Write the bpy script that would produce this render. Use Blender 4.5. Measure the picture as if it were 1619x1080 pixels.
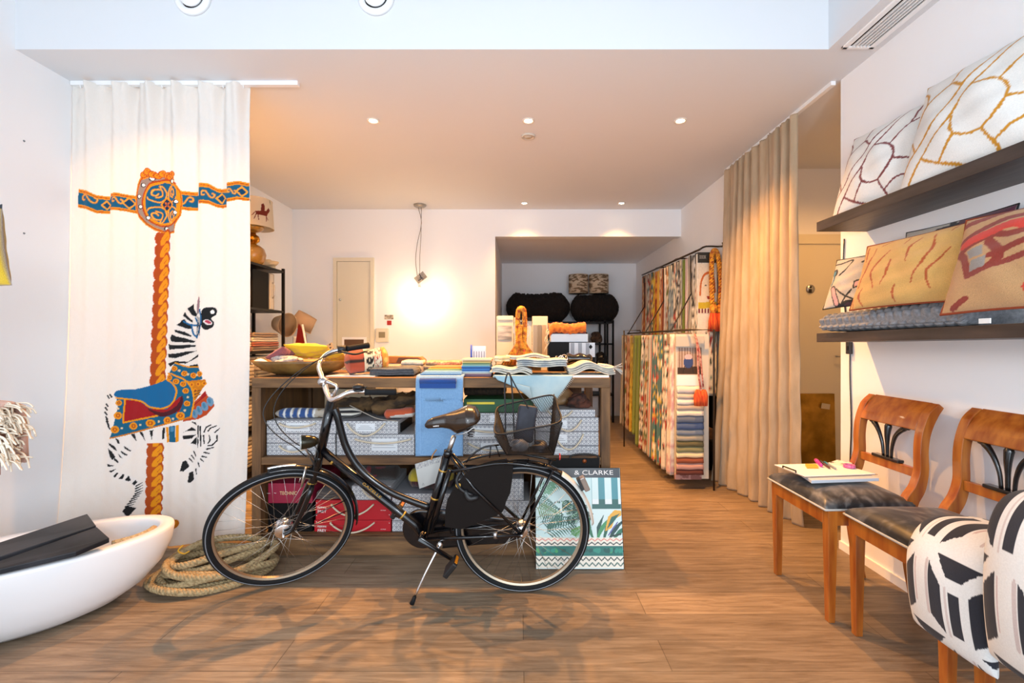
import bpy, math, random
import numpy as np
from math import sin, cos, pi, radians, sqrt, atan2
from mathutils import Vector, Matrix

SC = bpy.context.scene
for o in list(bpy.data.objects): bpy.data.objects.remove(o)
COL = SC.collection
rnd = random.Random(7)
EYE = 1.32; F = 720.0; CX = 821.0; CY = 538.0
CEIL = 2.97; LX = -2.86; RX = 2.04; YB = 5.74; YS = 2.583; YN = 7.95; YF = -0.9; HI = 4.1

# ---------------- camera ----------------
cam = bpy.data.cameras.new('camera'); camo = bpy.data.objects.new('camera', cam); COL.objects.link(camo)
cam.sensor_width = 36.0; cam.lens = 36.0 * F / 1619.0; cam.clip_start = 0.05; cam.clip_end = 60
camo.location = (0, 0, EYE); camo.rotation_euler = (pi / 2, 0, 0)
cam.shift_x = (809.5 - CX) / 1619.0; cam.shift_y = (CY - 540.0) / 1619.0
SC.camera = camo
# ---------------- colour ----------------
SC.view_settings.view_transform = 'Standard'; SC.view_settings.look = 'None'
SC.view_settings.gamma = 1.0; SC.view_settings.use_curve_mapping = False
SC.view_settings.exposure = -0.02
# ---------------- daylight through the shop window behind the camera ----------------
wd = bpy.data.worlds.new('daylight'); SC.world = wd; wd.use_nodes = True
bg = wd.node_tree.nodes['Background']; bg.inputs[0].default_value = (0.84, 0.92, 1.0, 1); bg.inputs[1].default_value = 0.9
def light(name, kind, loc, energy, color, rot=(0, 0, 0), **kw):
    l = bpy.data.lights.new(name, kind); l.energy = energy; l.color = color
    for k, v in kw.items(): setattr(l, k, v)
    o = bpy.data.objects.new(name, l); COL.objects.link(o); o.location = loc; o.rotation_euler = rot
    return o
WIN = (-2.7, 1.9, 0.15, 2.8)
light('window_daylight', 'AREA', ((WIN[0] + WIN[1]) / 2, YF - 0.02, (WIN[2] + WIN[3]) / 2), 140, (0.74, 0.87, 1.0), (-pi / 2, 0, 0),
      shape='RECTANGLE', size=WIN[1] - WIN[0], size_y=WIN[3] - WIN[2]).rotation_euler = (pi / 2, 0, 0)
light('added_shadow_light', 'AREA', (0.6, -1.2, 1.72), 38, (0.9, 0.95, 1.0), (radians(90), 0, radians(15)), shape='RECTANGLE', size=0.3, size_y=0.3)  # small lamp added outside the window to throw crisper shadows
WARM = (1.0, 0.47, 0.13)
SPOTS = [(-2.26, 3.42), (-1.097, 3.42), (0.068, 3.42), (1.21, 3.42), (0.061, 5.48), (1.23, 5.48)]
BULB = (-1.212, 5.55, 1.885)

# ---------------- helpers ----------------
def s2l(c):
    c = np.asarray(c, float)
    return np.where(c <= 0.04045, c / 12.92, ((c + 0.055) / 1.055) ** 2.4)
def hx(h):
    h = h.lstrip('#'); return tuple(float(x) for x in s2l([int(h[i:i + 2], 16) / 255 for i in (0, 2, 4)]))
def W(px, py, Y): return np.array([(px - CX) / F * Y, Y, EYE - (py - CY) / F * Y])
def FL(px, py):
    Y = F * EYE / (py - CY); return np.array([(px - CX) / F * Y, Y, 0.0])

class M:
    def __init__(s): s.v = []; s.f = []; s.c = []; s.n = 0; s.sm = []
    def add(s, v, f, smooth=False, c=None):
        v = np.asarray(v, float).reshape(-1, 3)
        s.v.append(v); s.f += [tuple(int(i) + s.n for i in q) for q in f]; s.sm += [smooth] * len(f); s.n += len(v)
        if c is not None: s.c.append(np.broadcast_to(np.asarray(c, float), (len(v), 3)))
        return s
    def box(s, lo, hi, rot=None, ctr=None, c=None):
        lo = np.array(lo, float); hi = np.array(hi, float)
        v = np.array([[lo[0] if i & 1 == 0 else hi[0], lo[1] if i & 2 == 0 else hi[1], lo[2] if i & 4 == 0 else hi[2]] for i in range(8)])
        if rot is not None:
            k = (lo + hi) / 2 if ctr is None else np.array(ctr); v = (v - k) @ np.array(rot.to_3x3()).T + k
        return s.add(v, [(0, 2, 3, 1), (4, 5, 7, 6), (0, 1, 5, 4), (2, 6, 7, 3), (0, 4, 6, 2), (1, 3, 7, 5)], c=c)
    def tube(s, pts, r, n=8, caps=True, smooth_path=0, c=None, flat=1.0, closed=False):
        P = np.asarray(pts, float)
        R = np.full(len(P), r, float) if np.isscalar(r) else np.asarray(r, float)
        if smooth_path: P, R = spline(P, smooth_path, R, closed)
        m = len(P)
        if closed: T = np.roll(P, -1, 0) - np.roll(P, 1, 0)
        else: T = np.gradient(P, axis=0)
        T /= np.linalg.norm(T, axis=1)[:, None] + 1e-12
        up = np.array([0, 0, 1.0]) if abs(T[0][2]) < .9 else np.array([1.0, 0, 0])
        N = np.cross(T[0], up); N /= np.linalg.norm(N); rows = []
        a = np.arange(n) * 2 * pi / n
        for i in range(m):
            N = N - T[i] * (N @ T[i]); N /= np.linalg.norm(N) + 1e-12; B = np.cross(T[i], N)
            rows.append(P[i] + R[i] * (np.cos(a)[:, None] * N + flat * np.sin(a)[:, None] * B))
        v = np.concatenate(rows); f = []
        for i in range(m if closed else m - 1):
            j = (i + 1) % m
            for k in range(n):
                l = (k + 1) % n; f.append((i * n + k, j * n + k, j * n + l, i * n + l))
        if caps and not closed:
            f.append(tuple(range(n))); f.append(tuple((m - 1) * n + k for k in reversed(range(n))))
        return s.add(v, f, True, c)
    def lathe(s, prof, ctr, axis=(0, 0, 1), n=24, c=None, sx=1, sy=1, rotz=0):
        ax = Vector(axis).normalized(); q = np.array(ax.to_track_quat('Z', 'Y').to_matrix())
        if tuple(axis) == (0, 0, 1): q = np.eye(3)
        a = np.arange(n) * 2 * pi / n; v = []
        for r, z in prof:
            x = r * np.cos(a) * sx; y = r * np.sin(a) * sy
            if rotz: x, y = x * cos(rotz) - y * sin(rotz), x * sin(rotz) + y * cos(rotz)
            v.append(np.stack([x, y, np.full(n, z)], 1))
        v = np.concatenate(v) @ q.T + np.array(ctr); f = []
        m = len(prof)
        for i in range(m - 1):
            for k in range(n):
                l = (k + 1) % n; f.append((i * n + k, i * n + l, (i + 1) * n + l, (i + 1) * n + k))
        if prof[0][0] > 1e-4: f.append(tuple(reversed(range(n))))
        if prof[-1][0] > 1e-4: f.append(tuple((m - 1) * n + k for k in range(n)))
        return s.add(v, f, True, c)
    def grid(s, P, c=None, wrap=False, smooth=True, caps=False):
        P = np.asarray(P, float); h, w = P.shape[:2]; f = []
        for i in range(h - 1):
            for j in range(w if wrap else w - 1):
                k = (j + 1) % w; f.append((i * w + j, i * w + k, (i + 1) * w + k, (i + 1) * w + j))
        if caps: f.append(tuple(reversed(range(w)))); f.append(tuple((h - 1) * w + k for k in range(w)))
        return s.add(P.reshape(-1, 3), f, smooth, None if c is None else np.asarray(c).reshape(-1, 3))
    def prism(s, poly, off, c=None):
        p = np.asarray(poly, float); off = np.asarray(off, float); n = len(p)
        v = np.concatenate([p, p + off])
        f = [tuple(range(n)), tuple(n + k for k in reversed(range(n)))] + [(k, n + k, n + (k + 1) % n, (k + 1) % n) for k in range(n)]
        return s.add(v, f, False, c)

def spline(P, k, R=None, closed=False):
    n = len(P); out = []; ro = []
    R = np.ones(n) if R is None else R
    G = lambda A, i: A[i % n] if closed else (A[i] if 0 <= i < n else (2 * A[0] - A[1] if i < 0 else 2 * A[-1] - A[-2]))
    for i in range(n if closed else n - 1):
        p0, p1, p2, p3 = G(P, i - 1), G(P, i), G(P, i + 1), G(P, i + 2)
        for j in range(k):
            t = j / k
            out.append(.5 * (2 * p1 + (p2 - p0) * t + (2 * p0 - 5 * p1 + 4 * p2 - p3) * t * t + (3 * p1 - p0 - 3 * p2 + p3) * t ** 3))
            ro.append(G(R, i) * (1 - t) + G(R, i + 1) * t)
    if not closed: out.append(P[-1]); ro.append(R[-1])
    return np.array(out), np.array(ro)

def wloc(o):
    p = np.zeros(3)
    while o is not None: p += np.array(o.location); o = o.parent
    return p
def make(name, m, mt, parent=None, bevel=0, solid=0, subsurf=0):
    v = np.concatenate(m.v)
    if parent is not None: org = wloc(parent)
    else: org = np.array([(v[:, 0].min() + v[:, 0].max()) / 2, (v[:, 1].min() + v[:, 1].max()) / 2, v[:, 2].min()])
    v = v - org
    me = bpy.data.meshes.new(name)
    nf = len(m.f); L = np.array([len(q) for q in m.f], np.int32)
    me.vertices.add(len(v)); me.vertices.foreach_set('co', v.astype(np.float32).ravel())
    me.loops.add(int(L.sum())); me.loops.foreach_set('vertex_index', np.fromiter((i for q in m.f for i in q), np.int32))
    me.polygons.add(nf); me.polygons.foreach_set('loop_start', np.concatenate([[0], np.cumsum(L)[:-1]]).astype(np.int32))
    me.polygons.foreach_set('loop_total', L)
    me.polygons.foreach_set('use_smooth', np.array(m.sm, bool))
    me.update(calc_edges=True)
    if m.c:
        c = np.concatenate(m.c); c = np.concatenate([c, np.ones((len(c), 1))], 1)
        at = me.color_attributes.new('Col', 'FLOAT_COLOR', 'POINT'); at.data.foreach_set('color', c.astype(np.float32).ravel())
    me.materials.append(mt)
    o = bpy.data.objects.new(name, me); COL.objects.link(o)
    if parent is not None: o.parent = parent
    else: o.location = org
    if bevel:
        b = o.modifiers.new('bevel', 'BEVEL'); b.width = bevel; b.segments = 2; b.limit_method = 'ANGLE'; b.angle_limit = radians(40)
    if solid:
        b = o.modifiers.new('solid', 'SOLIDIFY'); b.thickness = solid; b.offset = 0
    if subsurf:
        b = o.modifiers.new('sub', 'SUBSURF'); b.levels = subsurf; b.render_levels = subsurf
    return o
def tag(o, label, cat, group=None, kind=None):
    if label: o['label'] = label
    if cat: o['category'] = cat
    if group: o['group'] = group
    if kind: o['kind'] = kind
    return o
def thing(name, label, cat, loc, group=None):
    o = bpy.data.objects.new(name, None); COL.objects.link(o); o.location = tuple(float(x) for x in loc); o.empty_display_size = .05
    return tag(o, label, cat, group)
def one(name, m, mt, label, cat, group=None, kind=None, **kw): return tag(make(name, m, mt, **kw), label, cat, group, kind)
def struct(name, m, mt, **kw):
    o = make(name, m, mt, **kw); o['kind'] = 'structure'; return o
def copy_tree(o, parent=None):
    c = o.copy(); COL.objects.link(c)
    if parent is not None: c.parent = parent
    for ch in [x for x in KIDS.get(o.name, [])]: copy_tree(ch, c)
    return c
KIDS = {}
def index_kids():
    KIDS.clear()
    for o in bpy.data.objects:
        if o.parent: KIDS.setdefault(o.parent.name, []).append(o)
def lettering(body, ctr, size, right, up, mt, parent, bold=0.0, name='lettering', width=None, depth=.0004):
    cu = bpy.data.curves.new('t', 'FONT'); cu.body = body; cu.size = 1; cu.align_x = 'CENTER'; cu.align_y = 'CENTER'; cu.offset = bold; cu.resolution_u = 3
    t = bpy.data.objects.new('t', cu); COL.objects.link(t); bpy.context.view_layer.update()
    me = bpy.data.meshes.new_from_object(t.evaluated_get(bpy.context.evaluated_depsgraph_get()))
    bpy.data.objects.remove(t); bpy.data.curves.remove(cu)
    v = np.array([tuple(x.co) for x in me.vertices]); f = [tuple(p.vertices) for p in me.polygons]; bpy.data.meshes.remove(me)
    hgt = np.ptp(v[:, 1]); v = v / hgt * size
    if width: v[:, 0] *= width / np.ptp(v[:, 0])
    r = np.array(right, float); r /= np.linalg.norm(r); u = np.array(up, float); u /= np.linalg.norm(u); n = np.cross(r, u)
    P = np.array(ctr) + v[:, :1] * r + v[:, 1:2] * u + n * depth
    m = M(); m.add(P, f); return make(name, m, mt, parent)

# ---------------- materials ----------------
def nt(mt): return mt.node_tree.nodes, mt.node_tree.links
def mat(name, col=(.8, .8, .8), rough=.5, metal=0.0, col2=None, scale=20.0, stretch=(1, 1, 1), bump=0.0, bscale=None, attr=False, spec=.5,
        coat=0, trans=0.0, detail=4.0, sheen=0.0, alpha=1.0, mixlo=.35, mixhi=.65, coord='Object'):
    m = bpy.data.materials.new(name); m.use_nodes = True; N, L = nt(m); b = N['Principled BSDF']
    b.inputs['Roughness'].default_value = rough; b.inputs['Metallic'].default_value = metal; b.inputs['Specular IOR Level'].default_value = spec
    b.inputs['Coat Weight'].default_value = coat; b.inputs['Sheen Weight'].default_value = sheen
    b.inputs['Alpha'].default_value = alpha
    if isinstance(col, str): col = hx(col)
    if isinstance(col2, str): col2 = hx(col2)
    b.inputs['Base Color'].default_value = (*col, 1)
    tc = N.new('ShaderNodeTexCoord'); mp = N.new('ShaderNodeMapping'); L.new(tc.outputs[coord], mp.inputs[0]); mp.inputs['Scale'].default_value = stretch
    src = None
    if attr:
        a = N.new('ShaderNodeAttribute'); a.attribute_name = 'Col'; src = a.outputs[0]
    nz = N.new('ShaderNodeTexNoise'); nz.inputs['Scale'].default_value = scale; nz.inputs['Detail'].default_value = detail; L.new(mp.outputs[0], nz.inputs[0])
    if col2 is not None:
        rp = N.new('ShaderNodeValToRGB'); rp.color_ramp.elements[0].position = mixlo; rp.color_ramp.elements[1].position = mixhi
        rp.color_ramp.elements[0].color = (*col, 1); rp.color_ramp.elements[1].color = (*col2, 1); L.new(nz.outputs[0], rp.inputs[0])
        if src is not None:
            mx = N.new('ShaderNodeMix'); mx.data_type = 'RGBA'; mx.blend_type = 'MULTIPLY'; mx.inputs[0].default_value = 1
            L.new(src, mx.inputs[6]); L.new(rp.outputs[0], mx.inputs[7]); src = mx.outputs[2]
        else: src = rp.outputs[0]
    if src is not None: L.new(src, b.inputs['Base Color'])
    if bump:
        n2 = N.new('ShaderNodeTexNoise'); n2.inputs['Scale'].default_value = bscale or scale; n2.inputs['Detail'].default_value = 5; L.new(mp.outputs[0], n2.inputs[0])
        bp = N.new('ShaderNodeBump'); bp.inputs['Strength'].default_value = bump; bp.inputs['Distance'].default_value = .01
        L.new(n2.outputs[0], bp.inputs['Height']); L.new(bp.outputs[0], b.inputs['Normal'])
    if trans:
        tr = N.new('ShaderNodeBsdfTranslucent'); ms = N.new('ShaderNodeMixShader'); ms.inputs[0].default_value = trans
        if src is not None: L.new(src, tr.inputs[0])
        else: tr.inputs[0].default_value = (*col, 1)
        L.new(b.outputs[0], ms.inputs[1]); L.new(tr.outputs[0], ms.inputs[2]); L.new(ms.outputs[0], N['Material Output'].inputs[0])
    return m
def emis(name, col, strength):
    m = bpy.data.materials.new(name); m.use_nodes = True; N, L = nt(m); b = N['Principled BSDF']
    b.inputs['Emission Color'].default_value = (*col, 1); b.inputs['Emission Strength'].default_value = strength; return m
def woodmat(name, c1, c2, axis, rough=.55, sc=3.0, bump=.15, c3=None, coat=0.0):
    st = {'x': (.12, 1, 1), 'y': (1, .12, 1), 'z': (1, 1, .12)}[axis]
    m = mat(name, c1, rough, col2=c2, scale=sc * 9, stretch=st, bump=bump, detail=8, coat=coat, mixlo=.3, mixhi=.7)
    return m
def canemat(name, base, line, s=.021):
    m = bpy.data.materials.new(name); m.use_nodes = True; N, L = nt(m); b = N['Principled BSDF']; b.inputs['Roughness'].default_value = .6
    tc = N.new('ShaderNodeTexCoord'); sp = N.new('ShaderNodeSeparateXYZ'); L.new(tc.outputs['Object'], sp.inputs[0])
    def mth(op, a, bb=None):
        n = N.new('ShaderNodeMath'); n.operation = op
        for i, q in enumerate((a, bb)):
            if q is None: continue
            if isinstance(q, (int, float)): n.inputs[i].default_value = q
            else: L.new(q, n.inputs[i])
        return n.outputs[0]
    X = mth('ADD', sp.outputs[0], sp.outputs[1]); Z = sp.outputs[2]; outs = []
    for e, w in ((X, .16), (Z, .16), (mth('ADD', X, Z), .2), (mth('SUBTRACT', X, Z), .2)):
        fr = mth('FRACT', mth('ADD', mth('DIVIDE', e, s), 100.0)); outs.append(mth('LESS_THAN', fr, w))
    t = mth('MAXIMUM', mth('MAXIMUM', outs[0], outs[1]), mth('MAXIMUM', outs[2], outs[3]))
    mx = N.new('ShaderNodeMix'); mx.data_type = 'RGBA'; L.new(t, mx.inputs[0]); mx.inputs[6].default_value = (*hx(base), 1); mx.inputs[7].default_value = (*hx(line), 1)
    L.new(mx.outputs[2], b.inputs['Base Color']); return m

# ---------------- colour canvases (numpy) sampled into mesh colours ----------------
class Canvas:
    def __init__(s, x0, y0, x1, y1, k, bgc):
        s.x0, s.y0, s.k = x0, y0, k; s.w = int((x1 - x0) * k) + 1; s.h = int((y1 - y0) * k) + 1
        s.a = np.zeros((s.h, s.w, 3)); s.a[:] = hx(bgc) if isinstance(bgc, str) else bgc
    def _sub(s, xa, ya, xb, yb):
        i0 = max(0, int((ya - s.y0) * s.k) - 1); i1 = min(s.h, int((yb - s.y0) * s.k) + 2)
        j0 = max(0, int((xa - s.x0) * s.k) - 1); j1 = min(s.w, int((xb - s.x0) * s.k) + 2)
        if i1 <= i0 or j1 <= j0: return None
        yy, xx = np.mgrid[i0:i1, j0:j1]; return (slice(i0, i1), slice(j0, j1)), xx / s.k + s.x0, yy / s.k + s.y0
    def poly(s, P, c, curve=0):
        P = np.asarray(P, float)
        if curve: P, _ = spline(P, curve, None, True)
        r = s._sub(P[:, 0].min(), P[:, 1].min(), P[:, 0].max(), P[:, 1].max())
        if r is None: return s
        sl, X, Y = r; ins = np.zeros(X.shape, bool); n = len(P)
        for i in range(n):
            x1, y1 = P[i]; x2, y2 = P[(i + 1) % n]
            if y1 == y2: continue
            cnd = ((y1 > Y) != (y2 > Y)) & (X < (x2 - x1) * (Y - y1) / (y2 - y1) + x1); ins ^= cnd
        s.a[sl][ins] = hx(c) if isinstance(c, str) else c; return s
    def line(s, P, w, c, curve=0, closed=False):
        P = np.asarray(P, float)
        w = np.full(len(P), w, float) if np.isscalar(w) else np.asarray(w, float)
        if curve: P, w = spline(P, curve, w, closed)
        if closed: P = np.concatenate([P, P[:1]]); w = np.concatenate([w, w[:1]])
        col = hx(c) if isinstance(c, str) else c
        for i in range(len(P) - 1):
            a, b = P[i], P[i + 1]; m = max(w[i], w[i + 1]); r = s._sub(min(a[0], b[0]) - m, min(a[1], b[1]) - m, max(a[0], b[0]) + m, max(a[1], b[1]) + m)
            if r is None: continue
            sl, X, Y = r; d = b - a; L2 = d @ d + 1e-12; t = np.clip(((X - a[0]) * d[0] + (Y - a[1]) * d[1]) / L2, 0, 1)
            dd = np.hypot(X - a[0] - t * d[0], Y - a[1] - t * d[1]); s.a[sl][dd < (w[i] * (1 - t) + w[i + 1] * t) / 2] = col
        return s
    def ell(s, x, y, rx, ry, c, rot=0):
        t = np.linspace(0, 2 * pi, 28, endpoint=False); a = rx * np.cos(t); b = ry * np.sin(t)
        return s.poly(np.stack([x + a * cos(rot) - b * sin(rot), y + a * sin(rot) + b * cos(rot)], 1), c)
    def samp(s, X, Y):
        j = np.clip(((np.asarray(X) - s.x0) * s.k).round().astype(int), 0, s.w - 1); i = np.clip(((np.asarray(Y) - s.y0) * s.k).round().astype(int), 0, s.h - 1)
        return s.a[i, j]
# ---------------- room shell ----------------
m_wall = mat('wall_paint', '#f1f2f4', .75, bump=.02, bscale=120)
m_ceil = mat('ceiling_paint', '#dfe1e4', .8)
m_trim = mat('trim_paint', '#f4f4f4', .45)
m_door = mat('door_paint', '#dfd9c4', .5)
def floormat():
    m = bpy.data.materials.new('oak_planks'); m.use_nodes = True; N, L = nt(m); b = N['Principled BSDF']; b.inputs['Roughness'].default_value = .42
    b.inputs['Specular IOR Level'].default_value = .4
    tc = N.new('ShaderNodeTexCoord'); br = N.new('ShaderNodeTexBrick'); L.new(tc.outputs['Object'], br.inputs[0])
    br.inputs['Scale'].default_value = 1; br.inputs['Brick Width'].default_value = 1.6; br.inputs['Row Height'].default_value = .19; br.inputs['Mortar Size'].default_value = .0018
    br.inputs['Color1'].default_value = (1, 1, 1, 1); br.inputs['Color2'].default_value = (.72, .72, .74, 1); br.inputs['Mortar'].default_value = (.42, .4, .38, 1); br.offset = .37
    br.inputs['Bias'].default_value = 0
    mp = N.new('ShaderNodeMapping'); mp.inputs['Scale'].default_value = (.09, 1, 1); L.new(tc.outputs['Object'], mp.inputs[0])
    nz = N.new('ShaderNodeTexNoise'); nz.inputs['Scale'].default_value = 42; nz.inputs['Detail'].default_value = 9; nz.inputs['Roughness'].default_value = .65; nz.inputs['Distortion'].default_value = .6; L.new(mp.outputs[0], nz.inputs[0])
    rp = N.new('ShaderNodeValToRGB'); rp.color_ramp.elements[0].position = .3; rp.color_ramp.elements[1].position = .72
    rp.color_ramp.elements[0].color = (*hx('#705d49'), 1); rp.color_ramp.elements[1].color = (*hx('#a6927a'), 1); L.new(nz.outputs[0], rp.inputs[0])
    n2 = N.new('ShaderNodeTexNoise'); n2.inputs['Scale'].default_value = 1.6; n2.inputs['Detail'].default_value = 3; L.new(tc.outputs['Object'], n2.inputs[0])
    r2 = N.new('ShaderNodeValToRGB'); r2.color_ramp.elements[0].color = (.74, .72, .7, 1); r2.color_ramp.elements[1].color = (1.1, 1.08, 1.05, 1); r2.color_ramp.elements[0].position = .3; r2.color_ramp.elements[1].position = .7; L.new(n2.outputs[0], r2.inputs[0])
    prev = rp.outputs[0]
    for q in (br.outputs[0], r2.outputs[0]):
        mx = N.new('ShaderNodeMix'); mx.data_type = 'RGBA'; mx.blend_type = 'MULTIPLY'; mx.inputs[0].default_value = 1; L.new(prev, mx.inputs[6]); L.new(q, mx.inputs[7]); prev = mx.outputs[2]
    L.new(prev, b.inputs['Base Color'])
    bp = N.new('ShaderNodeBump'); bp.inputs['Strength'].default_value = .12; bp.inputs['Distance'].default_value = .004; L.new(nz.outputs[0], bp.inputs['Height']); L.new(bp.outputs[0], b.inputs['Normal'])
    return m
m_floor = floormat()
T = .12
struct('floor', M().box((LX - T, YF - T, -.1), (4.2, YN + T, 0)), m_floor)
struct('wall_left', M().box((LX - T, YF - T, 0), (LX, YN + T, HI)), m_wall)
struct('wall_right', M().box((RX, YF - T, 0), (RX + T, 2.89, HI)), m_wall)
struct('wall_right_rear', M().box((RX, 4.28, 0), (RX + T, YN + T, CEIL)), m_wall)
struct('wall_back', M().box((LX, YB, 0), (-.303, YB + T, CEIL)).box((-.303, YB, 2.627), (RX, YB + T, CEIL)), m_wall)
struct('wall_niche_left', M().box((-.303 - T, YB + T, 0), (-.303, YN, CEIL)), m_wall)
struct('wall_niche_back', M().box((-.303 - T, YN, 0), (RX, YN + T, CEIL)), m_wall)
struct('ceiling_niche', M().box((-.303, YB + T, 2.66), (RX, YN, 2.97)), m_wall)
struct('ceiling', M().box((LX, YS, CEIL), (4.2, YB + T, HI)), m_ceil)
struct('wall_bulkhead', M().box((1.754, YF, CEIL), (RX, YS, HI)), m_ceil)
struct('ceiling_front', M().box((LX - T, YF - T, HI), (RX + T, YS + .3, HI + .1)), mat('plaster_grey', '#a9aaac', .8))
struct('wall_front', M().box((LX, YF - T, 0), (RX, YF, WIN[2])).box((LX, YF - T, WIN[3]), (RX, YF, HI)).box((LX, YF - T, WIN[2]), (WIN[0], YF, WIN[3])).box((WIN[1], YF - T, WIN[2]), (RX, YF, WIN[3])), m_wall)
# side passage
struct('wall_passage_back', M().box((RX + T, 4.38, 0), (4.2, 4.38 + T, CEIL)), m_wall)
struct('wall_passage_right', M().box((3.5, 2.5, 0), (3.6, 4.38, CEIL)), m_wall)
struct('wall_passage_front', M().box((RX + T, 2.5, 0), (3.5, 2.6, CEIL)), m_wall)
m_bb = M().box((RX - .012, YF, 0), (RX, 2.89, .05))
struct('baseboard_right', m_bb, m_trim)
# passage door with casing
struct('trim_1', M().box((2.3, 4.34, 2.24), (3.25, 4.38, 2.33)).box((2.3, 4.34, 0), (2.38, 4.38, 2.24)).box((3.17, 4.34, 0), (3.25, 4.38, 2.24)), m_door)
d = struct('door_1', M().box((2.38, 4.352, .01), (3.17, 4.38, 2.24)), m_door)
m_chrome = mat('chrome', (.75, .75, .76), .18, 1.0)
m_steel = mat('brushed_steel', (.6, .6, .6), .35, 1.0)
make('door_handle', M().tube([W(1322, 563, 4.35), W(1322, 563, 4.31), W(1333, 563, 4.305)], .009), m_steel, d)
s_ = make('door_sign', M().lathe([(.042, 0), (.042, .006), (.0, .006)], W(1281, 457, 4.351), (0, -1, 0)), m_steel, d)
make('door_symbol', M().lathe([(.012, 0), (.012, .009), (0, .009)], W(1281, 454, 4.351), (0, -1, 0)).box(W(1279, 463, 4.34), W(1283, 457, 4.345)), mat('symbol_black', '#161616', .5), s_)
m_slot = mat('dark_slot', '#2a2420', .8)
# cupboard door on the back wall
x0, x1 = (528 - CX) / F * YB, (592 - CX) / F * YB; zt = EYE + (538 - 408) / F * YB
struct('trim_2', M().box((x0, YB - .03, .5), (x0 + .045, YB, zt)).box((x1 - .045, YB - .03, .5), (x1, YB, zt)).box((x0 + .045, YB - .03, zt - .045), (x1 - .045, YB, zt)), m_door)
d = struct('door_2', M().box((x0 + .05, YB - .02, .5), (x1 - .05, YB, zt - .05)), m_door)
make('door_lock', M().lathe([(.014, 0), (.014, .012), (.0, .014)], W(538, 474, YB - .02), (0, -1, 0)), m_steel, d)
# curtain rails
m_rail = mat('white_rail', '#f3f3f3', .35)
struct('trim_3', M().box((LX + .005, 2.895, 2.945), (-1.41, 2.925, CEIL)), m_rail)
struct('trim_4', M().box((RX - .055, 2.9, 2.945), (RX - .025, 4.42, CEIL)), m_rail)
# shop window frame behind the camera
g = M()
for x in (WIN[0], -.4 - .03, WIN[1] - .06): g.box((x, YF - .1, WIN[2]), (x + .06, YF - .04, WIN[3]))
g.box((WIN[0], YF - .1, WIN[2]), (WIN[1], YF - .04, WIN[2] + .06)).box((WIN[0], YF - .1, WIN[3] - .06), (WIN[1], YF - .04, WIN[3]))
struct('window_1', g, mat('window_frame_dark', '#26282b', .4))

# ---------------- lamps of the place ----------------
m_glow = emis('lamp_glow', (1, .78, .5), 30)
m_ring = mat('ring_white', '#e9e4da', .4)
for i, (x, y) in enumerate(SPOTS):
    pos = ('behind the white curtain', 'front row, left of the speaker vent', 'front row, straight above the speaker vent', 'front row, nearest the beige curtain', 'rear row, left of the two by the niche', 'rear row, right of the two by the niche')[i]
    t = thing('ceiling_downlight', 'small recessed warm ceiling downlight, ' + pos, 'downlight', (x, y, CEIL), 'recessed ceiling downlights')
    make('trim_ring', M().lathe([(.032, -.001), (.034, -.006), (.045, -.006), (.047, -.001)], (x, y, CEIL)), m_ring, t)
    make('lamp', M().lathe([(0, -.003), (.028, -.003), (.03, -.0005)], (x, y, CEIL)), m_glow, t)
    light('downlight_beam', 'SPOT', (x, y, CEIL - .02), 325 if y < 5 else 80, WARM, (0, 0, 0), spot_size=radians(128 if y < 5 else 100), spot_blend=.9, shadow_soft_size=.03)
t = thing('ceiling_downlight', 'unseen warm downlight added in the side passage ceiling to brighten it', 'downlight', (2.75, 3.5, CEIL))  # lamp out of view, added because the passage needs warm light
make('trim_ring', M().lathe([(.032, -.001), (.034, -.006), (.045, -.006), (.047, -.001)], (2.75, 3.5, CEIL)), m_ring, t)
make('lamp', M().lathe([(0, -.003), (.028, -.003), (.03, -.0005)], (2.75, 3.5, CEIL)), m_glow, t)
light('downlight_beam', 'SPOT', (2.75, 3.5, CEIL - .02), 60, WARM, (0, 0, 0), spot_size=radians(150), spot_blend=.8, shadow_soft_size=.03)
# pendant bulb
bx, by, bz = BULB
t = thing('pendant_bulb', 'bare glowing bulb hanging on two thin wires from a round steel ceiling rose', 'pendant lamp', (bx, by, CEIL))
make('ceiling_rose', M().lathe([(0, -.035), (.05, -.033), (.075, -.018), (.078, 0)], (bx, by, CEIL)), mat('rose_steel', '#a9a49a', .35, .7), t)
make('wire', M().tube([(bx - .02, by, CEIL - .03), (bx + .02, by, 2.75), (bx - .03, by, 2.5), (bx - .05, by, 2.3), (bx - .03, by, 2.1), (bx - .01, by, 1.96)], .0035, 5, smooth_path=5), mat('wire_grey', '#6a5c4c', .5), t)
make('wire', M().tube([(bx + .02, by, CEIL - .03), (bx + .015, by, 2.6), (bx, by, 2.35), (bx, by, 1.96)], .003, 5), bpy.data.materials['wire_grey'], t)
make('socket', M().lathe([(.016, 0), (.016, .055), (.008, .065), (0, .066)], (bx, by, 1.92)), m_ring, t)
make('bulb', M().lathe([(0, -.055), (.02, -.048), (.03, -.025), (.028, 0), (.014, .025), (.012, .035)], (bx, by, bz)), emis('bulb_glow', (1, .82, .55), 60), t)
light('bulb_light', 'POINT', (bx, by - .06, bz - .06), 12, (1, .66, .34), shadow_soft_size=.04)
c = W(665, 439, 5.5); rt = Matrix.Rotation(radians(-38), 3, 'Y'); k = M()
k.box((c[0] - .068, c[1] - .002, c[2] - .045), (c[0] + .068, c[1] + .002, c[2] + .045), rt)
t = thing('price_tag', 'square grey card with dark writing hanging from the pendant wire', 'tag', c)
make('card', k, mat('card_grey', '#b9b0a0', .7, col2='#9a9284', scale=30), t)
sc = M(); v = lambda a, b: (c[0] + a, c[1] - .005, c[2] + b)
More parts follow.
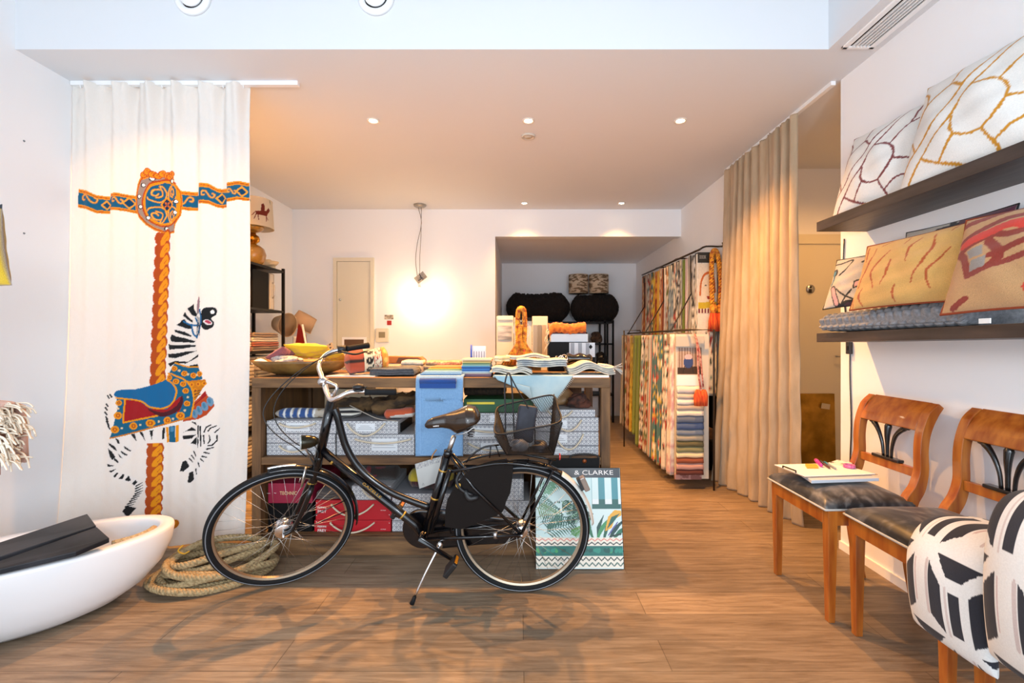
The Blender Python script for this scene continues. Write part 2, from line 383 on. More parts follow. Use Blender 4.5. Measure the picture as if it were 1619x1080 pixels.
sc.tube([v(-.02, .05), v(.0, .02), v(.01, -.01), v(-.01, -.03), v(-.03, -.035)], .004, 5, smooth_path=4); sc.tube([v(-.01, .0), v(.02, .0), v(.04, -.02)], .003, 5); sc.tube([v(-.005, .02), v(.03, -.03)], .003, 5)
make('scribble', sc, mat('ink_dark', '#2a2a35', .6), t)

# round speaker vent in the lowered ceiling
c = (.072, 3.68, CEIL)
one('speaker_vent', M().lathe([(0, -.012), (.025, -.014), (.03, -.006), (.04, -.006), (.045, -.014), (.055, -.012), (.058, 0)], c), mat('vent_plastic', '#cdc5b8', .5), 'small round ringed vent in the middle of the warm-lit lowered ceiling', 'vent')
for x, w in ((-1.848, 'left'), (-.811, 'right')):
    c = (x, YS, 3.26)
    t = thing('air_valve', f'round white air valve, {w} of the two in the white bulkhead face', 'air valve', c, 'round air valves on the bulkhead')
    make('outer_ring', M().lathe([(.066, .001), (.07, .02), (.085, .026), (.1, .016), (.103, 0)], c, (0, -1, 0), 32), m_trim, t)
    make('gap', M().lathe([(0, .001), (.075, .003)], c, (0, -1, 0), 32), m_slot, t)
    make('disc', M().lathe([(.055, .008), (.062, .022), (.058, .03), (.03, .034), (.012, .03), (0, .03)], c, (0, -1, 0), 32), m_trim, t)
# long air grille
gx0, gx1, gy0, gy1 = 1.812, 1.99, .7, 2.565
t = thing('air_grille', 'long white slotted air grille under the right-hand bulkhead', 'vent grille', (1.9, 1.6, CEIL))
make('backing', M().box((gx0 + .01, gy0 + .01, CEIL - .004), (gx1 - .01, gy1 - .01, CEIL - .001)), m_slot, t)
make('frame', M().box((gx0, gy0, CEIL - .012), (gx0 + .03, gy1, CEIL)).box((gx1 - .03, gy0, CEIL - .012), (gx1, gy1, CEIL)).box((gx0, gy0, CEIL - .012), (gx1, gy0 + .02, CEIL)).box((gx0, gy1 - .02, CEIL - .012), (gx1, gy1, CEIL)), m_trim, t, bevel=.003)
for i in range(5):
    x = gx0 + .03 + (i + 1) * (gx1 - gx0 - .06) / 6
    make('slat', M().box((x - .003, gy0 + .02, CEIL - .014), (x + .003, gy1 - .02, CEIL - .002)), m_trim, t)
# gold canvas in the passage
a = W(1284, 627, 4.1); b_ = W(1345, 627, 4.1)
mt_g = mat('gold_leaf', '#8a6a1c', .35, .55, col2='#c79a3e', scale=5, bump=.5, bscale=18)
t = thing('gold_panel', 'square gold-leaf canvas leaning in the side passage beside the beige curtain', 'canvas', ((a[0] + b_[0]) / 2, 4.2, 0))
make('canvas', M().box((a[0], 4.3, 0), (b_[0], 4.335, a[2]), Matrix.Rotation(radians(-1.5), 3, 'X')), mt_g, t)
p = W(1313, 645, 4.22); make('paper_label', M().box((p[0] - .04, 4.285, p[2] - .02), (p[0] + .04, 4.288, p[2] + .03), Matrix.Rotation(.15, 3, 'Y')), mat('label_buff', '#c9bda0', .7), t)
# thermostat, notes, small framed panel on the back wall
a, b_ = W(595, 519, YB), W(615, 541, YB)
t = thing('thermostat', 'small cream wall thermostat with grey display right of the cupboard door', 'thermostat', ((a[0] + b_[0]) / 2, YB, b_[2]))
make('housing', M().box((a[0], YB - .03, b_[2]), (b_[0], YB, a[2])), m_door, t, bevel=.006)
p, q = W(600, 525, YB), W(610, 534, YB); make('display', M().box((p[0], YB - .033, q[2]), (q[0], YB - .029, p[2])), mat('lcd', '#8a8268', .3), t)
a, b_ = W(590, 521, YB), W(594, 537, YB)
one('light_switch', M().box((a[0], YB - .015, b_[2]), (b_[0] - .005, YB, a[2])), m_door, 'narrow cream wall switch between thermostat and cupboard door', 'switch')
a, b_ = W(608, 498, YB), W(622, 505, YB)
one('wall_card', M().box((a[0], YB - .004, b_[2]), (b_[0], YB, a[2])), mat('card_print', '#d8cbb8', .6, col2='#3a2018', scale=25), 'printed cream card taped above the thermostat', 'card')
a, b_ = W(612, 507, YB), W(619, 514, YB)
one('wall_sticker', M().box((a[0], YB - .004, b_[2]), (b_[0], YB, a[2])), mat('sticker_red', '#a8231c', .6), 'little red square sticker under the printed card above the thermostat', 'sticker')
a, b_ = W(543, 533, YB), W(581, 553, YB)
t = thing('wall_hatch', 'low dark panel in a white frame beside the cupboard door', 'framed panel', ((a[0] + b_[0]) / 2, YB, b_[2]))
make('frame', M().box((a[0], YB - .05, b_[2]), (b_[0], YB - .03, a[2])), m_trim, t); make('panel', M().box((a[0] + .03, YB - .053, b_[2] + .03), (b_[0] - .03, YB - .049, a[2] - .03)), mat('panel_brown', '#5c4432', .5), t)
# ---------------- white carousel curtain ----------------
YC = 2.9
cv = Canvas(80, 118, 402, 874, 3.2, '#f7f5f1')
GO, YE, OR, TE, WH, BK, GR = '#d98a0c', '#f0a80a', '#c4560f', '#0f6c92', '#f2f0ec', '#1d1c1d', '#b39d8c'
ZM = lambda P: [(110 + x / 5.583, 240 + y / 5.583) for x, y in P]
ZA = lambda P: [(160 + x / 5.4, 460 + y / 5.4) for x, y in P]
ZB = lambda P: [(160 + x / 4.91, 640 + y / 4.91) for x, y in P]
# band pieces
def band(top, bot):
    P = ZM(top); Q = ZM(bot); n = len(P); P = np.array(P); Q = np.array(Q)
    lay = [(0, 1, YE), (.08, .94, OR), (.13, .89, YE), (.2, .82, TE)]
    for a, b, c in lay: cv.poly(list(P * (1 - a) + Q * a) + list((P * (1 - b) + Q * b)[::-1]), c)
band([(75, 325), (160, 345), (240, 385), (350, 392)], [(70, 490), (160, 510), (240, 545), (348, 545)])
band([(352, 365), (430, 365), (500, 378), (590, 385)], [(348, 512), (430, 520), (500, 530), (590, 545)])
band([(960, 345), (1060, 350), (1136, 355)], [(960, 510), (1060, 520), (1132, 520)])
band([(1140, 275), (1230, 282), (1300, 320), (1392, 330)], [(1136, 455), (1230, 462), (1300, 492), (1392, 495)])
band([(1392, 275), (1480, 262), (1580, 268)], [(1392, 445), (1480, 430), (1580, 430)])
def swirl(x, y, s, f=1):
    P = ZM([(x + f * s * a, y + s * b) for a, b in ((.1, .1), (-.25, .1), (-.25, -.35), (.25, -.45), (.6, 0), (.9, .4), (1.3, .5), (1.5, .1), (1.2, -.1))])
    cv.line(P, 3.0, GO, 5); cv.line(P, 1.5, '#f0c060', 5)
def diamond(x, y, s):
    P = ZM([(x - s, y), (x, y - s), (x + s, y), (x, y + s)]); cv.poly(P, '#0a4a70'); cv.line(P, 2.4, '#f0b438', closed=True)
swirl(135, 415, 75); diamond(318, 470, 36); swirl(395, 430, 55); diamond(525, 455, 45); swirl(1065, 430, 62, -1); swirl(1190, 375, 60); diamond(1335, 410, 42); swirl(1410, 350, 45, 1); diamond(1522, 352, 40)
# medallion
R_ = lambda k: ZM([(850 + k * (x - 850), 440 + k * (y - 440)) for x, y in [(640, 215), (590, 290), (570, 400), (572, 500), (610, 580), (680, 650), (760, 700), (850, 725), (935, 720), (945, 650), (990, 560), (1000, 440), (990, 350), (940, 270), (930, 200), (800, 190)]])
cv.poly(R_(1), YE); cv.poly(R_(.965), OR); cv.poly(R_(.925), YE)
cv.poly(ZM([(640, 250), (600, 350), (590, 450), (610, 540), (680, 620), (760, 670), (850, 705), (935, 700), (935, 640), (950, 560), (960, 440), (940, 300), (930, 250), (800, 215)]), GR)
O = lambda rx, ry: ZM([(835 + rx * cos(a) if 835 + rx * cos(a) < 960 else 955, 452 + ry * sin(a)) for a in np.linspace(0, 2 * pi, 50)])
cv.poly(O(195, 212), OR); cv.poly(O(180, 198), YE); cv.poly(O(160, 178), TE)
for P in ([(860, 350), (800, 300), (830, 420)], ):
    pass
for sx in (1, -1):
    for sy in (1, -1):
        q = lambda P: ZM([(862 + sx * x * (.55 if sx > 0 else 1), 465 + sy * y) for x, y in P])
        P = q([(20, 50), (10, 100), (40, 150), (75, 165), (60, 130)]); cv.line(P, 2.6, GO, 5); cv.line(P, 1.2, '#ffd060', 5)
        P = q([(30, 40), (80, 20), (150, 40), (165, 60)]); cv.line(P, 2.6, GO, 5); cv.line(P, 1.2, '#ffd060', 5)
        P = q([(100, 60), (50, 80), (60, 130), (110, 130), (130, 90), (105, 75), (85, 95)]); cv.line(P, 2.8, GO, 5); cv.line(P, 1.2, '#ffd060', 5)
cv.poly(ZM([(800, 465), (855, 405), (915, 465), (855, 530)]), '#0a3358'); cv.line(ZM([(800, 465), (855, 405), (915, 465), (855, 530)]), 2.2, YE, closed=True)
for a in range(4): cv.ell(*ZM([(858 + 20 * cos(a * pi / 2 + .8), 468 + 20 * sin(a * pi / 2 + .8))])[0], 2.6, 1.5, '#e07a20', a * pi / 2 + .8)
for x, y in ((735, 242), (655, 297), (613, 395), (627, 487), (702, 587), (852, 680), (908, 262), (950, 445), (940, 540)):
    cv.ell(*ZM([(x, y)])[0], 4.2, 3.6, BK, .4); cv.ell(*ZM([(x + 3, y)])[0], 2.9, 2.5, '#ffffff', .4)
for x, y, r in ((660, 205, 26), (695, 180, 30), (740, 205, 28), (775, 212, 24), (812, 192, 30), (860, 210, 28), (905, 205, 30), (880, 222, 24)):
    cv.ell(*ZM([(x, y)])[0], (r + 8) / 5.58, (r + 4) / 5.58, OR); cv.ell(*ZM([(x, y)])[0], r / 5.58, (r - 4) / 5.58, YE); cv.line(ZM([(x - r * .4, y), (x, y - r * .5), (x + r * .4, y + 3), (x, y + r * .3)]), .9, OR, 4)
# twisted pole
def pole(xa, ya, xb, yb, w, n):
    cv.poly([(xa - w, ya), (xa + w, ya), (xb + w, yb), (xb - w, yb)], OR)
    for i in range(n):
        t = (i + .5) / n; x = xa + (xb - xa) * t; y = ya + (yb - ya) * t; h = (yb - ya) / n
        cv.ell(x - w * .8, y, w * .55, h * .58, OR); cv.ell(x + w * .75, y - h * .35, w * .5, h * .5, OR)
        cv.poly([(x - w * .55, y + h * .52), (x - w * .38, y - h * .02), (x + w * .6, y - h * .62), (x + w * .98, y - h * .42), (x + w * .95, y + h * .02), (x + w * .15, y + h * .5)], YE, 4)
        cv.line([(x + w * .2, y + h * .1), (x + w * .7, y - h * .2)], .8, OR)
pole(258, 368, 250, 612, 9.5, 13); pole(247, 690, 243.5, 832, 10, 9)
# pole foot
cv.poly(ZB([(330, 925), (400, 905), (470, 900), (480, 980), (400, 1000), (330, 990)]), YE); cv.poly(ZB([(330, 940), (400, 950), (470, 935), (490, 975), (400, 1010), (340, 1045), (330, 1000)]), GO, 3)
cv.poly(ZB([(470, 900), (520, 885), (590, 890), (608, 915), (590, 950), (520, 975), (420, 1005), (335, 1045), (420, 985), (480, 960)]), GO, 3); cv.poly(ZB([(485, 905), (560, 895), (590, 912), (560, 945), (490, 955)]), YE, 3)
cv.line(ZB([(470, 905), (495, 935), (470, 975), (400, 995)]), .9, BK, 4); cv.line(ZB([(500, 940), (570, 930)]), 1.2, '#fbe9b0'); cv.ell(*ZB([(415, 930)])[0], 10, 4, OR)
# zebra body
cv.poly(ZA([(575, 640), (570, 470), (640, 350), (660, 280), (705, 210), (740, 130), (800, 120), (830, 170), (850, 330), (810, 440), (830, 660)]), WH)
def spike(P, c=BK): cv.poly(ZA(P), c)
spike([(735, 150), (765, 130), (785, 112), (790, 160), (815, 200), (805, 222), (770, 205)])
spike([(700, 210), (715, 180), (735, 215), (780, 255), (775, 272), (730, 240)])
spike([(650, 290), (680, 270), (690, 250), (712, 240), (730, 270), (770, 300), (765, 325), (720, 320)])
spike([(632, 330), (660, 338), (715, 350), (765, 378), (765, 392), (700, 375), (640, 352)])
spike([(590, 405), (605, 370), (650, 388), (720, 405), (800, 430), (790, 442), (700, 440), (600, 432)])
spike([(570, 455), (600, 462), (700, 462), (810, 460), (800, 475), (700, 492), (580, 502), (578, 480)])
spike([(568, 540), (640, 535), (740, 515), (812, 512), (700, 555), (640, 575), (575, 570)])
spike([(570, 620), (640, 598), (740, 605), (832, 540), (832, 560), (780, 590), (720, 620), (640, 618), (590, 648)])
spike([(740, 640), (820, 625), (832, 640), (828, 655)])
cv.poly(ZA([(860, 180), (880, 148), (930, 138), (978, 150), (982, 200), (940, 235), (965, 270), (950, 310), (900, 332), (865, 315), (858, 270)]), BK, 3)
cv.ell(*ZA([(950, 180)])[0], 3.2, 3.2, '#ffffff'); cv.ell(*ZA([(912, 268)])[0], 7, 4, '#f5f0f0', .35); cv.ell(*ZA([(915, 266)])[0], 5, 2.4, '#c84a62', .35)
cv.poly(ZA([(812, 200), (818, 90), (838, 38), (846, 90), (835, 190)]), '#9a8f90'); cv.line(ZA([(832, 60), (828, 170)]), 1.6, '#b9808c')
for P in ([(705, 262), (765, 290), (850, 295)], [(770, 300), (780, 360), (815, 400)], [(815, 400), (840, 330), (855, 250), (845, 160)], [(800, 230), (830, 290)]): cv.line(ZA(P), 2.6, '#1f6fa5', 4)
for k in range(4): cv.line(ZA([(815 + k * 12, 215 + k * 8), (820 + k * 9, 270), (812 + k * 10, 380)]), 1.0, '#3a3a40', 4)
# collar
cv.poly(ZA([(640, 612), (740, 645), (830, 645), (850, 700), (870, 750), (790, 780), (700, 760), (575, 712), (600, 670)]), TE); cv.line(ZA([(640, 615), (735, 648), (830, 648)]), 2.2, YE, 4); cv.line(ZA([(575, 705), (700, 762), (790, 785), (870, 768)]), 2.8, YE, 4)
cv.poly(ZA([(740, 770), (890, 755), (900, 790), (870, 830), (840, 880), (800, 940), (770, 900)]), GO)
for x, y in ((770, 800), (830, 795), (880, 790), (800, 850)): cv.ell(*ZA([(x, y)])[0], 4, 3.4, YE); cv.ell(*ZA([(x, y)])[0], 1.6, 1.6, OR)
cv.poly(ZA([(780, 960), (850, 900), (890, 850), (905, 890), (955, 940), (965, 985), (900, 1060), (780, 1120), (700, 1150), (700, 1080)]), '#c9521c'); cv.poly(ZA([(780, 970), (840, 930), (885, 855), (905, 890), (830, 950), (780, 990)]), '#b01a1c')
for x, y in ((930, 945), (885, 985), (838, 1020), (795, 1050)): cv.ell(*ZA([(x, y)])[0], 5.2, 7.6, '#7ea6c4', -.3); cv.ell(*ZA([(x - 5, y - 5)])[0], 2.2, 4.4, '#4f90b4', -.3)
for k in range(3): cv.line(ZA([(785, 860 + k * 28), (850, 850 + k * 15)]), 1.1, '#3a1a16')
# saddle and cloth
cl = [(135, 900), (200, 905), (560, 760), (590, 730), (690, 800), (780, 870), (785, 1000), (760, 1080)]
body = ZA([(135, 870), (400, 840), (560, 750), (600, 705), (720, 760), (780, 850), (790, 960), (765, 1070)]) + ZB([(690, 90), (480, 160), (280, 215), (80, 262), (100, 200), (130, 60), (140, 0)])
cv.poly(body, TE); cv.line(ZB([(85, 258), (280, 210), (480, 155), (700, 95)]), 2.2, GO); cv.line(ZA([(600, 705), (720, 765), (775, 850), (785, 960), (760, 1080)]), 2.6, YE, 4)
cv.poly(ZA([(210, 930), (330, 940), (430, 1010), (560, 1010), (680, 900), (700, 960), (660, 1060)]) + ZB([(590, 30), (450, 80), (180, 135)]), '#b3131c'); cv.line(ZA([(212, 930), (200, 1080)]) + ZB([(182, 137), (450, 82), (590, 30)]), 2.6, YE)
cv.poly(ZA([(400, 1000), (520, 1040), (650, 980), (690, 890), (700, 960), (640, 1040), (500, 1075)]), '#5a1220', 3)
cv.poly(ZA([(145, 850), (300, 838), (450, 800), (555, 765), (620, 800), (645, 860), (610, 950), (520, 1000), (420, 985), (340, 935), (140, 908)]), '#0f74ad', 3); cv.line(ZA([(140, 912), (340, 940), (420, 990), (520, 1005), (615, 955), (650, 860), (620, 795), (560, 760)]), 2.6, YE, 4)
for P, r in ((ZA([(585, 740), (645, 772), (702, 795), (722, 853), (733, 962), (680, 1065), (632, 662), (712, 705), (785, 722), (842, 708), (162, 955), (160, 1055)]), 4.9), (ZB([(142, 82), (120, 190), (255, 165), (385, 142), (515, 122), (618, 84)]), 6.6)):
    for x, y in P: cv.ell(x, y, r, r * .9, YE); cv.ell(x, y, r * .55, r * .5, OR); cv.ell(x, y, r * .25, r * .25, YE)
for x, y in ZA([(670, 680), (742, 712), (815, 718), (740, 908), (714, 1020), (155, 1003)]) + ZB([(172, 180), (310, 155), (443, 132), (565, 108), (650, 44)]): cv.ell(x, y, 2, 1.9, '#e8d8b0')
# belly, legs
cv.poly(ZB([(85, 262), (280, 218), (480, 165), (640, 130), (760, 110), (905, 160), (915, 200), (900, 290), (870, 340), (800, 440), (740, 580), (700, 600), (670, 590), (680, 520), (620, 515), (640, 450), (720, 350), (650, 290), (500, 295), (330, 300), (160, 480), (150, 510), (300, 580), (345, 640), (330, 720), (270, 800), (220, 800), (280, 680), (250, 620), (100, 560), (60, 470), (60, 330)]), '#f6f5f3')
for P in ([(70, 290), (120, 320), (140, 355), (125, 350), (75, 310)], [(65, 335), (100, 360), (125, 400), (105, 425), (85, 400)], [(120, 250), (155, 275), (158, 300), (140, 295)], [(230, 230), (265, 222), (285, 285)], [(300, 212), (325, 208), (350, 280)], [(380, 200), (405, 195), (395, 272)], [(475, 180), (492, 178), (490, 260), (470, 270)],
          [(110, 400), (150, 435), (145, 450), (120, 430)], [(140, 370), (180, 410), (160, 405)], [(165, 350), (210, 385), (205, 395), (165, 365)], [(185, 315), (235, 355), (232, 365), (190, 335)], [(60, 455), (125, 470), (70, 478)], [(78, 510), (140, 490), (95, 522)], [(112, 550), (140, 520), (150, 525), (125, 560)], [(150, 570), (185, 530), (195, 540), (180, 572)], [(195, 580), (220, 545), (235, 585), (215, 592)], [(245, 610), (275, 580), (290, 598), (265, 622)]): cv.poly(ZB(P), BK)
for k in range(9): y = 600 + k * 21; x = 330 - max(0, k - 3) * 13; cv.line(ZB([(x - 50 - k * 2, y + 28 - k), (x, y)]), [2.3, .8], BK)
cv.poly(ZB([(180, 820), (205, 785), (285, 795), (215, 870)]), BK)
for P in ([(640, 215), (700, 175), (740, 200), (660, 205)], [(632, 240), (735, 232), (700, 262), (640, 268)], [(690, 130), (735, 140), (740, 160)], [(690, 300), (745, 245), (738, 310)], [(635, 150), (640, 190)], ): cv.poly(ZB(P + [P[0]]), BK)
for P in ([(755, 165), (752, 330)], [(772, 170), (775, 320)], [(800, 210), (815, 175), (850, 158)], [(830, 205), (850, 180), (890, 165)], [(880, 215), (915, 185)], [(795, 240), (800, 300)], [(840, 240), (845, 275), (830, 300)], [(895, 240), (895, 280), (860, 315), (830, 318)], [(820, 345), (870, 332)], [(800, 370), (840, 378)], [(785, 400), (820, 408)], [(775, 420), (795, 440)], [(755, 450), (765, 480)], [(735, 500), (742, 540)], [(685, 420), (705, 445)], [(700, 395), (720, 425)], [(718, 365), (735, 400)]): cv.line(ZB(P), [2.4, 1.4] if len(P) == 2 else 2.0, BK)
cv.poly(ZB([(612, 515), (635, 440), (660, 430), (682, 480), (640, 518)]), BK); cv.poly(ZB([(668, 605), (682, 525), (710, 520), (720, 580), (690, 606)]), BK)
cv.poly(ZB([(500, 175), (520, 172), (530, 290), (510, 292)]), YE); cv.poly(ZB([(585, 160), (605, 155), (605, 285), (585, 288)]), YE); cv.poly(ZB([(525, 170), (582, 160), (582, 288), (530, 290)]), TE); cv.poly(ZB([(540, 172), (575, 168), (575, 205), (540, 210)]), '#5a9cc4')
# tail
for y in range(10): x, yy = [(95, 880), (68, 890), (58, 960), (50, 990), (48, 1030), (55, 1070), (60, 1090), (62, 1110), (70, 1125), (80, 1150)][y]; cv.line(ZA([(x - 8, yy + 5), (x + 8, yy + 25)]), 2.6, BK)
NU, NV = 330, 760
u = np.linspace(0, 1, NU); v_ = np.linspace(0, 1, NV); U, V = np.meshgrid(u, v_)
Zt, Zb = 2.955, .03
xl = LX + .004 + 0 * V
xr = -1.735 + .02 * np.sin(V * 3.0) - .02 * V ** 3
X = xl + (xr - xl) * U
ph = U * 6.2 * 2 * pi
dep = (.022 * np.sin(ph + .6 * np.sin(V * 2)) + .008 * np.sin(ph * 2.3 + 1 + 2 * V)) * (1 - .62 * np.minimum(1, V * 1.6)) + .006 * np.sin(U * 23 + 3) * V
dep += .0016 * np.sin(U * 90 + 7 * np.sin(V * 31)) * np.sin(V * 60 + 5 * U)
dep = dep * (.5 + 1.1 * np.exp(-V * 11))
Y = YC + dep - .10 * V ** 3 * (1 - U) ** 5
Zz = Zt - (Zt - Zb) * V + .02 * V ** 4 * np.sin(U * 7 + 1) + .004 * np.sin(ph) * (1 - V)
PX = CX + X * F / YC; PY = CY - (Zz - EYE) * F / YC
col = cv.samp(PX, PY)
m_lin = mat('printed_linen', (1, 1, 1), .85, attr=True, col2=(.96, .955, .94), scale=260, stretch=(1, 1, .3), bump=.12, bscale=420, trans=.33, sheen=.1, mixlo=.2, mixhi=.8)
g = M().grid(np.stack([X, Y, Zz], 2)[::-1], col[::-1])
t = thing('printed_curtain', 'long white linen curtain printed with a carousel zebra on a twisted golden pole', 'curtain', (-2.3, YC, 0))
make('cloth', g, m_lin, t, solid=.0015)
for i in range(9): x = -2.8 + i * .13; make('hook', M().tube([(x, YC, 2.952), (x, YC + .01, 2.93)], .004, 5), m_rail, t)
# ---------------- beige curtain to the side passage ----------------
m_bei = mat('beige_linen', '#bfa98c', .8, col2='#b09a7c', scale=8, stretch=(2, 2, .5), bump=.25, bscale=160, trans=.15, sheen=.2)
NU, NV = 240, 200
u = np.linspace(0, 1, NU); v_ = np.linspace(0, 1, NV); U, V = np.meshgrid(u, v_)
Yc = 4.33 - (4.33 - 3.24) * U - .02 * V
base = RX - .04 - .13 * (1 - U) * V ** 1.5 + .03 * U * V ** 3
ph = U * 2 * pi * 8.5 + .5 * np.sin(V * 2.5 + U * 4)
amp = .03 * (1 - V) + .045 * V
Xc = base - .02 - amp * np.sin(ph) - .012 * np.sin(ph * 2.2 + V * 3) - .004 * np.sin(V * 45 + 9 * U) * V
Yc = Yc + .015 * np.cos(ph)
Zc = 2.95 - 2.945 * V - .02 * (np.sin(ph) > .3) * (1 - V) ** 12
g = M().grid(np.stack([Xc, Yc, Zc], 2)[::-1])
t = thing('beige_curtain', 'floor-length beige linen curtain hanging in folds across the side passage', 'curtain', (RX - .05, 3.8, 0))
make('cloth', g, m_bei, t, solid=.002)
for i in range(9): y = 3.28 + i * .128; make('hook', M().tube([(RX - .04, y, 2.955), (RX - .05, y, 2.925)], .006, 5), m_steel, t)
# ---------------- cherry wood chairs ----------------
m_cherry = mat('cherry_wood', '#8c4313', .28, col2='#b26a27', scale=26, stretch=(1, 1, .12), bump=.03, coat=.25, detail=7)
m_ebony = mat('ebonised_wood', '#141314', .25, coat=.4)
m_braid = mat('silver_braid', '#b9b9b4', .5, bump=.4, bscale=300)
def seatmat():
    m = bpy.data.materials.new('grey_print_velvet'); m.use_nodes = True; N, L = nt(m); b = N['Principled BSDF']; b.inputs['Roughness'].default_value = .38; b.inputs['Sheen Weight'].default_value = .15
    tc = N.new('ShaderNodeTexCoord'); nz = N.new('ShaderNodeTexNoise'); nz.inputs['Scale'].default_value = 5; nz.inputs['Detail'].default_value = 3; nz.inputs['Distortion'].default_value = 2.2; L.new(tc.outputs['Object'], nz.inputs[0])
    wv = N.new('ShaderNodeTexWave'); wv.inputs['Scale'].default_value = 6; wv.inputs['Distortion'].default_value = 14; wv.inputs['Detail'].default_value = 3; wv.inputs['Detail Scale'].default_value = .8; L.new(tc.outputs['Object'], wv.inputs[0])
    r1 = N.new('ShaderNodeValToRGB'); r1.color_ramp.elements[0].position = .45; r1.color_ramp.elements[1].position = .72; r1.color_ramp.elements[0].color = (.008, .009, .011, 1); r1.color_ramp.elements[1].color = (.16, .155, .15, 1); L.new(nz.outputs[0], r1.inputs[0])
    r2 = N.new('ShaderNodeValToRGB'); r2.color_ramp.elements[0].color = (.45, .45, .47, 1); r2.color_ramp.elements[1].color = (1.2, 1.2, 1.2, 1); L.new(wv.outputs[0], r2.inputs[0])
    mx = N.new('ShaderNodeMix'); mx.data_type = 'RGBA'; mx.blend_type = 'MULTIPLY'; mx.inputs[0].default_value = 1; L.new(r1.outputs[0], mx.inputs[6]); L.new(r2.outputs[0], mx.inputs[7]); L.new(mx.outputs[2], b.inputs['Base Color'])
    return m
m_seat = seatmat()
CXF, CXB, CY0, CY1, ZR = 1.435, 1.87, 2.115, 2.595, .528     # seat rectangle, top of rails
def leg_taper(m, x, y, w0, w1, z0, z1):
    m.add([(x + sx * w, y + sy * w, z) for w, z in ((w1 / 2, z0), (w0 / 2, z1)) for sx, sy in ((-1, -1), (1, -1), (1, 1), (-1, 1))], [(3, 2, 1, 0), (4, 5, 6, 7), (0, 1, 5, 4), (1, 2, 6, 5), (2, 3, 7, 6), (3, 0, 4, 7)])
def ribbon(path, wy, th):
    # path: list of (x, z); section th thick along the path normal, wy wide in y at centre y
    P = np.array(path, float); P, _ = spline(P, 6); T = np.gradient(P, axis=0); T /= np.linalg.norm(T, axis=1)[:, None]; Nn = np.stack([-T[:, 1], T[:, 0]], 1)
    return P, Nn
def post(m, y, wy, path, th):
    P, Nn = ribbon(path, wy, th); th = np.interp(np.linspace(0, 1, len(P)), np.linspace(0, 1, len(th)), th)
    A = P + Nn * th[:, None] / 2; B = P - Nn * th[:, None] / 2
    G = np.stack([np.stack([A[:, 0], np.full(len(P), y - wy / 2), A[:, 1]], 1), np.stack([A[:, 0], np.full(len(P), y + wy / 2), A[:, 1]], 1), np.stack([B[:, 0], np.full(len(P), y + wy / 2), B[:, 1]], 1), np.stack([B[:, 0], np.full(len(P), y - wy / 2), B[:, 1]], 1)], 1)
    m.grid(G, wrap=True, smooth=False, caps=True)
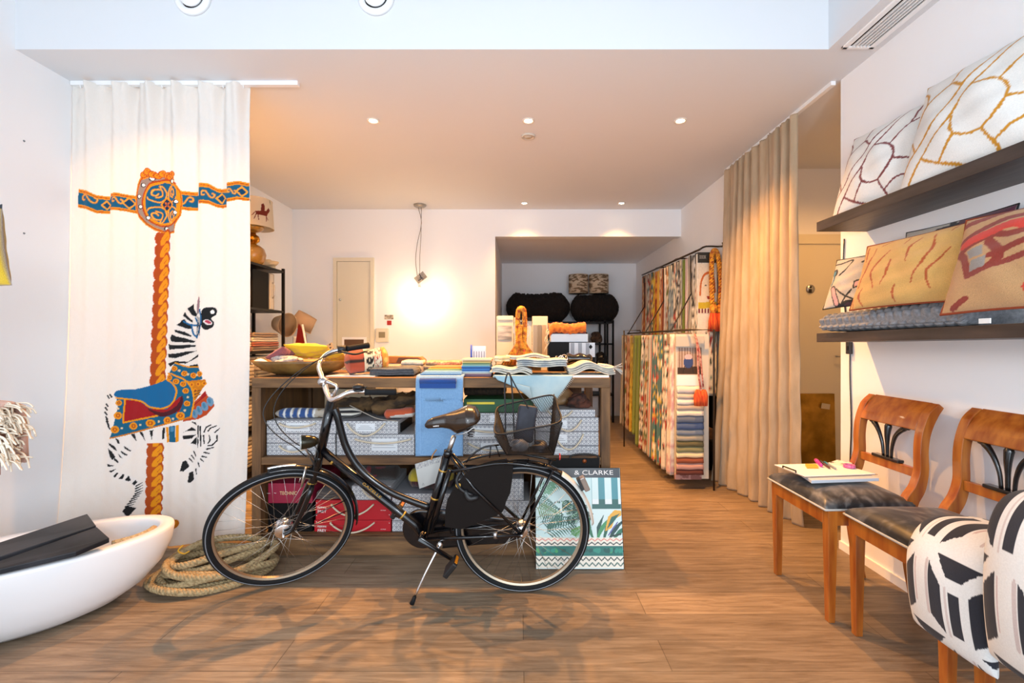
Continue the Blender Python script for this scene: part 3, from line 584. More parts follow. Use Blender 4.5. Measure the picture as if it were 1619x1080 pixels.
def chair(label):
    t = thing('dining_chair', label, 'chair', ((CXF + CXB) / 2, (CY0 + CY1) / 2, 0), None)
    for y in (CY0 + .024, CY1 - .024):
        g = M(); leg_taper(g, CXF + .024, y, .046, .03, 0, ZR); make('leg', g, m_cherry, t, bevel=.002)
    for y in (CY0 + .055, CY1 - .055):   # sabre rear legs
        g = M(); post(g, y, .038, [(1.905, 0), (1.878, .14), (1.858, .3), (1.85, ZR)], [.032, .036, .044, .05]); make('leg', g, m_cherry, t, bevel=.002)
    g = M(); g.box((CXF, CY0 + .04, .456), (CXF + .028, CY1 - .04, ZR)); make('front_rail', g, m_cherry, t, bevel=.002)
    for y in (CY0, CY1 - .026): make('side_rail', M().box((CXF + .04, y + .004, .456), (CXB - .02, y + .026, ZR)), m_cherry, t, bevel=.002)
    make('rear_rail', M().box((CXB - .045, CY0 + .02, .456), (CXB - .01, CY1 - .02, ZR)), m_cherry, t)
    # upholstered seat, bowed front edge
    n = 26; u, w = np.meshgrid(np.linspace(-1, 1, n), np.linspace(-1, 1, n))
    pu = np.sign(u) * (1 - (1 - np.abs(u)) ** 1.6); pw = np.sign(w) * (1 - (1 - np.abs(w)) ** 1.6)
    e = np.clip(1 - np.maximum(np.abs(pu), np.abs(pw)) ** 7, 0, 1); dome = (1 - pu ** 2 * .55) * (1 - pw ** 2 * .55)
    X = (CXF + CXB - .03) / 2 + pu * (CXB - CXF - .0) / 2 * (1 + .02 * e); Y = (CY0 + CY1) / 2 + pw * (CY1 - CY0 + .008) / 2 * (1 - .03 * (1 + pu) * .9)
    Z = ZR + .006 + .034 * e ** .45 + .034 * dome * e ** .5
    g = M().grid(np.stack([X, Y, Z], 2)); g.add([(CXF + .0, CY0, ZR), (CXB - .02, CY0 + .02, ZR), (CXB - .02, CY1 - .02, ZR), (CXF, CY1, ZR)], [(3, 2, 1, 0)])
    rim = [(X[0, j], Y[0, j]) for j in range(n)] + [(X[i, -1], Y[i, -1]) for i in range(1, n)] + [(X[-1, j], Y[-1, j]) for j in range(n - 2, -1, -1)] + [(X[i, 0], Y[i, 0]) for i in range(n - 2, 0, -1)]
    k = len(rim); g.add([(x, y, z) for z in (ZR - .001, ZR + .0075) for x, y in rim], [(i, (i + 1) % k, k + (i + 1) % k, k + i) for i in range(k)])
    s = make('seat', g, m_seat, t)
    make('braid', M().tube([(x, y, ZR + .004) for x, y in rim[::3]], .0055, 6, closed=True, flat=1), m_braid, s)
    # curved back posts and rails
    path = [(1.845, .50), (1.85, .56), (1.885, .62), (1.905, .7), (1.905, .8), (1.915, .88), (1.945, .96), (1.985, 1.01)]
    for y in (CY0 + .045, CY1 - .045): g = M(); post(g, y, .042, path, [.05, .06, .052, .042, .04, .042, .046, .03]); make('back_post', g, m_cherry, t, bevel=.002)
    g = M(); post(g, (CY0 + CY1) / 2, CY1 - CY0 - .132, [(1.907, .885), (1.922, .925), (1.95, .968), (1.99, 1.012)], [.03, .032, .03, .026]); make('top_rail', g, m_cherry, t, bevel=.003)
    make('cross_rail', M().box((1.893, CY0 + .066, .662), (1.915, CY1 - .066, .705)), m_cherry, t, bevel=.002)
    ym = (CY0 + CY1) / 2; g = M(); g.box((1.885, ym - .085, .705), (1.92, ym + .085, .72)); 
    sp = make('splat', g, m_ebony, t, bevel=.003)
    for pts, rr in (([(0, .72), (0, .78), (0, .83), (0, .875), (0, .895)], [.008, .009, .013, .017, .008]), ([(.025, .72), (.032, .78), (.055, .84), (.095, .88), (.125, .885)], [.007, .008, .01, .014, .006]), ([(-.025, .72), (-.032, .78), (-.055, .84), (-.095, .88), (-.125, .885)], [.007, .008, .01, .014, .006])):
        make('plume', M().tube([(1.903 + .35 * max(0, z - .86), ym + a, z) for a, z in pts], rr, 10, smooth_path=5), m_ebony, sp)
    return t
ch = chair('cherry wood chair with black plume splat holding papers, pens and pink tape on its seat')
index_kids()
for dx, dy, lab in ((.055, -.53, 'cherry wood chair with grey print seat, partly covered by a geometric cushion'), (.075, -1.07, 'nearest cherry wood chair, mostly beyond the frame, carrying the large geometric cushion')):
    c = copy_tree(ch); c['label'] = lab; c.location = (ch.location[0] + dx, ch.location[1] + dy, 0)
# ---------------- things on the first chair ----------------
ZS = .607
def quadbox(P, z0, z1):   # P four floor-plan points
    g = M(); P = [tuple(p) for p in P]; return g.prism([(x, y, z0) for x, y in P], (0, 0, z1 - z0))
def onseat(px, py, z=ZS):
    Y = F * (EYE - z) / (py - CY); return ((px - CX) / F * Y, Y)
m_pap = mat('white_paper', '#eeedea', .6)
bk = [onseat(1254, 738, .63), onseat(1283, 760.5, .62), onseat(1390, 757, .62), onseat(1345, 733, .64)]
t = thing('white_book', 'thin white hardback catalogue lying beneath the clipboard on the far chair', 'book', (1.6, 2.35, ZS))
make('cover', quadbox(bk, ZS, ZS + .016), mat('book_white', '#c9ced6', .35), t, bevel=.002)
cb = [onseat(1224, 732, .64), onseat(1273, 752, .635), onseat(1388, 748, .635), onseat(1325, 728, .645)]
t = thing('clipboard', 'beige clipboard with loose sheets resting on the white catalogue', 'clipboard', (1.58, 2.4, ZS + .016))
make('board', quadbox(cb, ZS + .018, ZS + .0215), mat('board_tan', '#b79a7b', .5), t)
p3 = [(x * .97 + .03 * cb[0][0], y * .985 + .015 * cb[2][1]) for x, y in cb]
make('sheet', quadbox(p3, ZS + .022, ZS + .0245), m_pap, t)
a, b_ = np.array(cb[0]), np.array(cb[1]); q = a + (b_ - a) * .3; r = a + (b_ - a) * .72
make('clip', M().tube([(*q, ZS + .024), (*q, ZS + .034), (*r, ZS + .034), (*r, ZS + .024)], .004, 6), mat('clip_dark', '#33302e', .3, .8), t)
pp = onseat(1322, 731, .63); one('printed_sheet', quadbox([onseat(1308, 733, .63), onseat(1334, 739, .63), onseat(1350, 733, .63), onseat(1324, 728, .63)], ZS + .025, ZS + .0265), mat('sheet_print', '#e6e4df', .5, col2='#4b4a4a', scale=22, mixlo=.55, mixhi=.6), 'small printed sheet with a dark picture at the back of the clipboard', 'paper')
zz = ZS + .0265
one('sticky_notes', quadbox([onseat(1273, 737, .63), onseat(1276, 741.5, .63), onseat(1294, 741.5, .63), onseat(1290, 737, .63)], ZS + .025, ZS + .036), mat('sticky_orange', '#f0a22c', .6), 'small block of orange sticky notes on the clipboard', 'notepad')
def pen(a, b, r, colr, name, label, cat, capcol=None):
    A = np.array([*a, zz + r]); B = np.array([*b, zz + r]); t = thing(name, label, cat, (A + B) / 2 - [0, 0, r])
    make('barrel', M().tube([A, A + (B - A) * .05, B - (B - A) * .08, B], [r * .8, r, r, r * .45], 8), mat(name + '_body', colr, .3), t)
    make('cap', M().tube([A + (B - A) * .02, A + (B - A) * .38], r * 1.15, 8), mat(name + '_cap', capcol or colr, .3), t)
pen(onseat(1290, 731, .63), onseat(1299, 740, .63), .009, '#e2379a', 'highlighter', 'pink highlighter pen lying by the orange notes', 'pen')
pen(onseat(1297, 732, .63), onseat(1312, 743, .63), .006, '#5b3a34', 'marker_pen', 'dark brown marker pen beside the pink highlighter', 'pen', '#2c2430')
pen(onseat(1303, 733, .63), onseat(1322, 744, .63), .0055, '#8c9398', 'ballpoint_pen', 'silver pen with a teal tip nearest the pink measuring tape', 'pen', '#28788c')
c = onseat(1342.5, 740, .63); one('measuring_tape', M().lathe([(.022, 0), (.026, 0), (.028, .002), (.028, .014), (.026, .016), (.02, .016), (.018, .013), (.018, .003), (.022, 0)], (*c, zz), n=28), mat('tape_pink', '#c24a86', .4, col2='#e08ab4', scale=60, stretch=(1, 1, .1)), 'rolled pink measuring tape on the clipboard', 'measuring tape')

# ---------------- cushions ----------------
def cushion(ctr, right, up, w, h, th, colf, mt, name, label, cat='cushion', group=None, n=110, pinch=.06, edge=None, edgecol=None, sag=0.0, power=.5):
    r = np.array(right, float); r /= np.linalg.norm(r); upv = np.array(up, float); upv -= r * (upv @ r); upv /= np.linalg.norm(upv); nn = np.cross(r, upv)
    u, v = np.meshgrid(np.linspace(-1, 1, n), np.linspace(-1, 1, n))
    e = np.clip((1 - u ** 2) * (1 - v ** 2), 0, 1) ** power
    k = 1 - pinch * (1 - v ** 2) * 1.0; kk = 1 - pinch * (1 - u ** 2)
    A = u * w / 2 * k; B = v * h / 2 * kk - sag * (1 - u ** 2) * h * (v > 0) * v
    wr = .004 * np.sin(u * 9 + v * 5) * e + .003 * np.sin(v * 13 - u * 4) * e
    t = thing(name, label, cat, np.array(ctr) - [0, 0, h / 2], group)
    g = M()
    for s in (1, -1):
        P = np.array(ctr) + A[..., None] * r + B[..., None] * upv + (s * (th / 2) * e + wr)[..., None] * nn
        c = colf((u + 1) / 2, (v + 1) / 2, s)
        g.grid(P if s > 0 else P[:, ::-1], c if s > 0 else c[:, ::-1])
    make('cover', g, mt, t)
    if edge:
        rim = [(u_, -1) for u_ in np.linspace(-1, 1, 24)] + [(1, v_) for v_ in np.linspace(-1, 1, 24)[1:]] + [(u_, 1) for u_ in np.linspace(1, -1, 24)[1:]] + [(-1, v_) for v_ in np.linspace(1, -1, 24)[1:-1]]
        P = [np.array(ctr) + a * w / 2 * (1 - pinch * (1 - b * b)) * r + (b * h / 2 * (1 - pinch * (1 - a * a)) - sag * (1 - a * a) * h * (b > 0) * b) * upv for a, b in rim]
        make('piping', M().tube(P, edge, 5, closed=True), edgecol, t)
    return t
m_fab = mat('printed_fabric', (1, 1, 1), .85, attr=True, col2=(.93, .93, .93), scale=200, bump=.15, bscale=300, sheen=.1)
m_emb = mat('embroidered_wool', (1, 1, 1), .9, attr=True, col2=(.86, .86, .86), scale=260, bump=.5, bscale=330, sheen=.2)
def cfun(cvs): return lambda u, v, s: cvs.samp(u if s > 0 else u, 1 - v)
# geometric black and white, bent over the seat edges
def geo():
    c = Canvas(0, 0, 1.5, 2.2, 170, '#e4e5e3'); K = '#20242f'
    for i in range(-1, 5):
        for j in range(-1, 5):
            x = i * .5 + (.25 if j % 2 else 0); y = j * .52
            c.poly([(x + .02, y + .1), (x + .11, y + .2), (x + .11, y + .52), (x + .02, y + .44)], K); c.poly([(x + .29, y + .52), (x + .29, y + .2), (x + .38, y + .1), (x + .38, y + .44)], K)
            c.poly([(x + .06, y + .04), (x + .34, y + .04), (x + .25, y + .14), (x + .15, y + .14)], K); c.poly([(x + .165, y + .22), (x + .235, y + .22), (x + .235, y + .5), (x + .165, y + .5)], K)
            c.line([(x + .0, y + .1), (x + .0, y + .44)], .018, '#c9bdbb'); c.line([(x + .145, y + .2), (x + .145, y + .52)], .014, '#cfc6c4'); c.line([(x + .4, y + .12), (x + .4, y + .4)], .012, '#cbb8b8')
    return c
gcv = geo()
def draped(path, yA, yB, th, name, label, sc, ro=0.0):
    P, _ = spline(np.array(path, float), 44); L = np.concatenate([[0], np.cumsum(np.linalg.norm(np.diff(P, axis=0), axis=1))]); T = np.gradient(P, axis=0); T /= np.linalg.norm(T, axis=1)[:, None]; Nn = np.stack([-T[:, 1], T[:, 0]], 1)
    n = 240; w = np.linspace(-1, 1, n); t_ = L / L[-1] * 2 - 1
    TT, WW = np.meshgrid(t_, w, indexing='ij'); e = np.clip((1 - TT ** 2) * (1 - WW ** 2), 0, 1) ** .33
    yw = (yA + yB) / 2 + (yB - yA) / 2 * WW * (1 - .05 * (1 - TT ** 2)); g = M()
    for s_ in (1, -1):
        X = P[:, 0][:, None] + Nn[:, 0][:, None] * e * th / 2 * s_ + ro * WW; Z = P[:, 1][:, None] + Nn[:, 1][:, None] * e * th / 2 * s_
        G = np.stack([X, yw, Z], 2); c = gcv.samp((WW + 1) * sc * abs(yB - yA) / 2, (TT + 1) * sc * L[-1] / 2); g.grid(G if s_ < 0 else G[::-1], c if s_ < 0 else c[::-1])
    t = thing(name, label, 'cushion', (P[:, 0].mean(), (yA + yB) / 2, P[:, 1].min()))
    make('cover', g, m_fab, t); return t
draped([(1.66, .668), (1.55, .668), (1.46, .655), (1.412, .58), (1.41, .45), (1.425, .31)], 1.64, 1.355, .105, 'geometric_cushion', 'smaller black and white geometric cushion slumped over the middle chair seat edge', 2.1, -.0)
draped([(1.56, .80), (1.48, .845), (1.42, .84), (1.385, .76), (1.375, .6), (1.385, .40)], 1.335, .95, .15, 'geometric_cushion', 'large black and white geometric cushion at the right edge of the frame', 1.9)

# ---------------- wall shelves on the right ----------------
m_shelf = woodmat('dark_shelf_wood', '#2e2522', '#4a3f3a', 'y', .45)
ZU = 1.957
one('wall_shelf', M().box((1.746, .55, ZU), (RX, 2.675, ZU + .055)), m_shelf, 'upper dark wooden wall shelf carrying the two white lattice cushions', 'shelf', bevel=.0015)
g = M(); za, zb = 1.309, 1.36; dz = lambda y: (2.675 - y) * .018
g.add([(x, y, z + dz(y)) for y in (.55, 2.675) for z in (za, zb) for x in (1.746, RX)], [(0, 1, 3, 2), (4, 6, 7, 5), (0, 4, 5, 1), (2, 3, 7, 6), (0, 2, 6, 4), (1, 5, 7, 3)])
one('wall_shelf', g, m_shelf, 'lower dark wooden wall shelf with the knitted throw and patterned cushions', 'shelf', bevel=.0015)
ZL = lambda y: zb + dz(y)
def lattice(colr, seed):
    c = Canvas(0, 0, 1, 1, 300, '#e9e7e2'); r = random.Random(seed)
    def ln(P, w=.02):
        P = np.array(P); P2, _ = spline(P, 3) if len(P) > 2 else (P, 0); c.line(P2, np.array([w * r.uniform(.75, 1.25) for _ in P2]), colr)
    for P in ([(0, .9), (.12, .72), (.3, .5), (.42, .3), (.62, .02)], [(.08, 1), (.2, .82), (.4, .55), (.5, .35), (.75, 0)], [(.2, .82), (.34, .92), (.5, 1)], [(.42, .3), (.3, .2), (.14, .3), (.05, .45)], [(.3, .2), (.34, 0)], [(.5, .35), (.68, .42), (.75, .6), (.62, .78), (.45, .74), (.4, .55)],
              [(.75, .6), (.92, .64), (1, .6)], [(.68, .42), (.82, .25), (1, .2)], [(.82, .25), (.85, 0)], [(.62, .78), (.7, .95), (.66, 1)], [(.7, .9), (.85, .8), (1, .85)], [(.12, .72), (.05, .6), (0, .58)], [(.14, .3), (.08, .15), (0, .1)], [(.45, .74), (.34, .92)]): ln(P)
    return c
cl1 = lattice('#7c3a3c', 3); cl2 = lattice('#c98a1e', 5)
cushion((1.885, 2.35, 2.235), (.1, -1, 0), (.30, .02, 1), .53, .50, .17, cfun(cl1), m_fab, 'lattice_cushion', 'white cushion with a maroon line lattice on the upper shelf', edge=.003, edgecol=mat('piping_maroon', '#7c3a3c', .8))
cushion((1.865, 1.82, 2.245), (.1, -1, 0), (.30, .02, 1), .6, .52, .19, cfun(cl2), m_fab, 'lattice_cushion', 'white cushion with an ochre line lattice on the upper shelf', edge=.003, edgecol=mat('piping_ochre', '#a8803c', .8))
# rust leather sliver behind first cushion
one('rust_cushion', M().tube([(1.96, 2.6, 2.03), (1.975, 2.6, 2.08), (1.985, 2.6, 2.15)], [.006, .022, .004], 10, smooth_path=3), mat('rust_suede', '#9a4418', .7), 'narrow rust brown pad peeping out at the far end of the upper shelf', 'pad')
# abstract face cushion
c = Canvas(0, 0, 1, 1, 260, '#cdc3b4'); K = '#15171a'
c.line([(0, .12), (.12, .12), (.35, .08), (.3, .25), (.2, .38)], .03, K, 4); c.ell(.08, .3, .09, .07, K, .8); c.ell(.07, .31, .055, .04, '#3f86ad', .8); c.line([(.08, .36), (.05, .55)], .03, '#3f86ad'); c.line([(.1, .36), (.07, .58)], .014, K)
c.line([(.55, .16), (.75, .1), (1, .02)], .055, K, 4); c.line([(.58, .15), (.78, .08), (1, .0)], .03, '#4f97bd', 4)
c.line([(.12, .62), (.2, .78), (.26, .95), (.3, 1)], .1, K, 4); c.line([(.12, .63), (.2, .79), (.26, .95)], .065, '#d3a3a4', 4); c.line([(.2, .65), (.4, .82), (.6, .93)], .03, K); c.line([(.35, .95), (.5, .72)], .03, K)
c.poly([(.5, .55), (.82, .5), (.84, .62), (.78, .64), (.86, .95), (.76, .97), (.7, .68), (.52, .7)], K); c.poly([(.53, .58), (.78, .54), (.8, .6), (.74, .62), (.81, .92), (.78, .93), (.71, .66), (.55, .67)], '#d3a3a4'); c.ell(.5, .98, .18, .07, K); c.ell(.5, 1, .12, .05, '#4a2434'); c.ell(.98, .35, .07, .09, K); c.ell(.98, .35, .04, .05, '#b58aa8')
cushion((1.825, 2.44, 1.64), (.12, -1, 0), (.32, 0, 1), .40, .30, .08, cfun(c), m_emb, 'abstract_cushion', 'cream wool cushion with black, blue and pink abstract line pattern', edge=.004, edgecol=mat('piping_black', '#17181a', .8))
c = Canvas(0, 0, 1, 1, 200, '#cdc3b4'); c.poly([(0, .3), (.3, .2), (.5, .4), (.2, .7)], '#7fb0c8'); c.line([(0, .5), (.4, .1), (.7, .05)], .06, K); c.poly([(.55, 0), (1, 0), (1, .45), (.7, .35)], '#5a2338'); c.line([(.5, 0), (.62, .4), (1, .55)], .06, K)
cushion((1.955, 2.07, 1.70), (.05, -1, 0), (.2, -.12, 1), .5, .34, .10, cfun(c), m_emb, 'abstract_cushion', 'black, blue and burgundy cushion leaning behind the yellow striped one', edge=.004, edgecol=bpy.data.materials['piping_black'])
# tiger stripe cushion
c = Canvas(0, 0, 1, 1, 300, '#d9ae62'); OR2 = '#b5541c'
for P in ([(.05, .05), (.06, .2), (.08, .3)], [(.15, .1), (.14, .3), (.08, .5), (.06, .7)], [(.32, .2), (.22, .4), (.2, .55), (.25, .75)], [(.35, .35), (.36, .5), (.33, .72)], [(.44, .05), (.43, .15)], [(.55, .1), (.5, .25), (.52, .45)], [(.66, .1), (.68, .3), (.64, .5), (.58, .75)], [(.77, .02), (.76, .1)], [(.82, .35), (.72, .55), (.7, .7), (.73, .85)], [(.9, .1), (.91, .3)], [(.88, .65), (.93, .8), (.98, .9)], [(.12, .72), (.1, .85), (.15, .98)], [(.46, .75), (.44, .85), (.45, .97)], [(.02, .85), (.04, .98)], [(.2, .08), (.3, .04)], [(.97, .3), (.99, .5)]):
    c.line(P, [.012] + [.022] * (len(P) - 2) + [.01], OR2, 4)
cushion((1.755, 2.02, 1.635), (.06, -1, 0), (.3, 0, 1), .62, .34, .12, cfun(c), m_emb, 'striped_cushion', 'long mustard yellow cushion with rust tiger stripes on the lower shelf', edge=.005, edgecol=mat('piping_rust', '#8a3a1a', .8), pinch=.05)
# red and tan cushion
c = Canvas(0, 0, 1, 1, 260, '#c79a68'); RD, DR = '#c8341f', '#8f2a16'
for P, w in (([(0, .1), (.3, .02), (.5, .0)], .07), ([(.05, .3), (.3, .15), (.6, .12), (1, .05)], .06), ([(.05, .42), (.3, .3), (.5, .33), (1, .2)], .06), ([(.35, .52), (.6, .42), (1, .3)], .06), ([(.4, .62), (.7, .52), (1, .42)], .06), ([(.62, .68), (.8, .62), (1, .56)], .06), ([(.2, .68), (.14, .5), (.05, .42)], .07), ([(.2, .68), (.36, .62), (.4, .5), (.3, .36)], .07), ([(.7, .0), (.78, .08), (1, .1)], .06)): c.line(P, w, DR, 4)
c.poly([(.06, .32), (.3, .2), (.6, .17), (.9, .12), (.95, .2), (.55, .3), (.4, .27), (.1, .38)], '#d8341f', 3); c.poly([(.14, .42), (.26, .38), (.3, .5), (.2, .52)], '#9a9590'); c.poly([(.22, .54), (.32, .52), (.33, .62), (.2, .65)], '#9a9590'); c.ell(.72, .86, .16, .12, RD); c.line([(.1, .97), (.2, .9)], .05, DR)
cushion((1.70, 1.50, 1.60), (.08, -1, 0), (.3, 0, 1), .52, .38, .16, cfun(c), m_emb, 'red_tan_cushion', 'tan wool cushion with red and rust waves at the right end of the lower shelf', edge=.006, edgecol=bpy.data.materials['piping_rust'])
p = W(1557, 507, 1.62); one('care_tag', M().box((p[0] - .002, p[1] - .02, p[2] - .01), (p[0] + .002, p[1] + .02, p[2] + .008)), m_pap, 'tiny white cloth tag at the corner of the red and tan cushion', 'tag')
# knitted throw: braided rows of knots on a folded roll
yA, yB = 2.64, 1.78; n1, n2 = 36, 14; rad = .052
a = np.linspace(0, 2 * pi, n2 * 8, endpoint=False); s = np.linspace(0, 1, n1 * 6)
A, S = np.meshgrid(a, s); kn = np.abs(np.sin(A * n2 / 2)) * np.abs(np.sin(S * n1 * pi / 2 + (np.floor(A * n2 / 2 / pi) % 2) * pi / 2)); kn = .016 * kn ** .6
endr = np.clip(np.minimum(S, 1 - S) * 45, .05, 1) ** .5
rx = (.135 + kn) * (.9 + .1 * endr); rz = (rad + .014 * S + kn) * endr
X = 1.875 + rx * np.sign(np.cos(A)) * np.abs(np.cos(A)) ** .55; Y = yA + (yB - yA) * S; Z = rz * np.sign(np.sin(A)) * np.abs(np.sin(A)) ** .55 * np.where(np.sin(A) < 0, .55, 1) * 1.0
Z = zb + dz(Y) + (rad * .55 + .016) + Z
Z = np.maximum(Z, zb + dz(Y) + .001)
t = thing('knitted_throw', 'folded chunky grey knitted throw lying along the lower shelf', 'throw', (1.87, 2.2, zb))
make('knit', M().grid(np.stack([X, Y, Z], 2), wrap=True, caps=True), mat('grey_knit', '#6f7176', .9, col2='#8a8c91', scale=80, bump=.3, bscale=400, sheen=.3), t)
g = M()
for k in range(3): g.tube([(1.74 + .04 * cos(q) * (1 - k * .25), yB + .035 + .0 * q, zb + dz(yB) + .05 + .03 * sin(q) * (1 - k * .25)) for q in np.linspace(0, 5, 12)], .008, 6)
# ---------------- cable with inline switch ----------------
t = thing('lamp_cable', 'black cable with a small inline switch hanging down the right wall end', 'cable', (RX - .01, 2.82, .4))
g = M(); g.tube([(RX - .006, 2.85, 1.955), (RX - .006, 2.86, 1.7), (RX - .006, 2.83, 1.42), (RX - .006, 2.80, 1.3)], .004, 6, smooth_path=4); make('cord', g, m_ebony, t)
g = M(); g.tube([(RX - .006, 2.80, 1.27), (RX - .006, 2.8, 1.1), (RX - .006, 2.79, .8), (RX - .006, 2.8, .5), (RX - .006, 2.78, .1), (RX - .02, 2.7, .06)], .004, 6, smooth_path=4); make('cord', g, m_ebony, t)
sw = make('switch_body', M().box((RX - .022, 2.782, 1.235), (RX - .001, 2.818, 1.312)), mat('switch_dark', '#2b2f38', .4), t, bevel=.004)
make('rocker', M().box((RX - .026, 2.793, 1.262), (RX - .021, 2.807, 1.285)), m_ebony, sw)
# ---------------- reclaimed wood counter ----------------
m_wx = woodmat('old_timber_long', '#422b17', '#835e38', 'x', .7, 3, .4)
m_wz = woodmat('old_timber_upright', '#402a15', '#7b5631', 'z', .7, 3, .4)
m_wd = woodmat('dark_timber', '#5a3d22', '#80592f', 'z', .7, 2, .3)
YC0, YC1 = 2.79, 3.52; CL, CR, CT = -1.64, .558, 1.09
t = thing('shop_counter', 'long reclaimed timber counter with open shelves behind the bicycle', 'counter', ((CL + CR) / 2, (YC0 + YC1) / 2, 0))
make('worktop', M().box((CL, YC0, CT - .062), (CR, YC1, CT)), m_wx, t, bevel=.004)
for x in (CL, CR - .056):
    for y in (YC0, YC1 - .056): make('post', M().box((x, y, 0), (x + .056, y + .056, CT - .062)), m_wz, t, bevel=.003)
make('middle_shelf', M().box((CL + .056, YC0 + .004, .555), (CR - .056, YC1, .6)), m_wx, t, bevel=.003)
make('bottom_shelf', M().box((CL + .056, YC0 + .03, .085), (CR - .056, YC1, .117)), m_wx, t)
make('plinth_board', M().box((CL + .056, YC0 + .004, 0.0), (CR - .056, YC0 + .03, .115)), m_wx, t, bevel=.002)
make('side_panel', M().box((CL + .01, YC0 + .056, .117), (CL + .035, YC1 - .056, CT - .062)), m_wd, t)
make('back_panel', M().box((CL + .06, YC1 - .03, .6), (CL + .52, YC1, CT - .062)), m_wd, t)
make('back_panel', M().box((CL + .06, YC1 - .03, .117), (CR - .06, YC1, .555)), m_wd, t)
make('divider_post', M().box((CL + .5, YC1 - .1, .6), (CL + .54, YC1 - .03, CT - .062)), m_wz, t)
make('divider_post', M().box((CR - .2, YC0 + .56, .6), (CR - .1, YC0 + .61, CT - .062)), m_wz, t)

# ---------------- sample boxes ----------------
m_cane = canemat('cane_paper', '#cfcfcf', '#8f9096', .027)
m_lab = mat('box_label', '#d6d9dc', .6); m_rope = mat('cotton_rope', '#d3c5ac', .9, bump=.4, bscale=400)
m_ink = mat('print_grey', '#8c9096', .6); m_white = mat('print_white', '#f3ece6', .5); m_gold = mat('print_gold', '#d8b98a', .5)
m_crim = mat('crimson_card', '#8e1736', .45); m_red = mat('red_card', '#b00c1c', .45); m_blk = mat('black_card', '#0d0c0c', .6, spec=.15)
def sbox(px0, px1, py0, py1, Y, dep, mt, label, group=None, lab=None, rope=None, name='sample_box', text=None, zsup=None):
    a = W(px0, py0, Y); b = W(px1, py1, Y); a[0] = max(a[0], CL + .062); b[0] = min(b[0], CR - .062); z0 = b[2] if zsup is None else zsup
    t = thing(name, label, 'box', ((a[0] + b[0]) / 2, Y + dep / 2, z0), group)
    make('body', M().box((a[0], Y, z0), (b[0], Y + dep, a[2] - .0015)), mt, t, bevel=.002)
    if lab:
        x0, x1 = a[0] + (b[0] - a[0]) * lab[0], a[0] + (b[0] - a[0]) * lab[1]; h = a[2] - z0
        l = make('paper_label', M().box((x0, Y - .0015, z0 + h * .22), (x1, Y + .001, z0 + h * .8)), m_lab, t)
        g = M()
        for k in range(3): g.box((x0 + .008 + .01 * k, Y - .002, z0 + h * (.36 + .12 * k)), (x1 - .01 - .012 * k, Y - .0013, z0 + h * (.36 + .12 * k) + .003))
        make('print_lines', g, m_ink, l)
    if rope:
        x0, x1, sag = rope; x0 = a[0] + (b[0] - a[0]) * x0; x1 = a[0] + (b[0] - a[0]) * x1; zz = z0 + (a[2] - z0) * .78
        P = [(x0 + (x1 - x0) * q, Y - .012 - .02 * sin(pi * q), zz - sag * sin(pi * q) ** .8) for q in np.linspace(0, 1, 9)]
        P = [(x0, Y + .002, zz)] + P + [(x1, Y + .002, zz)]
        make('rope_handle', M().tube(P, .0055, 7, smooth_path=3), m_rope, t)
    return t, a, b, z0
G1 = 'cane-patterned sample boxes in the counter'
Yb = 2.845; ZM_ = .6; ZB_ = .117
def stack(px0s, px1s, tops, zs, Y, dep, labels, **kw):
    z = zs; out = []
    for i, (x0, x1, top) in enumerate(zip(px0s, px1s, tops)):   # bottom to top
        out.append(sbox(x0, x1, top, 0, Y, dep, m_cane, labels[i], G1, zsup=z, **{k: v[i] for k, v in kw.items()})); z = out[-1][1][2] + .0008
    return out
stack([410, 410, 413], [530, 529.5, 531], [701, 686, 665], ZM_ + .001, Yb, .5, ['cane-patterned box at the bottom of the left stack on the middle shelf', 'thin cane-patterned box between two others at the left of the middle shelf', 'cane-patterned box under the blue striped cloth'], lab=[(.3, .6), None, (.28, .62)], rope=[(.2, .62, .03), None, (.2, .7, .02)])
stack([532.5, 534], [655, 629], [687, 665.5], ZM_ + .001, Yb, .5, ['big cane-patterned box with two ropes left of the blue cloth', 'cane-patterned box under the dark logs with a rope loop hanging'], lab=[(.45, .78), (.3, .62)], rope=[(.25, .95, .02), (.17, .78, .07)])
stack([656, 656], [845, 845], [696, 672], ZM_ + .001, Yb + .02, .5, ['wide cane-patterned box behind the saddle, bottom of its stack', 'wide cane-patterned box behind the saddle, second of its stack'], lab=[(.55, .85), (.5, .85)], rope=[(.45, .9, .04), (.45, .9, .02)])
stack([705], [845], [653], EYE - (672 - CY) / F * (Yb + .02) + .002, Yb + .02, .5, ['cane-patterned box beneath the green case behind the basket'], lab=[(.5, .9)], rope=[None])
stack([846.5, 846.5, 846.5, 848], [949, 949.5, 946.5, 941], [705, 682.5, 660, 647.5], ZM_ + .001, Yb, .45, ['cane-patterned box at the bottom of the right-hand stack', 'cane-patterned box second from the bottom in the right-hand stack', 'cane-patterned box third from the bottom in the right-hand stack', 'thin cane-patterned box topmost of the right-hand stack'],
      lab=[(.25, .5), (.25, .5), (.25, .5), None], rope=[None, (.3, .75, .085), (.3, .72, .06), (.2, .6, .035)])
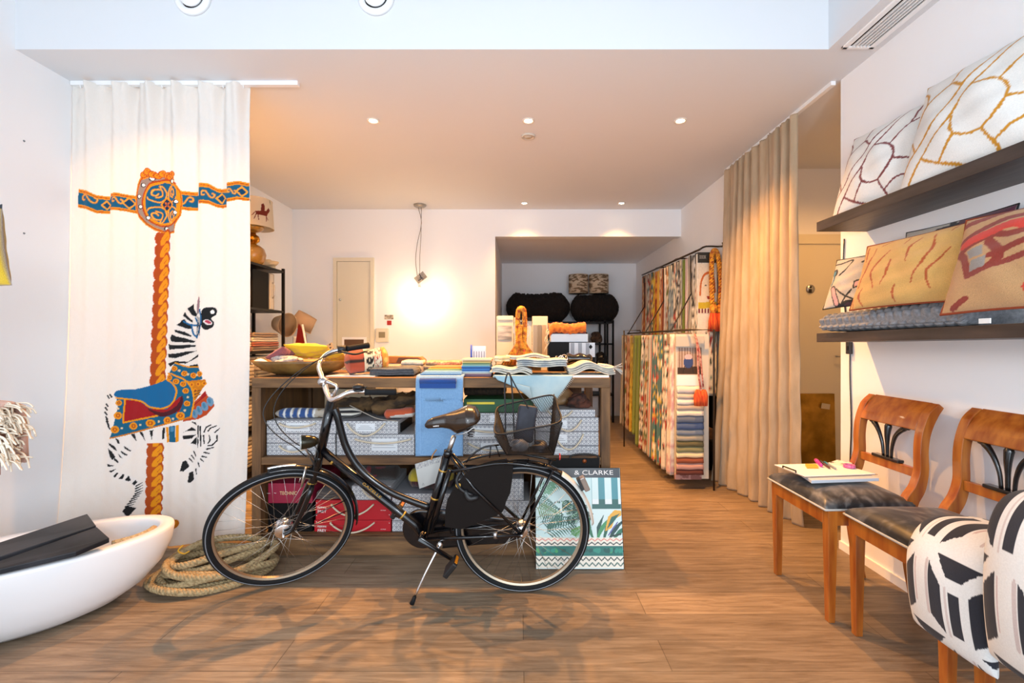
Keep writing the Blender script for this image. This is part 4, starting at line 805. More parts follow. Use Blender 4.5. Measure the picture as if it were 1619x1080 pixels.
# lower shelf
Yl = 2.86
tb = sbox(413, 494, 796, 848, Yl, .45, m_blk, 'plain black box below the crimson one on the bottom shelf', name='storage_box', zsup=ZB_ + .001)
tc = sbox(414, 494, 764, 0, Yl, .45, m_crim, 'crimson box with pale gold lettering near the front wheel hub', name='storage_box', zsup=tb[1][2] + .001)
k = lambda px, py: W(px, py, Yl - .001)
lettering('TECHNIC', k(456, 780), .022, (1, 0, 0), (0, 0, 1), m_gold, tc[0], .01, width=.108); lettering('~', k(435, 779.5), .004, (1, 0, 0), (0, 0, 1), m_white, tc[0]); lettering('home', k(425, 780), .006, (1, 0, 0), (0, 0, 1), m_white, tc[0])
r1 = sbox(497, 618, 822.5, 0, Yl, .45, m_red, 'red box with white lettering and rope handle, lower of the two', name='sample_box', zsup=ZB_ + .001, rope=(.22, .78, .05))
r2 = sbox(499, 619, 791, 0, Yl, .45, m_red, 'red box with white lettering and rope handle, upper of the two', name='sample_box', zsup=r1[1][2] + .001, rope=(.22, .76, .06))
for t_, y in ((r1[0], 836), (r2[0], 806)):
    lettering('PIERRE', k(509, y - 3.4), .011, (1, 0, 0), (0, 0, 1), m_white, t_, .01, width=.056); lettering('FREY', k(509, y + 3), .016, (1, 0, 0), (0, 0, 1), m_white, t_, .01, width=.054)
    lettering('BOUTIQUE', k(606, y + 1), .0055, (1, 0, 0), (0, 0, 1), m_white, t_)
    for px, dy in ((500.5, -11), (500.5, 9), (615.5, -9), (615.5, 8)): make('rivet', M().lathe([(.003, 0), (.002, .002), (0, .0022)], k(px, y + dy), (0, -1, 0), 8), m_white, t_)
stack([556], [618], [768], r2[1][2] + .001, Yl, .4, ['small cane-patterned box on top of the red boxes'], lab=[None], rope=[(.3, .95, .05)])
stack([620, 620, 620], [722, 722, 720], [824, 802, 780], ZB_ + .001, Yl, .4, ['cane-patterned box beside the red ones, bottom of three', 'cane-patterned box beside the red ones, middle of three', 'cane-patterned box beside the red ones, top of three'], lab=[None, (.5, .8), None], rope=[None] * 3)
stack([724, 724, 724], [838, 838, 828], [823, 792, 757], ZB_ + .001, Yl, .4, ['cane-patterned box behind the coat guard, bottom of three', 'cane-patterned box behind the coat guard, middle of three', 'cane-patterned box showing behind the rear spokes, top of three'], lab=[None] * 3, rope=[None] * 3)
one('dark_crate', M().box((.12, Yl + .02, ZB_ + .001), (.47, Yl + .5, .45)), m_wd, 'dark wooden crate at the right end of the bottom shelf', 'crate', bevel=.004)

# ---------------- cloth goods: folded and rolled things ----------------
def fabmat(name, c, c2=None, sc=120, rough=.9): return mat(name, c, rough, col2=c2, scale=sc, bump=.25, bscale=260, sheen=.15)
def folded(px0, px1, y0, z0, h, dep, mt, name, label, cat, group=None, layers=3, seed=0, rot=0.0, wav=.006, loft=0.0):
    """a folded cloth: stacked layers joined by rounded folds at the front"""
    r = random.Random(seed); x0 = (px0 - CX) / F * y0; x1 = (px1 - CX) / F * y0; lh = h / layers; pts = []
    for i in range(layers):
        zc = (i + .5) * lh; th = lh * .44
        for q in np.linspace(-pi / 2, pi / 2, 9): pts.append((-th * cos(q) * 1.1 + th + r.uniform(0, .004) * 0, zc + th * sin(q)))
        pts.append((th + .012, zc + lh * .47))
    P = pts + [(dep, h * .98), (dep + .004, h * .5), (dep, 0)]
    P = np.array(P); n = 44; xs = np.linspace(0, 1, n); rows = []
    for u in xs:
        w = wav * (sin(u * 6 + seed) + .5 * sin(u * 15 + seed * 2)); ed = min(u, 1 - u); rn = min(1, (ed * 26 + .35)) ** .5
        z = P[:, 1] * (rn if loft == 0 else (1 + loft * sin(pi * u)) * rn) ; yy = P[:, 0] + w * 1.4
        rows.append(np.stack([np.full(len(P), x0 + (x1 - x0) * u), y0 + yy, z0 + np.maximum(z + w * .25 * (z > .003), .0005)], 1))
    g = M().grid(np.array(rows), wrap=True, caps=True, smooth=True)
    if rot:
        c = np.array([(x0 + x1) / 2, y0 + dep / 2, 0]); R = np.array(Matrix.Rotation(rot, 3, 'Z')); g.v = [(v - c) @ R.T + c for v in g.v]
    return one(name, g, mt, label, cat, group)
def rolled(A, B, r, mt, name, label, cat, group=None, turns=3, n=14, squash=1.0, seed=1, taper=None):
    A = np.array(A, float); B = np.array(B, float); q = np.linspace(0, 1, n); rr = r * (1 + .06 * np.sin(q * 9 + seed)) * (np.ones(n) if taper is None else np.interp(q, [0, .5, 1], taper))
    P = A + (B - A) * q[:, None]; g = M().tube(P, rr, 18, flat=1)
    if squash != 1: z0 = min(A[2], B[2]) - r; g.v = [np.stack([v[:, 0], v[:, 1], z0 + (v[:, 2] - z0) * squash], 1) for v in g.v]
    t = thing(name, label, cat, ((A[0] + B[0]) / 2, (A[1] + B[1]) / 2, min(A[2], B[2]) - r), group); make('roll', g, mt, t)
    D = (B - A) / np.linalg.norm(B - A)
    for E_, s in ((A, -1), (B, 1)):
        e1 = np.cross(D, [0, 0, 1.0]); e1 /= np.linalg.norm(e1); e2 = np.cross(D, e1); a = np.linspace(0, turns * 2 * pi, 40)
        k = np.linspace(.12, .88, 40) * r; S = E_ + D * s * .001 + (np.cos(a) * k)[:, None] * e1 + (np.sin(a) * k)[:, None] * e2
        S[:, 2] = (min(A[2], B[2]) - r) + (S[:, 2] - (min(A[2], B[2]) - r)) * squash
        make('spiral_end', M().tube(S, r * .05, 4), mt, t)
    return t
def nrm(cx, y): return (cx - CX) / F * y
# middle shelf, above the boxes
zt = EYE - (665 - CY) / F * Yb
c = Canvas(0, 0, 1, 1, 200, '#b9ad9c')
for k_ in range(5): c.poly([(.06 + k_ * .085, 0), (.11 + k_ * .085, 0), (.12 + k_ * .08, 1), (.06 + k_ * .08, 1)], '#2b4f8a'); c.poly([(.115 + k_ * .085, 0), (.14 + k_ * .085, 0), (.14 + k_ * .08, 1), (.12 + k_ * .08, 1)], '#e4e3df')
c.ell(.52, .5, .05, .4, '#8a7048')
for k_ in range(6): c.poly([(.6, k_ / 6), (1, k_ / 6 + .02), (1, k_ / 6 + .1), (.62, k_ / 6 + .09)], '#16151a')
for k_ in range(6): c.poly([(.6, k_ / 6 + .09), (1, k_ / 6 + .1), (1, k_ / 6 + .16), (.6, k_ / 6 + .16)], '#e3ddd0')
def rollcol(A, B, r, cvs, name, label, cat, squash=1, z0=None, seed=0, n=90, mt=None):
    A = np.array(A, float); B = np.array(B, float); S, Aa = np.meshgrid(np.linspace(0, 1, n), np.linspace(0, 2 * pi, 48, endpoint=False), indexing='ij')
    rr = r * (np.clip(np.minimum(S, 1 - S) * 10, .02, 1) ** .45) * (1 + .07 * np.sin(S * 8 + seed) + .03 * np.sin(Aa * 3 + S * 11))
    D = (B - A) / np.linalg.norm(B - A); e1 = np.cross(D, [0, 0, 1.0]); e1 /= np.linalg.norm(e1); e2 = np.cross(e1, D)
    P = A + (B - A) * S[..., None] + (rr * np.cos(Aa))[..., None] * e1 + (rr * np.sin(Aa))[..., None] * e2 * squash
    return one(name, M().grid(P, cvs.samp(S, Aa / 2 / pi), wrap=True, caps=True), mt or m_emb, label, cat)
rollcol((nrm(433, 2.9), 2.92, zt + .033), (nrm(566, 2.9), 2.97, zt + .033), .04, c, 'rolled_cloth', 'rolled cream cloth with blue and black stripes on the left boxes', 'cloth', .78)
m_log = mat('driftwood', '#2e2013', .9, col2='#7a5a35', scale=16, stretch=(.35, 1, 1), bump=1.0, bscale=20)
def log(A, B, r, label, seed):
    r_ = random.Random(seed); A = np.array(A, float); B = np.array(B, float); n = 16; P = []; R = []
    for i in range(n):
        q = i / (n - 1); P.append(A + (B - A) * q + np.array([0, r_.uniform(-.006, .006), r_.uniform(-.006, .006)])); R.append(r * (.75 + .45 * r_.random()) * (1 if 0 < i < n - 1 else .6))
    one('driftwood_log', M().tube(P, R, 11), m_log, label, 'driftwood', 'driftwood logs in the counter')
log((nrm(528, 3.1), 3.12, zt + .06), (nrm(602, 3.1), 3.12, zt + .065), .045, 'short rough driftwood log lying on the left boxes behind the handlebar grip', 3)
log((nrm(588, 3.0), 2.99, zt + .045), (nrm(700, 3.0), 3.1, zt + .15), .042, 'dark driftwood log slanting up toward the light blue cloth', 5)
log((nrm(585, 3.2), 3.22, zt + .05), (nrm(660, 3.2), 3.26, zt + .10), .045, 'driftwood log lying behind the slanting dark one', 8)
m_kraft = mat('cream_card', '#cdb595', .8)
for i, (x0, x1, h, lab) in enumerate(((508, 580, .36, 'left'), (582, 652, .33, 'right'))):
    t = thing('cardboard_carton', f'plain beige carton at the back of the middle shelf, {lab} of two', 'carton', (nrm((x0 + x1) / 2, 3.37), 3.43, .601))
    make('body', M().box((nrm(x0, 3.3), 3.355, .601), (nrm(x1, 3.3), 3.41, .601 + h)), m_kraft, t, bevel=.003); make('flap', M().box((nrm(x0, 3.3), 3.35, .601 + h - .03), (nrm(x1, 3.3), 3.355, .601 + h)), m_kraft, t)
zr_ = EYE - (665.5 - CY) / F * Yb
c = Canvas(0, 0, 1, 1, 100, '#c4552e'); c.poly([(.3, .5), (1, .4), (1, 1), (.2, .95)], '#dcd5cb')
rollcol((nrm(606, 2.88), 2.9, zr_ + .032), (nrm(655, 2.88), 2.92, zr_ + .045), .04, c, 'rolled_cloth', 'rust and white rolled cloth just left of the light blue cloth', 'cloth', .75, seed=2)
one('shelf_ribbon', M().tube([W(553, 641, 2.83), W(575, 652, 2.825), W(598, 662, 2.83), W(628, 666, 2.84)], .006, 6, smooth_path=5, flat=.4), mat('ribbon_grey', '#a89e90', .7), 'narrow grey beige ribbon trailing over the box edge', 'ribbon')
one('dark_block', M().box(W(632, 0, 2.9) * [1, 1, 0] + [0, 0, EYE - (686.5 - CY) / F * Yb + .001], W(652, 0, 3.2) * [1, 1, 0] + [0, 0, .79]), m_blk, 'small black box beside the rope-handled box left of the blue cloth', 'box', bevel=.003)
# green case, dark rolls, paper bag on the right
zg = EYE - (653 - CY) / F * (Yb + .02) + .002
t = thing('green_case', 'dark green flat case with a yellow stripe behind the saddle', 'case', (nrm(775, 2.9), 3.0, zg)); make('body', M().box((nrm(733, 2.87), 2.87, zg), (nrm(844, 2.87), 3.2, zg + .085)), mat('green_card', '#0d4a22', .5), t, bevel=.004)
make('stripe', M().box((nrm(738, 2.87), 2.868, zg + .052), (nrm(782, 2.87), 2.871, zg + .066)), mat('stripe_yellow', '#d8c02a', .5), t)
rolled((nrm(735, 3.05), 3.05, zg + .085 + .033), (nrm(795, 3.05), 3.07, zg + .085 + .033), .03, mat('dark_fur', '#221a14', .95, col2='#3a2a1c', scale=60, bump=.8), 'dark_roll', 'dark brown rolled hide lying on the green case', 'roll')
rolled((nrm(733, 3.3), 3.33, zg + .1), (nrm(800, 3.3), 3.35, zg + .1), .03, fabmat('ochre_cloth', '#b88a38'), 'ochre_roll', 'ochre rolled cloth at the back above the dark hide', 'roll')
zz4 = EYE - (647.5 - CY) / F * Yb + .001
def blob(ctr, rx, ry, rz, mt, name, label, cat, seed=0, amp=.18, group=None, flatb=True):
    n, m_ = 30, 40; th = np.linspace(.001, pi - .001, n); ph = np.linspace(0, 2 * pi, m_, endpoint=False); T_, P_ = np.meshgrid(th, ph, indexing='ij'); r = random.Random(seed)
    k_ = 1 + sum(amp / (j + 1) * np.sin(T_ * r.uniform(1, 3 + j) * 1.5 + P_ * r.randint(1, 3 + j) + r.uniform(0, 6)) * np.sin(T_) for j in range(5))
    X = ctr[0] + rx * k_ * np.sin(T_) * np.cos(P_); Y = ctr[1] + ry * k_ * np.sin(T_) * np.sin(P_); Z = ctr[2] + rz * k_ * np.cos(T_)
    if flatb: Z = np.maximum(Z, ctr[2] - rz * .8)
    return one(name, M().grid(np.stack([X, Y, Z], 2), wrap=True), mt, label, cat, group)
blob((nrm(884, 3.05), 3.05, zz4 + .064), .085, .075, .072, mat('kraft_paper', '#b08a62', .5, col2='#8a6844', scale=6, bump=.9, bscale=9), 'paper_bag', 'crumpled translucent brown paper bag on the right-hand box stack', 'bag', 4)
blob((nrm(915, 2.91), 2.91, zz4 + .042), .07, .045, .05, mat('dark_bundle', '#1f1512', .9, col2='#5a3020', scale=22, bump=.6), 'dark_bundle', 'dark brown bundle in front of the paper bag', 'bundle', 9)
# textiles at the top of the lower compartment
zl = EYE - (768 - CY) / F * Yl
c = Canvas(0, 0, 1, 1, 160, '#20140e')
for k_ in range(14): c.ell(rnd.random(), rnd.random(), .05, .12, rnd.choice(['#6e1a22', '#0f0c0c', '#a48a3a', '#3a2a22', '#c8862c']), rnd.random() * 3)
za = EYE - (768 - CY) / F * Yl + .003
rollcol((nrm(560, 2.95), 2.98, za + .04), (nrm(632, 2.95), 2.98, za + .05), .05, c, 'patterned_roll', 'dark patterned rolled textile above the small box by the swan tube', 'textile', .9)
zb_ = EYE - (780 - CY) / F * Yl + .003
c = Canvas(0, 0, 1, 1, 160, '#3a1418'); 
for k_ in range(10): c.poly([(k_ / 10, .3), (k_ / 10 + .06, .3), (k_ / 10 + .02, 1), (k_ / 10, 1)], rnd.choice(['#120d0d', '#5a1d24', '#6a4a2a']))
c.poly([(0, .0), (1, .0), (1, .3), (0, .25)], '#b8a22e'); c.poly([(.5, .05), (.8, .05), (.8, .3), (.5, .28)], '#cc6a1c')
rollcol((nrm(645, 2.93), 2.95, zb_ + .07), (nrm(718, 2.93), 2.95, zb_ + .07), .075, c, 'patterned_roll', 'maroon and mustard rolled textile behind the hanging tag', 'textile', .85, seed=4)
rolled((nrm(440, 3.0), 3.02, tc[1][2] + .036), (nrm(495, 3.0), 3.04, tc[1][2] + .036), .034, fabmat('brown_dark_cloth', '#2c1c18', '#3e2a22'), 'dark_roll', 'dark brown rolled cloth on the crimson box', 'roll')
folded(500, 556, 2.87, r2[1][2] + .001, .05, .3, fabmat('taupe_cloth', '#4d4440', '#5c524c'), 'folded_cloth', 'dark taupe folded cloth on the upper red box', 'cloth', None, 3, 3)

# ---------------- light blue cloth over the counter front ----------------
xa, xb = nrm(657, 2.76), nrm(732, 2.76)
t = thing('blue_panel', 'light blue fabric sample panel hanging over the counter front behind the saddle', 'fabric panel', ((xa + xb) / 2, 2.77, .6))
n = 30; u, v = np.meshgrid(np.linspace(0, 1, 24), np.linspace(0, 1, 60))
zT = CT + .012; path = np.array([(3.1, zT), (2.95, zT), (2.83, zT), (2.782, zT - .01), (2.768, zT - .06), (2.765, .9), (2.765, .75), (2.764, .618)]); P, _ = spline(path, 8)
L_ = np.linspace(0, len(P) - 1, 60).astype(int)
X = xa + (xb - xa) * u; Y = P[L_, 0][:, None] + .003 * np.sin(u * 8 + v * 5) * (v > .4); Z = P[L_, 1][:, None] + 0 * u
m_blue = fabmat('light_blue_cloth', '#6f96bd', '#7ba1c6'); m_navy = fabmat('deep_blue_cloth', '#1c4486')
make('cloth', M().grid(np.stack([X, Y, Z], 2)), m_blue, t, solid=.012)
make('stitched_edge', M().box((xa + .028, 2.7545, .63), (xa + .031, 2.757, 1.06)), mat('stitch_blue', '#88acd0', .8), t)
make('stitched_edge', M().box((xa + .03, 2.7545, .626), (xb - .01, 2.757, .63)), bpy.data.materials['stitch_blue'], t)
g = M(); g.tube([(xa + .03, 2.745, zT - .028), (xb - .04, 2.745, zT - .028)], .018, 10, flat=1); g.box((xa + .03, 2.735, zT - .07), (xb - .04, 2.745, zT - .03)); make('fold_under', g, m_navy, t)
# colour swatches over it
zc = zT + .007
cols = ['#5f8fc0', '#7fa8cf', '#a9c3cf', '#6f9a7a', '#d8a23a', '#d8722a']
for i, c_ in enumerate(cols):
    y0 = 2.80 + i * .035
    one('fabric_swatch', M().box((nrm(664 + i * 1.5, 2.8), y0, zc + i * .0062), (nrm(729, 2.8), y0 + .24, zc + i * .0062 + .0055)), fabmat('swatch_%d' % i, c_), f'{["mid blue", "sky blue", "pale blue grey", "sage green", "amber yellow", "orange"][i]} fabric swatch fanned out on top of the light blue panel', 'swatch', 'fanned fabric swatches above the blue panel', bevel=.0015)
# ---------------- white tag with rope ----------------
c0 = np.array([W(656, 734, 2.66), W(699, 721, 2.66), W(690, 763, 2.66), W(663, 773, 2.66)])
t = thing('hang_tag', 'pale grey cardboard tag tilted beside the seat tube', 'tag', c0.mean(0))
make('card', M().prism(c0, (0, .003, 0)), mat('tag_card', '#bdbdb9', .6), t)
c1 = c0 + [0, -.001, 0]; make('header_band', M().prism([c1[0], c1[1], c1[1] + (c1[2] - c1[1]) * .22, c1[0] + (c1[3] - c1[0]) * .22], (0, .0008, 0)), mat('tag_header', '#c5c3bd', .6, col2='#85868c', scale=90), t)
p = W(669, 766, 2.656); g = M(); g.tube([(p[0], p[1], p[2] + .008), (p[0] + .007, p[1], p[2] - .005), (p[0] - .007, p[1], p[2] - .005)], .0012, 4, closed=True); make('recycling_mark', g, m_ink, t)
make('rope', M().tube([W(682, 727, 2.655), W(684, 720, 2.68), W(688, 714, 2.73), W(690, 711, 2.742)], .004, 6, smooth_path=4), mat('rope_orange', '#c98a4a', .9), t)
# ---------------- bicycle ----------------
m_fr = mat('black_enamel', '#08080b', .2, coat=.3, spec=.4)
m_rub = mat('tyre_rubber', '#111214', .75, spec=.25, bump=.2, bscale=150)
m_refl = mat('reflective_line', '#7c7f84', .4)
m_alu = mat('rim_alloy', '#b3a48f', .3, .85)
m_spk = mat('spoke_steel', (.45, .43, .4), .35, 1.0)
m_pla = mat('black_plastic', '#131315', .5)
m_gold2 = mat('gold_line', '#b98f3e', .4, .5)
m_amb = mat('amber_reflector', '#d07a12', .25, coat=.5)
PR = np.array([.014, 2.404, 0.0]); AXR = np.array([.013, 2.36, EYE - .976]); AXF = np.array([-1.229, 2.374, EYE - .98])
dF = AXF - AXR; dF /= np.linalg.norm(dF)
upB = np.array([0, -sin(.126), cos(.126)]); upB -= dF * (upB @ dF); upB /= np.linalg.norm(upB); latB = np.cross(upB, dF)   # towards the camera
if latB[1] > 0: latB = -latB
def onplane(px, py, P0, n):
    r = np.array([(px - CX) / F, 1.0, -(py - CY) / F]); o = np.array([0, 0, EYE]); return o + r * (((P0 - o) @ n) / (r @ n))
def bp(px, py, off=0.0): return onplane(px, py, AXR + latB * off, latB)
yw, ln = .479, -.315
aF = np.array([cos(yw), sin(yw), 0]); nF0 = np.array([-sin(yw), cos(yw), 0]); bF = np.array([0, 0, cos(ln)]) + nF0 * sin(ln); latF = np.cross(aF, bF)
if latF[1] > 0: latF = -latF
def fp(px, py, off=0.0): return onplane(px, py, AXF + latF * off, latF)
bike = thing('bicycle', 'black Dutch step-through bicycle with rear basket parked in front of the counter', 'bicycle', (-.6, 2.38, 0))
def B(name, m, mt, parent=None, **k): return make(name, m, mt, parent or bike, **k)
# wheels
def wheel(name, ctr, a, b, lat, hubr, hubw, seed):
    ang = np.linspace(0, 2 * pi, 97)[:-1]; circ = lambda r, off=0, A=ang: ctr + r * (np.cos(A)[:, None] * a + np.sin(A)[:, None] * b) + lat * off
    w = B(name, M().tube(circ(.330), .0215, 12, closed=True), m_rub)
    g = M(); prof = [(.312, -.012), (.318, -.014), (.318, .014), (.312, .012), (.303, .008), (.303, -.008)]
    G = np.stack([circ(r, o) for r, o in prof], 1); g.grid(np.concatenate([G, G[:1]]), wrap=True, smooth=False); B('rim', g, m_alu, w)
    for s in (1, -1): B('reflective_stripe', M().tube(circ(.336, .0195 * s), .0026, 5, closed=True), m_refl, w)
    g = M(); g.tube([ctr - lat * hubw / 2, ctr - lat * (hubw / 2 - .006), ctr - lat * (hubw / 2 - .012), ctr + lat * (hubw / 2 - .012), ctr + lat * (hubw / 2 - .006), ctr + lat * hubw / 2], [hubr * .85, hubr, hubr * .8, hubr * .8, hubr, hubr * .85], 20)
    B('hub', g, m_chrome if hubr > .03 else m_steel, w)
    B('axle_nut', M().tube([ctr - lat * .07, ctr + lat * .075], .007, 8), m_steel, w)
    for i in range(36):
        s = 1 if i % 2 else -1; th = i * 2 * pi / 36; d = (.5 + .12) * (1 if (i // 2) % 2 else -1)
        p0 = ctr + hubr * .95 * (cos(th + d * 1.7) * a + sin(th + d * 1.7) * b) + lat * s * (hubw / 2 - .006); p1 = ctr + .306 * (cos(th) * a + sin(th) * b)
        B('spoke', M().tube([p0, p1], .0009, 4), m_spk, w)
    B('valve', M().tube([circ(.305)[20], circ(.275)[20]], .003, 5), m_steel, w)
    return w
wheel('rear_wheel', AXR, dF * 1.0, upB, latB, .034, .075, 1)
wheel('front_wheel', AXF, aF, bF, latF, .045, .062, 2)
# mudguards
def guard(name, ctr, a, b, lat, r, t0, t1, w, mt, n=50):
    A = np.linspace(t0, t1, n); pr = np.linspace(-1, 1, 9); G = []
    for q in A: G.append([ctr + (r - .014 * (p * p)) * (cos(q) * a + sin(q) * b) + lat * p * w for p in pr])
    g = M().grid(np.array(G)); return B(name, g, mt, solid=.002)
def angof(P, ctr, a, b): d = P - ctr; return atan2(d @ b, d @ a)
back = -dF
def RA(px, py): return angof(bp(px, py), AXR, back, upB)
m_wg = mat('white_guard', '#c9c6bd', .4)
tA, tB = RA(889, 748), RA(741, 770)
guard('rear_mudguard', AXR, back, upB, latB, .372, tA, tB + .75, .03, m_fr)
guard('mudguard_tail', AXR, back, upB, latB, .373, RA(938, 826), tA + .01, .0305, m_wg, 24)
FA = lambda px, py: angof(fp(px, py), AXF, -aF, bF)
guard('front_mudguard', AXF, -aF, bF, latF, .372, FA(423, 742), FA(568, 825) if FA(568, 825) > FA(423, 742) else FA(568, 825) + 2 * pi, .029, m_fr)
guard('mudguard_strip', AXF, -aF, bF, latF, .377, FA(423, 742), FA(470, 733), .008, m_chrome, 14)
# frame
g = M(); g.tube([bp(524, 634), bp(505, 722)], .0235, 14); B('head_tube', g, m_fr)
sw = [(529, 646), (533, 656), (538, 676), (547, 706), (563, 734), (585, 756), (616, 777), (648, 791), (679, 802)]
B('swan_tube', M().tube([bp(*p) for p in sw], .0185, 12, smooth_path=5), m_fr)
dt = M().tube([bp(508, 711), bp(655, 829), bp(668, 846)], .022, 14); B('down_tube', dt, m_fr)
B('seat_tube', M().tube([bp(708, 716), bp(671, 846)], .0205, 14), m_fr)
B('pump_tube', M().tube([bp(711, 744, .03), bp(681, 842, .03)], .0135, 10), m_fr)
B('bottom_bracket', M().tube([AXR * 0 + bp(669, 848, -.04), bp(669, 848, .045)], .024, 14), m_fr)
for s in (1, -1):
    B('seat_stay', M().tube([bp(714, 720) + latB * .02 * s, bp(750, 765) + latB * .045 * s, AXR + latB * .06 * s], .0085, 8), m_fr)
    B('chain_stay', M().tube([bp(669, 848) + latB * .03 * s, AXR + latB * .062 * s], .0105, 8), m_fr)
B('seat_lug', M().tube([bp(709, 712), bp(707, 722)], .022, 12), m_fr)
for a_, b_ in (((526, 727.5), (528.5, 729.5)), ((636, 813.5), (638, 815.2))): B('gold_band', M().tube([bp(*a_), bp(*b_)], .0226, 14), m_gold2)
for y in (742, 786): x = 708 + (y - 716) * (671 - 708) / (846 - 716); B('gold_band', M().tube([bp(x, y), bp(x - .7, y + 2.5)], .0212, 14), m_gold2)
# lettering on the down tube
ra = bp(608, 792) - bp(570, 761); c0 = bp(588, 775.5, .0225)
lettering('GAZELLE', c0, .015, ra, np.cross(latB, ra), m_gold2, bike, .01, width=.12, depth=.0015)
# cranks, pedals, chain case
BBc = bp(669, 848)
cc = lambda px, py: bp(px, py, -.05)
P = []
for q in np.linspace(radians(70), radians(250), 22): P.append(bp(668, 838, -.045) + .108 * (-cos(q) * dF * -1 * -1 + sin(q) * upB) * np.array([1, 1, 1]))
cpt = bp(668, 838, -.045); P = [cpt + .108 * (cos(q) * dF + sin(q) * upB) for q in np.linspace(radians(100), radians(-105), 26)]
P = [cc(700, 808)] + P + [cc(700, 868), cc(760, 862), cc(806, 860), cc(832, 848), cc(836, 832), cc(820, 823), cc(760, 816)]
B('chain_case', M().prism(P, -latB * .03), m_fr, bevel=.006)
ck = bp(662, 853, .075); ce = bp(716, 885, .085)
B('crank', M().tube([bp(669, 848, .04), bp(665, 850, .07), ck, ce], [.016, .015, .013, .011], 10), m_fr)
fc = BBc - (ce - BBc - latB * ((ce - BBc) @ latB)) - latB * .085
B('crank', M().tube([BBc - latB * .05, BBc - latB * .075, fc], [.014, .013, .011], 10), m_fr)
for c0, s in ((ce, 1), (fc, -1)):
    pd = c0 + latB * s * .055; e1 = dF * cos(-.9) + upB * sin(-.9); e2 = -dF * sin(-.9) + upB * cos(-.9)
    def blk(c, l, w, h):
        g = M(); v = [c + e1 * x * l / 2 + latB * y * w / 2 + e2 * z * h / 2 for z in (-1, 1) for y in (-1, 1) for x in (-1, 1)]; return g.add(v, [(0, 2, 3, 1), (4, 5, 7, 6), (0, 1, 5, 4), (2, 6, 7, 3), (0, 4, 6, 2), (1, 3, 7, 5)])
    pdl = B('pedal', blk(pd, .088, .085, .026), m_pla, bevel=.006)
    B('pedal_axle', M().tube([c0, pd], .007, 8), m_steel, pdl)
    for k_ in (1, -1): B('reflector', blk(pd + e1 * .0455 * k_, .004, .055, .014), m_amb, pdl)
# kickstand
B('stand_bracket', M().tube([bp(696, 853, .02), bp(695, 866, .05)], .016, 8), m_chrome)
KT = FL(651, 959) + np.array([0, 0, .012])
B('kickstand', M().tube([bp(695, 862, .045), W(687, 878, 2.30), W(672, 908, 2.275), W(655, 945, 2.26)], [.0075, .007, .0065, .006], 8, smooth_path=3), m_chrome)
B('stand_foot', M().tube([W(656, 943, 2.26), KT], [.009, .0125], 8), m_rub)
# fork
crown = fp(494, 764)
B('steering_column', M().tube([bp(505, 720), fp(499, 744), crown], [.021, .025, .022], 12, smooth_path=4), m_fr)
B('gold_band', M().tube([crown + [0, 0, .006], crown - [0, 0, .002]], .0235, 12), m_gold2)
for s in (1, -1):
    pts = [crown - bF * .0, fp(489, 772) + latF * .045 * s, fp(476, 803) + latF * .047 * s, fp(462, 828) + latF * .048 * s, AXF + latF * .052 * s]
    B('fork_blade', M().tube(pts, [.014, .014, .012, .0105, .009], 9, smooth_path=4), m_fr)
B('brake_arm', M().tube([fp(484, 738, .02), fp(481, 752, .04), fp(477, 770, .045)], [.008, .011, .009], 8, flat=.6), m_steel)
for q in ((506, 820), (500, 838)): B('guard_stay', M().tube([AXF + latF * .04, fp(q[0], q[1] - 10, .035), fp(548, q[1] - 30, .03)], .0028, 5), m_fr)
# headlight
hc = W(482, 699, 2.18); fd = -aF
hd = B('headlight', M().lathe([(.0, -.062), (.012, -.06), (.024, -.045), (.031, -.02), (.034, .008), (.034, .016)], hc, tuple(fd), 20), mat('lamp_bronze', '#2e2a1e', .2, .6))
B('lens', M().lathe([(.032, .014), (.03, .02), (.0, .024)], hc, tuple(fd), 20), mat('lamp_lens', '#aeb2b0', .1, .2, coat=1), hd)
B('lamp_bracket', M().tube([hc - [0, 0, .028], W(487, 716, 2.24), fp(497, 735, .02)], .005, 6), m_steel, hd)
# handlebar
B('stem', M().tube([bp(524, 634), bp(525, 629), W(527, 624, 2.2)], .013, 10), m_chrome)
B('stem_bracket', M().tube([W(526, 630, 2.2), W(533, 613, 2.2), W(531, 609, 2.2), W(515, 602, 2.21), W(511, 602, 2.22)], .008, 8), m_chrome)
B('stem_bracket', M().tube([W(522, 632, 2.2), W(517, 618, 2.21), W(510, 602, 2.22)], .012, 10), m_chrome)
bar = [(578, 619, 2.07), (560, 619, 2.06), (548, 622, 2.05), (535, 629, 2.05), (524, 632, 2.08), (517, 622, 2.14), (512, 607, 2.21), (508, 594, 2.28), (504, 580, 2.36), (509, 567, 2.42), (522, 557, 2.46), (541, 552, 2.49)]
hb = B('handlebar', M().tube([W(*p) for p in bar], .0115, 10, smooth_path=5), m_chrome)
B('clamp', M().tube([W(509, 604, 2.19), W(514, 602, 2.25)], .02, 12), m_chrome, hb)
for a_, b_ in (((577, 619.3, 2.07), (626, 619.5, 2.13)), ((548, 551.5, 2.5), (583, 546, 2.58))):
    B('grip', M().tube([W(*a_), (W(*a_) * .9 + W(*b_) * .1), (W(*a_) * .1 + W(*b_) * .9), W(*b_)], [.0175, .0155, .016, .0165], 12), m_rub, hb)
B('brake_lever', M().tube([W(540, 556, 2.46), W(548, 558, 2.44), W(562, 560, 2.47), W(577, 556, 2.55)], .006, 7, smooth_path=3), m_pla, hb)
B('gear_shifter', M().tube([W(534, 553, 2.485), W(547, 551.5, 2.5)], .021, 12), m_pla, hb)
bc = W(567, 614, 2.06); bl = B('bell', M().lathe([(.026, -.004), (.027, .004), (.02, .013), (.008, .017), (0, .0175)], bc + [0, 0, .004], (0, 0, 1), 18), m_pla, hb)
